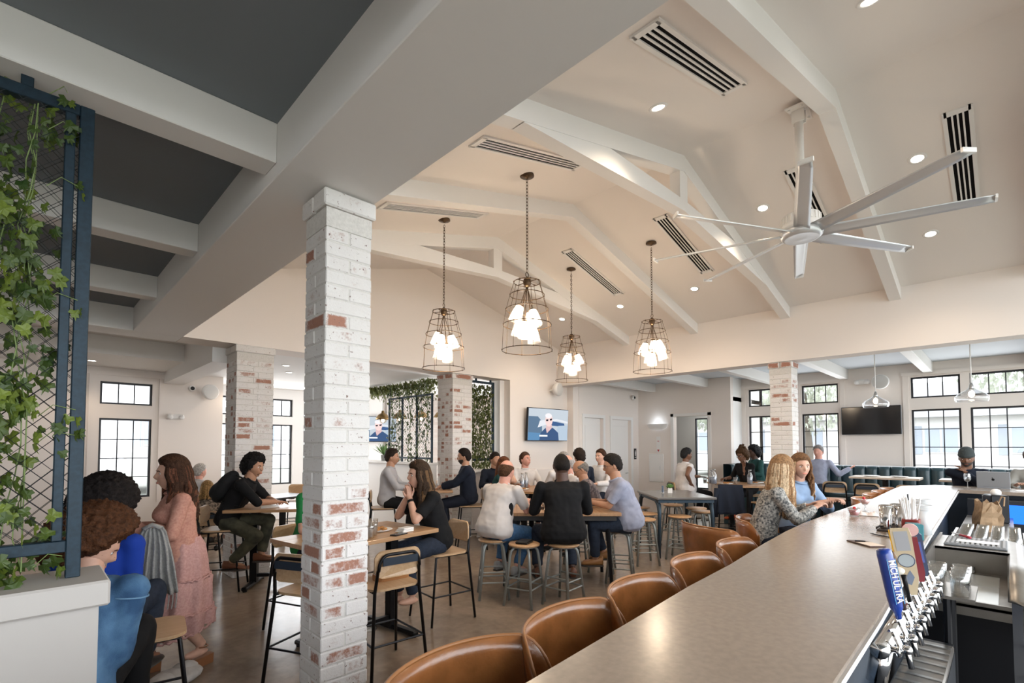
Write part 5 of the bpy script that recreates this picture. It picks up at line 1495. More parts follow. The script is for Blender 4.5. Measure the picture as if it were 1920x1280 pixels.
# tiered skirt with ruffles
vs = []; fs = []; n = 64; rows = [(1.0, .15, .0), (.93, .185, .006), (.80, .205, .010), (.70, .215, .012), (.685, .238, .015), (.55, .235, .016), (.455, .24, .018), (.44, .268, .022), (.36, .262, .024), (.30, .268, .028)]
for j, (z, rr, amp) in enumerate(rows):
    for k in range(n):
        a = 2 * PI * k / n
        q = rr + amp * math.sin(a * 9 + j * .35) + amp * .6 * math.sin(a * 17 + j)
        hem = (.05 * math.cos(a) if j > 7 else 0)
        vs.append((q * .86 * math.cos(a) - .01, q * math.sin(a) * .95, z - hem))
for j in range(len(rows) - 1):
    for k in range(n): fs.append((j * n + k, j * n + (k + 1) % n, (j + 1) * n + (k + 1) % n, (j + 1) * n + k))
MB().add(vs, fs).build('skirt', C_DRESS2, r, True)
for (zz, rr) in ((.692, .235), (.447, .262), (.30, .275)):   # gathered ruffle seams
    MB().tube([((rr + .006 * math.sin(23 * a)) * .86 * math.cos(a) - .01 , (rr + .006 * math.sin(23 * a)) * .95 * math.sin(a), zz + .007 * math.sin(31 * a) - (.05 * math.cos(a) if zz < .4 else 0)) for a in [2 * PI * k / 96 for k in range(96)]], .009, 6, closed=True).build('ruffle', C_DRESS2, r, True)
for q in (1, -1):   # flared cuffs
    E_, W_ = p1['EL'][q], p1['WR'][q]
    d = (W_ - E_).normalized()
    Rm_ = d.to_track_quat('Z', 'Y').to_matrix()
    MB().lathe([(.05, -.16), (.075, -.10), (.085, -.03), (.062, .0), (.07, .04), (.085, .07)], 22, W_ - d * .045, Rm_, cap=False).build('sleeve_cuff', C_DRESS, r, True)
M_SAND = mat('tan_wedge', (.27, .105, .04), .5)
for q in (1, -1):
    c = p1['ANK'][q]; a = .35 if q > 0 else 0.
    fd = Vector((math.cos(a), math.sin(a), 0)); lt = Vector((-fd.y, fd.x, 0))
    sp = [(-.075, .026), (-.03, .03), (.05, .036), (.12, .040), (.16, .025), (.17, 0), (.16, -.025), (.12, -.040), (.05, -.036), (-.03, -.03), (-.075, -.026)]
    k = len(sp)
    top_ = [c + fd * p[0] + lt * p[1] + Vector((0, 0, -.077 - .028 * smooth01(-.05, .12, p[0]))) for p in sp]
    bot_ = [Vector(((c + fd * p[0] * .95 + lt * p[1]).x, (c + fd * p[0] * .95 + lt * p[1]).y, .001)) for p in sp]
    sd = MB().add(bot_ + top_, [tuple(range(k)), tuple(range(k, 2 * k))[::-1]] + [(i, k + i, k + (i + 1) % k, (i + 1) % k) for i in range(k)]).build('wedge_sandal', M_SAND, r)
    MB().tube([c + Vector((.036 * math.cos(2 * PI * j / 14), .036 * math.sin(2 * PI * j / 14), -.005)) for j in range(14)], .006, 5, closed=True).build('ankle_strap', M_SAND, sd)
    MB().tube([c + fd * .10 + lt * .04 + Vector((0, 0, -.09)), c + fd * .10 + Vector((0, 0, -.045)), c + fd * .10 - lt * .04 + Vector((0, 0, -.09))], .012, 6, flat=.5).build('toe_strap', M_SAND, sd)
MB().tube([p1['nb'] + Vector((.055 * math.cos(2 * PI * k / 20) + .012, .055 * math.sin(2 * PI * k / 20), .03 + .006 * (k % 2))) for k in range(20)], .010, 6, closed=True).build('ruffle_collar', C_DRESS, r, True)

# ---- convert the soft forms to plain meshes
import bmesh
dg = bpy.context.evaluated_depsgraph_get()
for o, extra in PENDING:
    me = bpy.data.meshes.new_from_object(o.evaluated_get(dg))
    if extra:
        bm = bmesh.new(); bm.from_mesh(me); bm.from_mesh(extra); bm.to_mesh(me); bm.free(); bpy.data.meshes.remove(extra)
    me.polygons.foreach_set('use_smooth', [True] * len(me.polygons))
    o.modifiers.clear(); old = o.data; o.data = me; bpy.data.meshes.remove(old)
# ================================================================ the bar
ZB = 1.10
OUT = [(-1.2, .80), (.914, .873), (1.48, .922), (2.03, .972), (2.55, 1.00), (3.24, 1.065), (3.8, 1.105), (4.31, 1.125), (5.07, 1.118), (6.84, 1.085), (8.6, 1.12), (9.35, 1.12), (9.95, .78), (9.95, -2.6)]
INN = [(9.08, -2.6), (9.08, .475), (4.32, .385), (3.08, .36), (2.15, .335), (1.46, .326), (-1.2, .30)]
M_BARTOP = mat('bar_top_stone', (.285, .225, .175), .27, noise=.12, nscale=40, spec=.6, coat=.15, bump=.02, bscale=60)
bar = thing('bar_counter', 'long curved bar with a polished taupe stone top', 'bar', (4, .7, 0))
def shift(P_, dx=4, dy=.7): return [(p[0] - dx, p[1] - dy) for p in P_]
poly = shift(INN + OUT)
MB().prism(poly[::-1] if False else poly, ZB - .045, ZB, 'z').build('counter_top', M_BARTOP, bar)
# fix winding by area sign
def offs(P_, d):
    return [(p[0], p[1] + d) for p in P_]
front = [(p[0], p[1] - .28) for p in OUT[:-2]] + [(9.66, .45), (9.66, -2.6)]
inner = [(9.40, -2.6), (9.40, .60)] + [(p[0], p[1] + .06) for p in INN[2:]]
M_BARFRONT = mat('navy_bar_front', (.02, .03, .045), .45)
MB().prism(shift(inner + front), 0.0, ZB - .045, 'z').build('body', M_BARFRONT, bar)
# steel edge trim at the inner lip
MB().tube([(p[0] - 4, p[1] - .7 - .004, ZB - .024) for p in INN[1:]], .010, 6).build('edge_trim', M_STEEL, bar)

# dark floor mat behind the bar
t = thing('floor_mat', 'black rubber mat on the floor behind the bar', 'mat', (4.6, -.9, 0))
MB().bbox(-5.5, 4.3, -1.4, 1.15, .001, .015, .004).build('mat_sheet', mat('black_rubber', (.008, .008, .009), .7), t)

# under-bar station: stainless sink unit
st = thing('bar_sink', 'stainless under-bar sink station with a rounded front lip', 'sink', (4.05, .13, 0))
M_ST2 = mat('stainless_sheet', (.33, .305, .275), .34, .9, noise=.2, nscale=5)
x0, x1, y0, y1 = -.44, 1.10, -.13, .24
MB().box(x0, x0 + .015, y0, y1, .79, .87).build('side_panel', M_ST2, st)
MB().box(x0 + .02, x0 + .035, y0, y1, .02, .79).build('kick_panel', M_BLACK, st)
MB().box(x0, x1, y1, y1 + .015, .62, 1.02).build('back_splash', M_ST2, st)
MB().box(x0, .52, y0, y1, .835, .85).build('work_top', M_ST2, st)
mbx = MB(); mbx.box(x0 + .06, .40, y0 + .05, y1 - .05, .851, .856)
mbx.build('sink_cover', mat('sink_cover_sheet', (.62, .64, .63), .25, .6), st)
MB().box(.50, .515, y0, y1, .80, 1.0).build('divider', M_ST2, st)
MB().box(.50, x1, y0, y1, .985, 1.0).build('drainboard', M_ST2, st)
# rounded lip : a quarter-round band along X on the bartender side
vs = []; n = 8
for x in (x0 - .4, x1):
    for k in range(n + 1):
        a = PI / 2 * k / n; vs.append((x, y0 - .16 * math.sin(a), .78 + .22 * math.cos(a)))
    for k in range(n, -1, -1):
        a = PI / 2 * k / n; vs.append((x, y0 + .012 - .148 * math.sin(a), .78 + .205 * math.cos(a)))
m_ = 2 * (n + 1)
MB().add(vs, [(k, (k + 1) % m_, m_ + (k + 1) % m_, m_ + k) for k in range(m_)] + [tuple(range(m_))[::-1], tuple(range(m_, 2 * m_))]).build('rounded_lip', M_ST2, st, True)
MB().tube([(.43, .05, .90), (.43, .05, .857)], .016, 10).build('drain_post', M_CHROME, st)
for x in (x0 + .04, x1 - .04):
    for y in (y0 + .04, y1 - .02): MB().tube([(x, y, 0), (x, y, .86)], .018, 8).build('leg', M_ST2, st)
MB().box(x0, x1, y0, y1, .35, .365).build('lower_shelf', M_ST2, st)
t = thing('bar_mat', 'grey ribbed bar mat with white print lying on the stainless drainboard', 'mat', (4.86, .17, 1.001))
MB().bbox(-.22, .20, -.16, .16, 0, .012, .004).build('mat_base', mat('mat_grey', (.16, .17, .18), .6), t)
for k in range(12): MB().box(-.19, .16, -.15 + .026 * k, -.137 + .026 * k, .012, .017).build('rib', mat('mat_rib', (.30, .31, .32), .6), t)
MB().box(-.10, .02, -.12, .10, .017, .018).build('print', M_WHITE, t)
# dark recess panel, drip tray
dt = thing('drip_tray', 'perforated steel drip tray below the beer taps', 'tray', (2.62, .265, .76))
MB().bbox(-.55, .40, -.075, .075, 0, .03, .006).build('tray', M_ST2, dt)
for k in range(11):
    MB().box(-.52 + .085 * k, -.50 + .085 * k, -.068, .068, .03, .034).build('grate_bar', M_STEEL, dt)
MB().box(-.5, .38, -.05, -.03, -.0, 0.002).build('support', M_BLACK, dt)
cb = thing('bar_cabinet', 'dark under-counter cabinet behind the taps', 'cabinet', (2.2, .16, 0))
MB().box(-3.2, .95, .04, .18, .015, .759).build('carcass', mat('cabinet_dark', (.010, .012, .016), .4), cb)
MB().box(-3.2, .9, .033, .04, .05, .74).build('door', mat('cabinet_dark', (.010, .012, .016), .4), cb)

# beer tower with tap handles
tw = thing('beer_tower', 'chrome beer tap rail with a row of faucets at the inner edge of the bar', 'beer tap', (2.50, .30, ZB - .17))
MB().tube([(-.56, 0, .12), (.56, 0, .12)], .026, 14).build('rail', M_CHROME, tw, True)
for x in (-.5, .5): MB().tube([(x, .02, 0), (x, 0, .12)], .03, 12).build('rail_post', M_CHROME, tw, True)
taps = []
for k in range(9):
    x = -.52 + .13 * k
    f = MB(); f.tube([(x, -.02, .12), (x, -.065, .125), (x, -.075, .075)], [.011, .010, .008], 10); f.ell((x, -.065, .13), (.015, .015, .015)); f.ell((x, -.045, .12), (.020, .009, .020))
    f.build('faucet', M_CHROME, tw, True)
    MB().tube([(x, -.05, .13), (x, -.03, .185)], .009, 8).build('collar', M_CHROME, tw)
    taps.append((2.50 + x, .30 - .03, ZB - .17 + .185))

def handle(label, p, kind, tilt=(-.06, .0)):
    t = thing('tap_handle', label, 'tap handle', p, 0)
    t.rotation_euler = (-.16, 0, 0) if kind == 1 else (0, -.16, -1.45); t.scale = (.80, .80, .76)
    return t
# tall blue handle with white lettering
h = handle('tall blue tap handle with white lettering', taps[1], 1, (.16, -.10))
M_BLUE = mat('handle_blue', (.012, .045, .28), .28, coat=.4)
MB().lathe([(.010, 0), (.014, .03), (.024, .05), (.027, .10), (.029, .28), (.027, .30), (.018, .308), (0, .31)], 16).build('grip', M_BLUE, h, True)
M_LBLUE = mat('handle_light_blue', (.08, .32, .62), .4)
R45 = Matrix.Rotation(-PI * .5, 3, 'Z')
a_f = -2.35
fr = MB()
for off in (-.022, .022):
    c_, s__ = math.cos(a_f), math.sin(a_f); tx, ty = -s__, c_
    fr.bar((c_ * .029 + tx * off * .8, s__ * .029 + ty * off * .8, .07), (c_ * .0295 + tx * off * .8, s__ * .0295 + ty * off * .8, .265), .002, .002)
fr.build('border', M_LBLUE, h)
me = text_mesh('MICH ULTRA', .037, M_WHITE, .0008, 1.0, .0005)
o = link('lettering', me, h)
d_ = Vector((math.cos(a_f), math.sin(a_f), 0)); up_ = Vector((0, 0, 1)); side = up_.cross(d_)
# text reads downwards: text x -> -z, text y -> side
Mx = Matrix((-up_, side, d_)).transposed()
if Mx.determinant() < 0: Mx = Matrix((-up_, -side, d_)).transposed()
o.matrix_local = Matrix.Translation(Vector((d_.x * .0305, d_.y * .0305, .168))) @ Mx.to_4x4() @ Matrix.Diagonal((.86, 1.1, 1, 1))
# slim dark handle with bronze fitting
h = handle('slim dark tap handle with a bronze fitting', taps[2], 0, (.14, -.08))
MB().lathe([(.008, 0), (.011, .05), (.010, .19), (.012, .20)], 10).build('grip', mat('handle_dark', (.05, .03, .035), .4), h, True)
MB().ell((0, 0, .235), (.016, .012, .04)).build('fitting', M_BRONZE, h, True)
# broad cream handle with a round emblem
h = handle('broad cream tap handle with a grey panel, round emblem and yellow edge', taps[4], 0, (.14, -.08))
M_CREAM = mat('handle_cream', (.62, .50, .33), .5)
MB().prism([(-.012, 0), (.012, 0), (.033, .08), (.042, .30), (.036, .34), (-.036, .34), (-.042, .30), (-.033, .08)], -.012, .012, 'y').build('grip', M_CREAM, h)
MB().box(-.046, -.040, -.0125, .0125, .22, .335).build('yellow_edge', mat('handle_yellow', (.65, .33, .02), .5), h)
MB().box(-.028, .028, -.0135, -.0115, .225, .325).build('grey_panel', mat('handle_grey', (.42, .42, .44), .5), h)
RX = Matrix.Rotation(PI / 2, 3, 'X')
MB().lathe([(.031, .012), (.033, .014), (.035, .012)], 24, (0, 0, .175), RX, cap=False).build('emblem_ring', mat('handle_navy', (.05, .07, .13), .4), h)
MB().lathe([(0, .0125), (.031, .0125)], 24, (0, 0, .175), RX, cap=False).build('emblem', mat('handle_pale_blue', (.45, .50, .52), .5), h)
MB().prism([(-.02, .06), (0, .05), (.018, .09), (.006, .125), (-.01, .10)], -.0135, -.012, 'y').build('print', mat('handle_slate', (.20, .24, .32), .5), h)
# red lettered handle with a pink oval top
h = handle('dark red tap handle with a pink oval top', taps[6], 0, (.14, -.06))
M_DRED = mat('handle_red', (.22, .02, .03), .4)
MB().prism([(-.010, 0), (.010, 0), (.022, .05), (.022, .25), (-.022, .25), (-.022, .05)], -.010, .010, 'y').build('grip', M_DRED, h)
MB().lathe([(0, -.012), (.036, -.010), (.036, .010), (0, .012)], 20, (0, 0, .29), RX).build('oval_top', mat('handle_pink', (.75, .45, .42), .5), h)
me2 = text_mesh('RED ALE', .022, M_WHITE) if False else None
h = handle('navy and blue tap handle behind the red one', taps[7], 0, (.12, -.04))
MB().prism([(-.010, 0), (.010, 0), (.02, .04), (.024, .24), (.0, .27), (-.024, .24), (-.02, .04)], -.010, .010, 'y').build('grip', mat('handle_navy', (.05, .07, .13), .4), h)
MB().box(-.012, .012, -.0115, -.010, .08, .20).build('stripe', mat('handle_blue2', (.10, .14, .40), .4), h)
# duck-head handle
h = handle('duck-head tap handle with an orange bill pointing over the bar', taps[3], 1, (.0, 0))
MB().lathe([(.008, 0), (.010, .10), (.012, .13)], 10).build('grip', M_BLACK, h, True)
MB().ell((-.005, .02, .15), (.022, .030, .020)).build('head', mat('duck_white', (.72, .68, .60), .5), h, True)
bl = MB()
for zz in (.004, -.008): bl.prism([(-.010, .044), (.010, .044), (.013, .085), (-.013, .085)], .148 + zz - .003, .148 + zz + .003, 'z')
bl.build('bill', mat('duck_orange', (.80, .28, .03), .4), h)
for sx in (-1, 1): MB().ell((sx * .017 - .005, .03, .158), (.005, .005, .005), None, 8, 6).build('eye', mat('duck_eye', (.15, .02, .02), .3), h)

# --- things standing on the bar
def tumbler(p, r, h_, label, name='cocktail_shaker', m_=None):
    t = thing(name, label, 'shaker', p)
    MB().lathe([(r * .78, 0), (r * .8, .004), (r, h_), (r * .95, h_), (r * .74, .008)], 22, cap=False).build('cup', m_ or M_CHROME, t, True)
    MB().lathe([(0, 0), (r * .78, 0), (r * .78, .006), (0, .006)], 22, cap=False).build('base', m_ or M_CHROME, t, True)
    MB().tube(ringpts(r, h_, 22), .0018, 5, closed=True).build('rim', m_ or M_CHROME, t)
bt_ = thing('bar_tray', 'dark wooden service tray under the shakers', 'tray', (4.42, .56, ZB))
MB().bbox(-.14, .16, -.10, .10, 0, .012, .004).build('board', mat('dark_tray', (.03, .02, .018), .5), bt_)
for q in (-1, 1): MB().bbox(-.14, .16, q * .10 - .004, q * .10 + .004, .012, .03, .003).build('rim', MATS['dark_tray'], bt_)
for k, (x, y, lab) in enumerate([(4.36, .615, 'steel shaker cup at the outer end of the tray'), (4.40, .535, 'steel shaker cup in the middle of the tray'), (4.50, .57, 'steel shaker cup at the back of the tray')]):
    tumbler((x, y, ZB + .0125), .042, .165, lab)
t = thing('straw_holder', 'red caddy packed with white wrapped straws on the bar', 'straw holder', (4.22, .46, ZB))
MB().prism(rrect(.10, .09, .01, 3), 0, .11, 'z').build('caddy', mat('caddy_red', (.22, .02, .015), .5), t)
rd = random.Random(3)
M_STRAW = mat('paper_straw', (.78, .76, .74), .5)
for k in range(18):
    x, y = rd.uniform(-.04, .04), rd.uniform(-.035, .035)
    MB().tube([(x, y, .111), (x * 1.6, y * 1.6, .24 + rd.uniform(-.015, .02))], .004, 6).build('straw', M_STRAW, t)
def cupstack(p, r, h_, n, label):
    t = thing('cup_stack', label, 'cups', p)
    g_ = mat('clear_cup_plastic', (.72, .73, .74), .2, spec=.6)
    MB().lathe([(r * .75, 0), (r * .9, h_ * .8)], 20, cap=True).build('bottom_cup', g_, t, True)
    for k in range(n):
        z = h_ * .8 + .010 * k
        MB().lathe([(r * .88, z), (r, z + .008), (r * .97, z + .009)], 20, cap=False).build('cup_rim', g_, t, True)
cupstack((4.34, .40, ZB), .046, .20, 4, 'stack of clear plastic cups beside the straw caddy')
cupstack((4.50, .42, ZB), .046, .22, 5, 'second stack of clear plastic cups by the inner bar edge')
t = thing('napkin_box', 'small patterned teal box in front of the cup stacks', 'box', (4.08, .43, ZB), .4)
MB().bbox(-.05, .05, -.035, .035, 0, .10, .004).build('carton', mat('carton_teal', (.02, .16, .19), .5), t)
for k in range(5): MB().ell((-.036 + .018 * k, -.0355, .03 + .02 * (k % 3)), (.008, .001, .008), None, 10, 6).build('print', M_WHITE, t)
def notepad(p, rz, label):
    t = thing('check_presenter', label, 'clipboard', p, rz)
    MB().bbox(-.10, .10, -.05, .05, 0, .008, .003).build('cover', mat('presenter_brown', (.06, .025, .018), .5), t)
    MB().box(-.095, .02, -.045, .045, .008, .0095).build('paper', mat('receipt_paper', (.70, .58, .48), .6), t)
    MB().tube([(.03, -.02, .011), (.05, .03, .011)], .004, 6).build('pen', M_BLACK, t)
notepad((3.66, .62, ZB), .8, 'brown check presenter with a paper slip lying on the bar')
t = thing('pen', 'thin dark pen lying on the bar before the tray', 'pen', (4.05, .60, ZB), .9)
MB().tube([(-.09, 0, .005), (.07, 0, .005), (.09, 0, .005)], [.004, .004, .001], 6).build('barrel', M_BLACK, t)
MB().box(-.02, .05, .004, .006, .008, .01).build('clip', M_STEEL, t)
# glasses on racks in the well
M_TUMB = mat_glass('tumbler_glass', (.93, .95, .96), .18)
def tumb_mesh(r, h_): return MB().lathe([(0, .004), (r * .85, .002), (r * .86, 0), (r, h_), (r * .93, h_), (r * .80, .012), (0, .012)], 14, cap=False).mesh('glass', M_TUMB, True)
gm = tumb_mesh(.038, .11)
ORD = ['first', 'second', 'third', 'fourth', 'fifth', 'sixth', 'seventh', 'eighth']
SIDE = ['beside the bar edge', 'second from the bar edge', 'third from the bar edge', 'farthest from the bar edge']
rk = thing('glass_rack', 'steel rack holding upturned glasses in the bar well', 'rack', (5.62, .12, 0))
MB().box(-.42, .42, -.22, .22, .88, .90).build('shelf', M_ST2, rk)
MB().box(-.42, .42, .20, .22, .90, .96).build('rail', M_ST2, rk); MB().box(-.42, .42, -.22, -.20, .90, .96).build('rail', M_ST2, rk)
for sx in (-1, 1):
    for sy in (-1, 1): MB().tube([(sx * .40, sy * .20, 0), (sx * .40, sy * .20, .88)], .016, 8).build('leg', M_ST2, rk)
for i in range(8):
    for j in range(4):
        link('drinking_glass', gm, None, (5.29 + .094 * i, -.03 + .094 * j, .901), label='clear glass, %s rack row from the drainboard, %s' % (ORD[i], SIDE[3 - j]), cat='glass', group='glasses in the bar rack')
rk2 = thing('glass_rack', 'small ledge of upturned glasses behind the tap handles', 'rack', (3.32, .22, 0))
MB().box(-.16, .16, -.10, .10, .965, .98).build('shelf', M_ST2, rk2)
for sx in (-1, 1): MB().tube([(sx * .14, 0, 0), (sx * .14, 0, .965)], .016, 8).build('leg', M_BLACK, rk2)
for i in range(3):
    for j in range(2):
        link('drinking_glass', gm, None, (3.22 + .094 * i, .175 + .094 * j, .981), label='clear glass on the ledge behind the tap handles, %s of its %s row' % (ORD[i], ('inner', 'outer')[j]), cat='glass', group='glasses by the taps')
# paper bag, black caddy, blue-lit cooler
t = thing('paper_bag', 'crumpled brown paper bag in the bar well', 'bag', (7.3, .16, .80), .3)
vs = []; fs = []; n = 16
rd = random.Random(5)
for j in range(7):
    z = .30 * j / 6
    for k in range(n):
        a = 2 * PI * k / n
        r = 1 + rd.uniform(-.08, .08) * (j > 0)
        vs.append((.16 * r * max(-.8, min(.8, 1.2 * math.cos(a))), .12 * r * max(-.8, min(.8, 1.2 * math.sin(a))) * (1 - .35 * (j / 6) ** 2), z + (rd.uniform(-.03, .03) if j > 4 else 0)))
for j in range(6):
    for k in range(n): fs.append((j * n + k, j * n + (k + 1) % n, (j + 1) * n + (k + 1) % n, (j + 1) * n + k))
MB().add(vs, fs + [tuple(range(n))[::-1]]).build('sack', mat('kraft_paper', (.36, .24, .14), .8, noise=.2), t)
MB().tube([(-.08, -.11, .27), (-.04, -.13, .36), (.04, -.13, .36), (.08, -.11, .27)], .006, 6).build('handle', MATS['kraft_paper'], t)
sh = thing('under_bar_shelf', 'stainless shelf running under the inner bar edge', 'shelf', (7.3, .16, 0))
MB().box(-1.2, 1.45, -.2, .22, .77, .80).build('shelf', M_ST2, sh)
for x in (-1.1, 1.4): MB().tube([(x, 0, 0), (x, 0, .77)], .025, 8).build('leg', M_ST2, sh)
t = thing('pos_terminal', 'black point of sale terminal with a white scanner on top', 'terminal', (8.2, .10, .80), .3)
MB().bbox(-.12, .12, -.08, .08, 0, .32, .01).build('housing', M_BLACK, t)
MB().ell((0, 0, .345), (.05, .05, .045)).build('scanner', M_WHITE, t, True)
MB().box(.125, .16, -.08, .08, 0, .30).build('side_panel', M_STEEL, t)
ck = thing('back_bar_cooler', 'dark back-bar cooler with blue-lit shelves', 'cooler', (8.88, -1.0, 0))
MB().box(-.02, .14, -1.5, 1.38, 0, 1.0).build('carcass', mat('cabinet_dark', (.010, .012, .016), .4), ck)
MB().box(-.03, -.02, .55, 1.30, .72, .95).build('lit_shelf', mat_emit('cooler_blue', (.02, .14, .8), 1.6), ck)
for z in (.35, .62): 
    MB().bbox(-.06, -.02, -1.0, .1, z - .11, z + .11, .008).build('drawer', mat('pale_drawer', (.50, .45, .39), .4), ck)
    MB().tube([(-.07, -.55, z), (-.07, -.35, z)], .008, 6).build('handle', M_BLACK, ck)
# glassware and bits served on the bar
def wineglass(p, label):
    t = thing('wine_glass', label, 'glass', p)
    MB().lathe([(.036, 0), (.034, .003), (.005, .008), (.004, .085)], 18, cap=True).build('stem', M_TUMB, t, True)
    MB().lathe([(.004, .085), (.028, .10), (.040, .13), (.040, .165), (.034, .205)], 20, cap=False).build('bowl', M_TUMB, t, True)
wineglass((9.55, .40, ZB), 'stemmed wine glass beside the open laptop')
lp = thing('laptop', 'open silver laptop with a dark fruit emblem on its lid', 'laptop', (9.72, .14, ZB), PI)
M_ALU = mat('laptop_aluminium', (.40, .43, .47), .35, .7)
MB().bbox(-.24, 0, -.17, .17, 0, .014, .004).build('base', M_ALU, lp)
lid = MB().bbox(-.005, .005, -.17, .17, 0, .23, .003).build('lid', M_ALU, lp, loc=(.0, 0, .014)); lid.rotation_euler = (0, .25, 0)
em = MB(); em.ell((.0062, 0, .115), (.0012, .016, .017)); em.ell((.0062, -.008, .139), (.0012, .005, .008))
em.build('emblem', M_BLACK, lid, True)
MB().box(-.0062, -.0052, -.16, .16, .012, .22).build('screen', mat('laptop_screen', (.02, .02, .03), .2), lid)
t = thing('cocktail', 'pink cocktail with a cherry in a low glass before the two women', 'drink', (5.05, .93, ZB))
MB().lathe([(.03, 0), (.035, .003), (.048, .07), (.045, .07), (.03, .008)], 18, cap=False).build('glass', M_TUMB, t, True)
MB().lathe([(0, .008), (.030, .008), (.040, .05), (0, .05)], 16, cap=False).build('drink', mat('pink_drink', (.80, .22, .25), .2, emit=None), t, True)
MB().ell((.01, 0, .066), (.013, .013, .013)).build('cherry', mat('cherry_red', (.55, .01, .02), .2), t, True)
t = thing('cocktail', 'pale pink cocktail with a red garnish farther along the bar', 'drink', (5.45, .92, ZB))
MB().lathe([(.032, 0), (.03, .003), (.006, .008), (.005, .06), (.02, .065), (.055, .12), (.052, .12)], 18, cap=False).build('glass', M_TUMB, t, True)
MB().lathe([(0, .068), (.02, .07), (.046, .11), (0, .11)], 16, cap=False).build('drink', mat('pale_pink_drink', (.80, .45, .42), .2), t, True)
MB().ell((.015, .01, .122), (.016, .012, .014)).build('garnish', MATS['cherry_red'], t, True)
t = thing('napkin', 'crumpled white and pink napkin on the bar by the drinks', 'napkin', (5.2, .86, ZB), .2)
vs = []; rd = random.Random(9); N_ = 7
for i in range(N_):
    for j in range(N_): vs.append(((i / 6 - .5) * .17, (j / 6 - .5) * .15, .004 + rd.uniform(0, .035) * (0 < i < 6 and 0 < j < 6)))
MB().add(vs, [(i * N_ + j, (i + 1) * N_ + j, (i + 1) * N_ + j + 1, i * N_ + j + 1) for i in range(6) for j in range(6)]).build('sheet', mat('napkin_white', (.78, .70, .68), .8), t, True)
t = thing('menu_card', 'white paper menu lying beside the laptop', 'paper', (9.5, -.22, ZB), .2)
MB().box(-.11, .11, -.15, .15, .0005, .003).build('sheet', M_WHITE, t)
t = thing('drink_straws', 'two thin straws standing in a clear glass on the far bar', 'drink', (5.6, .62, ZB))
MB().lathe([(.03, 0), (.036, .09), (.033, .09), (.028, .006)], 16, cap=False).build('glass', M_TUMB, t, True)
for q in (-.01, .012): MB().tube([(q, 0, .01), (q * 2.2, .01, .17)], .003, 6).build('straw', M_BLACK, t)
t = thing('bottle_opener', 'red-handled bar tool lying across the bar well', 'bar tool', (5.0, .25, 1.02), .5)
MB().tube([(-.10, 0, .01), (.02, 0, .01)], .010, 8).build('handle', mat('tool_red', (.35, .02, .04), .4), t, True)
MB().tube([(.02, 0, .01), (.13, 0, .01)], .004, 6).build('shaft', M_STEEL, t)
# ================================================================ planter, trellises, ivy
def mat_leaf(name, c1, c2):
    m = bpy.data.materials.new(name); m.use_nodes = True
    nt = m.node_tree; N = nt.nodes.new; L = nt.links.new; b = nt.nodes['Principled BSDF']
    oi = N('ShaderNodeObjectInfo'); tc = N('ShaderNodeTexCoord'); n = N('ShaderNodeTexNoise'); n.inputs['Scale'].default_value = 9
    L(tc.outputs['Object'], n.inputs['Vector'])
    ad = N('ShaderNodeMath'); ad.operation = 'MULTIPLY_ADD'; ad.inputs[1].default_value = .7; L(n.outputs['Fac'], ad.inputs[0]); 
    sb = N('ShaderNodeMath'); sb.operation = 'MULTIPLY_ADD'; sb.inputs[1].default_value = .9; sb.inputs[2].default_value = -.28; L(oi.outputs['Random'], sb.inputs[0]); L(sb.outputs[0], ad.inputs[2])
    mx = N('ShaderNodeMix'); mx.data_type = 'RGBA'; mx.inputs[6].default_value = (*c1, 1); mx.inputs[7].default_value = (*c2, 1); mx.clamp_factor = True
    L(ad.outputs[0], mx.inputs[0]); L(mx.outputs[2], b.inputs['Base Color']); b.inputs['Roughness'].default_value = .45
    t = N('ShaderNodeBsdfTranslucent'); L(mx.outputs[2], t.inputs[0])
    ms = N('ShaderNodeMixShader'); ms.inputs[0].default_value = .25; L(b.outputs[0], ms.inputs[1]); L(t.outputs[0], ms.inputs[2])
    L(ms.outputs[0], nt.nodes['Material Output'].inputs[0])
    return m
M_LEAF = mat_leaf('ivy_leaf', (.020, .052, .010), (.20, .26, .035))
M_LEAF2 = mat_leaf('far_ivy_leaf', (.035, .055, .012), (.30, .32, .10))
M_STEM = mat('ivy_stem', (.16, .22, .07), .6)
LV = [(0, 0, 0), (-.30, -.12, .02), (-.50, .18, -.05), (-.27, .36, .03), (-.30, .72, -.04), (-.08, .70, .03), (0, 1.05, -.08), (.08, .70, .03), (.30, .72, -.04), (.27, .36, .03), (.50, .18, -.05), (.30, -.12, .02), (0, .35, .07)]
LF = [(12, i, i + 1) for i in range(0, 11)] + [(12, 11, 0)]
leaf_me = MB().add(LV, LF).mesh('leaf', M_LEAF, False)

def leaf_rot(rd, facing):
    """random orientation with the leaf hanging down, its face near the facing angle"""
    return (rd.uniform(1.2, 1.9), rd.uniform(-.7, .7) + PI, facing + rd.uniform(-.9, .9))

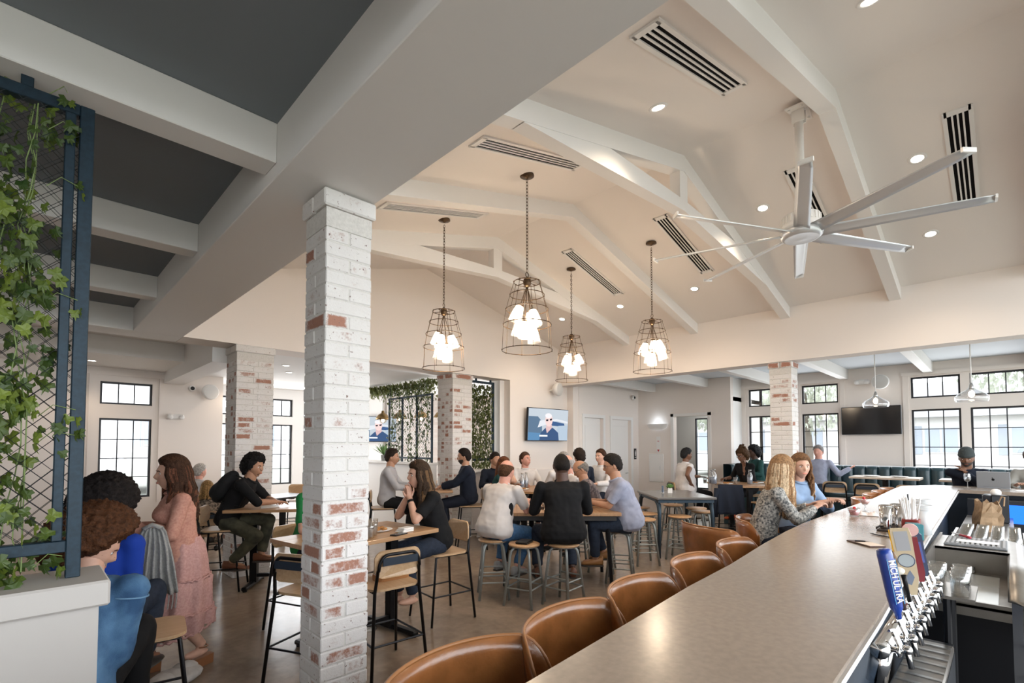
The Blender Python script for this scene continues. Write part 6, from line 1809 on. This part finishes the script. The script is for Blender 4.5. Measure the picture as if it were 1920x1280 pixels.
def trellis(label, loc, rz, w_, h_, post, wires=True, mid=0, feet=.16, step=.058, double=True, top_tabs=True, wr=.0010):
    """steel frame in local xz plane, origin at bottom centre"""
    t = thing('trellis_panel', label, 'trellis', loc, rz)
    p = post
    for x in [-w_ / 2 + p / 2, w_ / 2 - p / 2] + [(-w_ / 2 + w_ * (k + 1) / (mid + 1)) for k in range(mid)]:
        MB().bbox(x - p / 2, x + p / 2, -p / 2, p / 2, 0, h_, .003).build('post', M_NAVY, t)
    for z in (feet, h_ - p):
        MB().bbox(-w_ / 2 + p, w_ / 2 - p, -p / 2, p / 2, z, z + p, .003).build('rail', M_NAVY, t)
    if double:
        for x in (-w_ / 2 + p * 1.6, w_ / 2 - p * 1.6):
            MB().bbox(x - p * .35, x + p * .35, -p * .6, p * .6, feet + p, h_ - p, .003).build('inner_bar', M_NAVY, t)
    if top_tabs:
        for x in (-w_ * .22, w_ * .36): MB().bbox(x - p * .4, x + p * .4, -p * .35, p * .35, h_, h_ + .05, .003).build('ceiling_tab', M_NAVY, t)
    if wires:
        mb = MB(); z0, z1, x0, x1 = feet + p, h_ - p, -w_ / 2 + p, w_ / 2 - p
        H_ = z1 - z0; W2 = x1 - x0
        for yl in (-.02, .02):
            for sgn in (1, -1):
                k = -H_
                while k < W2:
                    # line x = x0 + k + s, z = z0 + s (or mirrored)
                    s0 = max(0, -k); s1 = min(H_, W2 - k)
                    if s1 > s0 + .01:
                        a = (x0 + k + s0, yl, z0 + s0); b = (x0 + k + s1, yl, z0 + s1)
                        if sgn < 0: a = (x0 + x1 - a[0], yl, a[2]); b = (x0 + x1 - b[0], yl, b[2])
                        mb.tube([a, b], wr, 4, cap=False)
                    k += step
        o = mb.build('wire_mesh', mat('wire_steel', (.03, .035, .04), .5, .5), t); o['kind'] = 'stuff'
    return t

# near planter wall, its white darkened in the colour to stand for shade
pl = struct('wall_planter', MB().box(-6, .215, 2.46, 2.72, 0, 1.10), mat('planter_white_shaded', (.46, .43, .40), .6))
struct('trim_%d' % tn, MB().bbox(-6, .245, 2.42, 2.76, 1.095, 1.19, .008), MATS['planter_white_shaded']); tn += 1
trellis('tall navy steel trellis panel with wire mesh in the foreground, hung from the ceiling', (-.535, 2.58, 1.191), 0, 1.40, 1.865, .045, feet=.10)
rd = random.Random(11)
iv = thing('ivy', 'trailing green ivy climbing the navy trellis in the foreground', 'ivy', (-.1, 2.58, 1.22))
# stems
for k in range(12):
    x = -.34 + .05 * k; pts = []; x_ = x
    for j in range(16):
        x_ = min(.10, x_ + rd.uniform(-.035, .035)); pts.append((x_, rd.uniform(-.04, .05), .02 + 1.76 * j / 15))
    MB().tube(pts, .0022, 5).build('stem', M_STEM, iv)
cnt = 0
def leafspot():
    while True:
        x = rd.uniform(-.14, .215); z = rd.uniform(-.02, 1.80)
        # sparser to the upper part and at the post
        if x > .10 and rd.random() > .22: continue
        if z > 1.35 and rd.random() > .72: continue
        return x, rd.uniform(-.075, .07), z
cl = [leafspot() for _ in range(46)]
for k in range(300):
    if rd.random() < .8:
        c = rd.choice(cl); p = (c[0] + rd.gauss(0, .035), c[1] + rd.gauss(0, .02), c[2] + rd.gauss(0, .035))
    else: p = leafspot()
    if p[0] > .235: continue
    s_ = rd.uniform(.036, .062)
    link('leaf', leaf_me, iv, p, leaf_rot(rd, -.6), scale=s_)
def leaf_mass(n, fn, size, m_, facing, seed=1):
    """many leaves as one mesh"""
    r_ = random.Random(seed); V = []; F = []
    from mathutils import Euler
    for k in range(n):
        p = Vector(fn(r_)); s_ = r_.uniform(*size)
        R = Euler(leaf_rot(r_, facing)).to_matrix()
        o = len(V)
        V.extend([tuple(p + R @ (Vector(v) * s_)) for v in LV]); F.extend([tuple(i + o for i in f) for f in LF])
    mb = MB(); mb.v = V; mb.f = F
    return mb
_cl2 = [leafspot() for _ in range(60)]
def nearleaf(r_):
    c = r_.choice(_cl2); return (min(.20, c[0] + r_.gauss(0, .04)), c[1] + r_.gauss(0, .02) + .02, c[2] + r_.gauss(0, .04))
o = leaf_mass(330, nearleaf, (.034, .058), M_LEAF, -.6, 21).build('foliage', M_LEAF, iv); o['kind'] = 'stuff'
o = leaf_mass(420, lambda r_: (r_.uniform(-1.1, -.14), r_.uniform(-.07, .07), r_.uniform(0, 1.8)), (.036, .062), M_LEAF, -.6, 2).build('foliage', M_LEAF, iv); o['kind'] = 'stuff'
# loose tendrils past the post
for (x, z) in ((.20, 1.72), (.215, 1.50), (.22, 1.05), (.225, .62), (.23, .52), (.20, .06), (.17, 1.86)):
    MB().tube([(.13, -.03, z - .03), (.17, -.04, z + .015), (x + .01, -.03, z)], .0016, 5).build('tendril', M_STEM, iv)
    for q in range(2): link('leaf', leaf_me, iv, (x + rd.uniform(-.01, .02), -.03, z + rd.uniform(-.05, .02)), leaf_rot(rd, -.6), scale=rd.uniform(.035, .05))

# far trellises
trellis('row of navy trellis frames with climbing ivy on the half wall beyond the column', (5.38, 8.30, 1.386), PI / 2, 1.55, 1.30, .035, mid=2, feet=.06, double=False, top_tabs=False, step=.12, wr=.0025)
iv2 = thing('ivy', 'ivy garland hanging along the ceiling edge of the far room and down its trellis', 'ivy', (5.5, 8.4, 1.4))
def g1(r_):
    y = r_.uniform(-.72, 1.9); return (.02 + r_.uniform(-.12, .12), y, 1.60 - abs(r_.gauss(0, .10)) * (1.5 - .4 * y))
o = leaf_mass(1500, g1, (.04, .075), M_LEAF2, -2.3, 3).build('foliage', M_LEAF2, iv2); o['kind'] = 'stuff'
def g2(r_):
    c = r_.choice((-.70, -.42, -.1, .25, .55)); z = r_.uniform(0, 1.5)
    return (-.12 + r_.uniform(-.06, .06), c + r_.gauss(0, .07) + .05 * math.sin(z * 6), z)
o = leaf_mass(900, g2, (.035, .065), M_LEAF2, -2.3, 4).build('foliage', M_LEAF2, iv2); o['kind'] = 'stuff'
for c in (-.70, -.42, -.1, .25, .55):
    MB().tube([(-.12, c + .05 * math.sin(z * 6), z) for z in [0, .3, .6, .9, 1.2, 1.5, 1.6]], .006, 5).build('stem', M_STEM, iv2)
tr3 = trellis('narrow navy trellis packed with ivy between the column and the back wall', (6.42, 7.33, 1.246), 0, .66, 1.74, .045, feet=.16, double=False, step=.10, wr=.0025)
iv3 = thing('ivy', 'dense ivy filling the narrow trellis by the back wall', 'ivy', (6.42, 7.33, 1.25))
o = leaf_mass(2300, lambda r_: (r_.uniform(-.34, .24) + .03 * math.sin(r_.random() * 6), r_.uniform(-.09, .07), r_.uniform(.0, 1.66)), (.035, .065), M_LEAF2, -2.3, 5).build('foliage', M_LEAF2, iv3); o['kind'] = 'stuff'
for c in (-.2, 0, .15): MB().tube([(c + .03 * math.sin(z * 7), 0, z) for z in [0, .3, .6, .9, 1.2, 1.6]], .006, 5).build('stem', M_STEM, iv3)

# ================================================================ things on tables and floors
M_CLEAR = mat_glass('clear_glass', (.95, .97, .98), .14)
M_WATER = mat_glass('water', (.80, .86, .92), .10)
def bottle(p, label, h_=.26, r=.042):
    t = thing('water_bottle', label, 'bottle', p)
    MB().lathe([(r * .95, 0), (r, .01), (r, h_ * .62), (r * .55, h_ * .80), (r * .5, h_), (r * .6, h_ + .004)], 20, cap=False).build('glass', M_CLEAR, t, True)
    MB().lathe([(0, .004), (r * .9, .004), (r * .9, h_ * .5), (0, h_ * .5)], 16, cap=False).build('water', mat('water_tint', (.30, .34, .42), .1, spec=.7), t, True)
    MB().lathe([(r * .55, h_ - .005), (r * .58, h_ + .012), (0, h_ + .012)], 14).build('stopper', M_STEEL, t, True)
def glass(p, label, h_=.13, r=.036, straw=False, fill=None):
    t = thing('drinking_glass', label, 'glass', p)
    MB().lathe([(0, .003), (r * .8, .002), (r * .82, 0), (r, h_), (r * .94, h_), (r * .76, .012), (0, .012)], 18, cap=False).build('tumbler', M_CLEAR, t, True)
    MB().lathe([(0, .013), (r * .74, .013), (r * .84, h_ * .55), (0, h_ * .55)], 14, cap=False).build('drink', fill or mat('iced_water', (.50, .47, .44), .15, spec=.7), t, True)
    if straw: MB().tube([(0, 0, .02), (r * .9, .01, h_ + .07)], .003, 6).build('straw', M_STRAW, t)
def plate(p, label, r=.11, food=None):
    t = thing('plate', label, 'plate', p)
    MB().lathe([(0, .002), (r * .6, 0), (r * .65, .004), (r, .018), (r * .97, .020), (r * .6, .008), (0, .008)], 24, cap=False).build('dish', M_WHITE, t, True)
    if food:
        rr = random.Random(int(p[0] * 100))
        for k in range(6): MB().ell((rr.uniform(-.05, .05), rr.uniform(-.05, .05), .022), (.028, .022, .016), None, 10, 7).build('food', food, t, True)
M_FOOD = mat('fried_food', (.50, .22, .06), .6, noise=.4, nscale=50)
def phone(p, rz, label, m_=None):
    t = thing('phone', label, 'phone', p, rz)
    MB().bbox(-.075, .075, -.037, .037, 0, .009, .003).build('body', m_ or M_BLACK, t)
    MB().box(-.07, .07, -.033, .033, .009, .0095).build('screen', mat('phone_screen', (.10, .11, .13), .1), t)
Z1 = .936
bottle((1.935, 3.72, Z1), 'clear water bottle on the oak table just past the slim column', .27)
glass((2.05, 3.74, Z1), 'iced glass with a straw beside the water bottle', .14, .04, True)
glass((2.13, 3.83, Z1), 'second iced glass behind the one with a straw', .14, .04)
phone((2.30, 3.70, Z1), .3, 'phone lying near the edge of the oak table')
t = thing('napkin', 'folded white napkin beside the phone on the oak table', 'napkin', (2.42, 3.80, Z1), .2)
for k in range(3): MB().bbox(-.07 + .01 * k, .07, -.05, .05 - .006 * k, .013 * k, .013 * k + .012, .005).build('fold', M_WHITE, t)
plate((2.28, 3.98, Z1), 'white plate with fried food in front of the woman in black', .11, M_FOOD)
Z2 = .956
glass((2.42, 6.12, Z2), 'water glass on the backpack man’s table'.replace('’', ''), .13, .038)
glass((2.55, 6.24, Z2), 'second water glass on the young man table', .13, .038)
t = thing('notebook', 'open white notebook under the young man hands', 'notebook', (2.14, 6.36, Z2), -.3)
for q in (-1, 1): MB().bbox(-.10, .10, q * .072 - .07, q * .072 + .07, 0, .010, .004).build('page_block', M_WHITE, t)
Z3 = .986
plate((4.58, 6.72, Z3), 'plate on the small oak table before the man in the blazer', .11, M_FOOD)
glass((4.80, 6.60, Z3), 'small white cup on the oak table by the blazer sleeve', .07, .035, False, M_WHITE)
Z4 = .901
for (x, y, lab) in ((4.62, 3.95, 'plate in front of the man in the polo'), (4.95, 3.78, 'plate in front of the man in pale blue'), (5.1, 4.35, 'plate in the middle of the group table')): plate((x, y, Z4), lab, .11, M_FOOD)
for (x, y, lab) in ((4.70, 4.15, 'water glass beside the polo sleeve'), (5.2, 4.1, 'water glass between the men at the group table')): glass((x, y, Z4), lab)
for (x, y, lab) in ((5.95, 5.75, 'water bottle in the middle of the far group table'), (6.15, 5.85, 'second water bottle on the far group table')): bottle((x, y, .981), lab, .25)
plate((5.78, 5.60, .981), 'plate before the auburn-haired woman', .12, M_FOOD)
# succulent and blue box on the grey table
t = thing('succulent', 'small green succulent in a white square pot on the grey table', 'plant', (7.62, 3.95, .921), .5)
MB().prism([(-.035, -.035), (.035, -.035), (.035, .035), (-.035, .035)], 0, .075, 'z').build('pot', M_WHITE, t)
rr = random.Random(2)
for k in range(26):
    a = 2 * PI * k / 26 * 3.1; el = .3 + 1.1 * k / 26; L = .09 - .02 * k / 26
    d = Vector((math.cos(a) * math.cos(el), math.sin(a) * math.cos(el), math.sin(el)))
    MB().tube([(0, 0, .075), Vector((0, 0, .08)) + d * L * .5, Vector((0, 0, .08)) + d * L], [.006, .013, .002], 6, flat=.5).build('leaf', mat('succulent_green', (.10, .22, .045), .5), t, True)
t = thing('menu_holder', 'blue and clear table card next to the succulent', 'card holder', (7.50, 4.02, .921), .8)
MB().bbox(-.04, .04, -.02, .02, 0, .012, .003).build('base', M_CLEAR, t); MB().bbox(-.04, .04, -.004, .004, .012, .12, .002).build('card', mat('card_blue', (.12, .20, .34), .4), t)
t = thing('potted_plant', 'green potted plant on the half wall before the white brick', 'plant', (5.40, 9.3, 1.386))
MB().lathe([(.05, 0), (.065, .12), (.06, .125), (.045, .01)], 16).build('pot', mat('grey_pot', (.3, .3, .29), .7), t, True)
for k in range(22):
    a = 2.4 * k; el = .5 + .9 * (k / 22)
    d = Vector((math.cos(a) * math.cos(el), math.sin(a) * math.cos(el), math.sin(el)))
    MB().tube([(0, 0, .12), Vector((0, 0, .12)) + d * .16, Vector((0, 0, .12)) + d * .28], [.006, .022, .003], 6, flat=.3).build('leaf', mat('plant_green', (.14, .28, .07), .5), t, True)
# striped bag on the chair, black case on the stool, shawl, floor bag
t = thing('striped_bag', 'navy and white striped pouch with tan leather base on the chair seat', 'bag', (2.07, 3.44, .661), 1.5)
nB = 6
for k in range(nB):
    z = .045 + .018 * k
    MB().prism([(p[0], p[1]) for p in rrect(.13 - .004 * k, .27 - .005 * k, .05, 4)], z, z + .0178, 'z').build('stripe', mat('stripe_navy', (.02, .03, .06), .8) if k % 2 else M_WHITE, t)
MB().prism(rrect(.14, .28, .05, 4), 0, .045, 'z').build('leather_base', mat('tan_bag_leather', (.36, .16, .05), .45), t)
MB().tube([(.06, .10, .05), (.15, .12, .03), (.17, .02, .035), (.12, -.06, .03)], .008, 6, flat=.6).build('strap', mat('strap_dark', (.05, .03, .02), .5), t)
t = thing('black_case', 'flat black case lying on the empty metal stool', 'case', (3.86, 3.70, .651), .4)
MB().bbox(-.10, .10, -.07, .07, 0, .028, .01).build('shell', M_BLACK, t)
MB().tube([(-.10, -.071, .014), (.10, -.071, .014)], .003, 5).build('zip', M_STEEL, t)
place(chairA, .50, 3.46, -.15, 'ply high chair standing between the denim jacket and the woman in pink', 'chair', G1)
chairL0 = make_bar_chair(.50, .80)
C_SHAWL = cloth('grey_shawl_wool', (.36, .355, .34), noise=.2, nscale=60, bump=.5)
t = thing('shawl', 'grey fringed shawl hanging from the hands of the woman in pink', 'shawl', (.62, 4.06, .17), 1.42)
vs = []; fs = []; nx, nz = 26, 14
for j in range(nz + 1):
    for i in range(nx + 1):
        u_ = i / nx - .5; f = j / nz
        wv = .022 * math.sin(i * 1.5 + .6 * math.sin(j * .5)) * (.4 + f)
        vs.append((-.02 + wv + .015 * f, u_ * (.10 + .19 * f ** .6), .98 - .46 * f))
W_ = nx + 1
fs = [(j * W_ + i, j * W_ + i + 1, (j + 1) * W_ + i + 1, (j + 1) * W_ + i) for j in range(nz) for i in range(nx)]
o = MB().add(vs, fs).build('cloth', C_SHAWL, t, True); md = o.modifiers.new('s', 'SOLIDIFY'); md.thickness = .012
for i in range(0, nx + 1, 2):
    v = vs[nz * W_ + i]; MB().tube([v, (v[0] + .005, v[1], v[2] - .05), (v[0], v[1] + .006, v[2] - .10)], .004, 5).build('tassel', C_SHAWL, t)
MB().tube([(-.02, -.05, .975), (0, 0, 1.0), (-.02, .05, .975)], .025, 8, flat=.6).build('fold', C_SHAWL, t, True)
place(chairL0, .125, 2.98, 1.0, 'low ply chair under the person in the denim jacket', 'chair', G1)
place(chairL0, .26, 3.78, .9, 'ply high chair under the person in royal blue', 'chair', G1)
t = thing('tote_bag', 'slumped white cloth bag lying on the floor by the wedge sandals', 'bag', (.80, 4.22, 0), .4)
mb = MB(); mb.ell((0, 0, .05), (.19, .13, .055)); mb.ell((.09, .03, .07), (.09, .08, .05)); mb.ell((-.10, -.02, .06), (.09, .09, .055))
mb.build('sack', cloth('tote_canvas', (.55, .52, .49), noise=.2, nscale=15), t, True)
MB().tube([(.1, .08, .09), (.16, .13, .05), (.22, .05, .02), (.14, 0, .07)], .008, 6).build('strap', C_BLACK, t, True)
# annex: crowded table, jacket, backpack
Z6 = .976
for (x, y, h_, lab) in ((9.30, 3.92, .27, 'tall water bottle at the near end of the crowded table'), (9.42, 4.02, .25, 'second water bottle beside the first on the crowded table'), (9.72, 3.42, .26, 'water bottle in front of the woman with curls')): bottle((x, y, Z6), lab, h_, .05)
for (x, y, lab) in ((9.55, 3.62, 'short water glass beside the bottle on the crowded table'), (9.35, 4.12, 'tall iced glass by the woman in white')): glass((x, y, Z6), lab)
for (x, y, lab) in ((9.95, 3.42, 'tray of fried food on the crowded table'), (10.12, 3.28, 'second plate of food at the end of the crowded table'), (9.42, 3.75, 'bowl with salad leaves on the crowded table')): plate((x, y, Z6), lab, .13, M_FOOD)
phone((9.62, 4.30, 1.08), .6, 'phone held up by the woman in the white top')
t = thing('jacket', 'dark denim jacket hung over a high chair back', 'jacket', (8.82, 3.44, 0), .6)
vs = []; fs = []; nx, nz = 14, 12
for j in range(nz + 1):
    for i in range(nx + 1):
        u_ = i / nx - .5; f = j / nz; wv = .03 * math.sin(i * 1.1 + j * .3) * f
        vs.append((-.03 - .04 * math.sin(f * 2.6) + wv, u_ * (.40 + .08 * f), 1.02 - .52 * f))
W_ = nx + 1; fs = [(j * W_ + i, j * W_ + i + 1, (j + 1) * W_ + i + 1, (j + 1) * W_ + i) for j in range(nz) for i in range(nx)]
o = MB().add(vs, fs).build('cloth', cloth('jacket_dark_denim', (.018, .024, .04)), t, True); md = o.modifiers.new('s', 'SOLIDIFY'); md.thickness = .02
MB().tube([(-.03, .22, .95), (-.02, .25, .7), (.0, .24, .45)], [.05, .045, .04], 8).build('sleeve', MATS['jacket_dark_denim'], t, True)
t = thing('backpack', 'black backpack standing on the floor by the crowded table', 'backpack', (9.42, 3.38, 0), .6)
mb = MB(); mb.ell((0, 0, .21), (.13, .15, .21)); mb.ell((.09, 0, .15), (.07, .12, .13)); mb.build('body', MATS['backpack_black'], t, True)
MB().tube([(-.05, 0, .40), (-.03, 0, .46), (.03, 0, .46), (.05, 0, .40)], .01, 6).build('handle', MATS['backpack_black'], t, True)
for (x, y, lab) in ((11.0, 1.75, 'place setting with white napkins on the pale table'), (11.05, 1.35, 'second place setting on the pale table')):
    plate((x, y, 1.141), lab, .13)
for (x, y, lab) in ((11.0, .5, 'place setting on the second pale table'),): plate((x, y, 1.141), lab, .13)
# far room furniture
table_T('small dark cafe table in the far room behind the slim column', (3.35, 9.3), .3, .8, .7, .80, mat('dark_table_top', (.05, .045, .045), .4))
for (x, y, rz, lab) in ((2.9, 9.75, -.5, 'dark chair at the far room cafe table'), (3.75, 9.75, -2.2, 'second dark chair at the far room cafe table'), (6.9, 9.2, 1, 'high chair behind the half wall of the far room')):
    place(chairA, x, y, rz, lab, 'chair', G1)

chairL = make_bar_chair(.46, .80)
for (x, y, rz, lab) in ((1.84, 8.0, 1.2, 'low dark chair under the blond child'), (2.07, 9.64, .4, 'low dark chair under the white-haired person')):
    place(chairL, x, y, rz, lab, 'chair', G1)
place(chairB, 9.75, 2.70, .2, 'ply high chair under the person in the dark cap', 'chair', G1)

t = thing('floor_outlet', 'round metal floor outlet cover under the oak table', 'outlet', (2.30, 4.22, 0))
MB().lathe([(0, .004), (.07, .004), (.085, .001), (.085, 0)], 28, cap=False).build('cover', M_STEEL, t, True)
MB().lathe([(0, .006), (.02, .006), (.022, .004)], 14, cap=False).build('cap', M_GREYMETAL, t, True)
# ================================================================ outside
M_LAWN = mat('pale_lawn', (.27, .28, .24), .9, noise=.3, nscale=1.5)
g_ = MB().box(-60, 80, -60, 90, -.5, -.4).build('ground_outside', M_LAWN, kind='structure')
def house(label, loc, rz, w_, h_, n):
    t = thing('house', label, 'house', loc, rz)
    MB().box(-w_ / 2, w_ / 2, 0, 6, 0, h_).build('wall', mat('pale_house_wall', (.62, .60, .60), .8), t)
    MB().prism([(-w_ / 2 - .5, h_), (w_ / 2 + .5, h_), (w_ / 2 - 1.5, h_ + 1.8), (-w_ / 2 + 1.5, h_ + 1.8)], -.6, 6.6, 'y').build('roof', mat('grey_shingle', (.40, .40, .42), .9), t)
    for k in range(n):
        x = -w_ / 2 + w_ * (k + .5) / n
        f = MB().box(x - .7, x + .7, -.06, 0, 1.1, 2.5).build('window', mat('house_window_frame', (.45, .45, .46), .6), t)
        for q in (-.35, .35): MB().box(x + q - .30, x + q + .30, -.08, -.05, 1.18, 2.42).build('pane', mat('house_window_pane', (.30, .34, .40), .3), f)
        for q in (-.95, .95): MB().box(x + q - .18, x + q + .18, -.05, 0, 1.05, 2.55).build('shutter', mat('house_shutter', (.28, .31, .36), .7), t)
house('pale single-storey house with shutters across the lawn beyond the annex', (34, 4, .2), -PI / 2, 26, 3.0, 8)
house('pale building seen through the aisle window', (2.5, 26, .6), 0, 14, 5.2, 4)
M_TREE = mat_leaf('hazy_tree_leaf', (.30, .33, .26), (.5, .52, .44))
for i, (x, y, z, r, lab) in enumerate([(22, 5.5, 4.2, 2.0, 'hazy leafy tree outside the annex windows by the pier'), (24, 9.5, 4.5, 2.4, 'second hazy tree outside the annex corner'), (25, -.8, 5.2, 2.2, 'hazy tree outside the wide annex window')]):
    t = thing('tree', lab, 'tree', (x, y, -.4))
    MB().tube([(0, 0, 0), (.1, 0, 2), (0, .1, z)], [.18, .14, .06], 8).build('trunk', mat('bark', (.12, .10, .08), .9), t, True)
    def crown(r_, z=z, r=r):
        d = Vector((r_.gauss(0, 1), r_.gauss(0, 1), r_.gauss(0, 1))).normalized() * r * r_.random() ** .4
        return (d.x, d.y, z + d.z * .8)
    o = leaf_mass(900, crown, (.16, .32), M_TREE, 0, 30 + i).build('crown', M_TREE, t); o['kind'] = 'stuff'
t = thing('parked_car', 'pale car parked outside the annex window behind the woman in blue', 'car', (19, 4.4, -.4), PI / 2)
MB().prism([(-2.1, .35), (2.1, .35), (2.15, .8), (1.2, .95), (.7, 1.4), (-.9, 1.42), (-1.6, .95), (-2.15, .85)], -.85, .85, 'y').build('body', mat('car_silver', (.35, .36, .38), .3, .3), t)
MB().prism([(1.05, .97), (.62, 1.34), (-.82, 1.36), (-1.4, .97)], -.86, .86, 'y').build('windows', mat('car_glass', (.10, .12, .14), .1), t)
for x in (-1.35, 1.35):
    for y in (-.8, .8): MB().lathe([(.32, -.1), (.32, .1)], 20, (x, y, .32), Matrix.Rotation(PI / 2, 3, 'X')).build('wheel', mat('tyre', (.03, .03, .03), .8), t)
# unseen lamp added inside the corridor to brighten its doorway
t = thing('downlight', 'unseen flush lamp added to brighten the corridor doorway', 'downlight', (12.5, 5.5, 2.749))
MB().lathe([(.09, -.02), (.11, 0)], 20).build('trim_ring', M_WHITE, t, True)
MB().lathe([(.0, -.022), (.085, -.022)], 20, cap=False).build('lens', M_LAMP, t)
l = bpy.data.lights.new('corridor_fill', 'POINT'); l.energy = 14; l.color = (.95, .97, 1); l.shadow_soft_size = .1
o = bpy.data.objects.new('corridor_fill', l); COL.objects.link(o); o.location = (12.5, 5.5, 2.62)
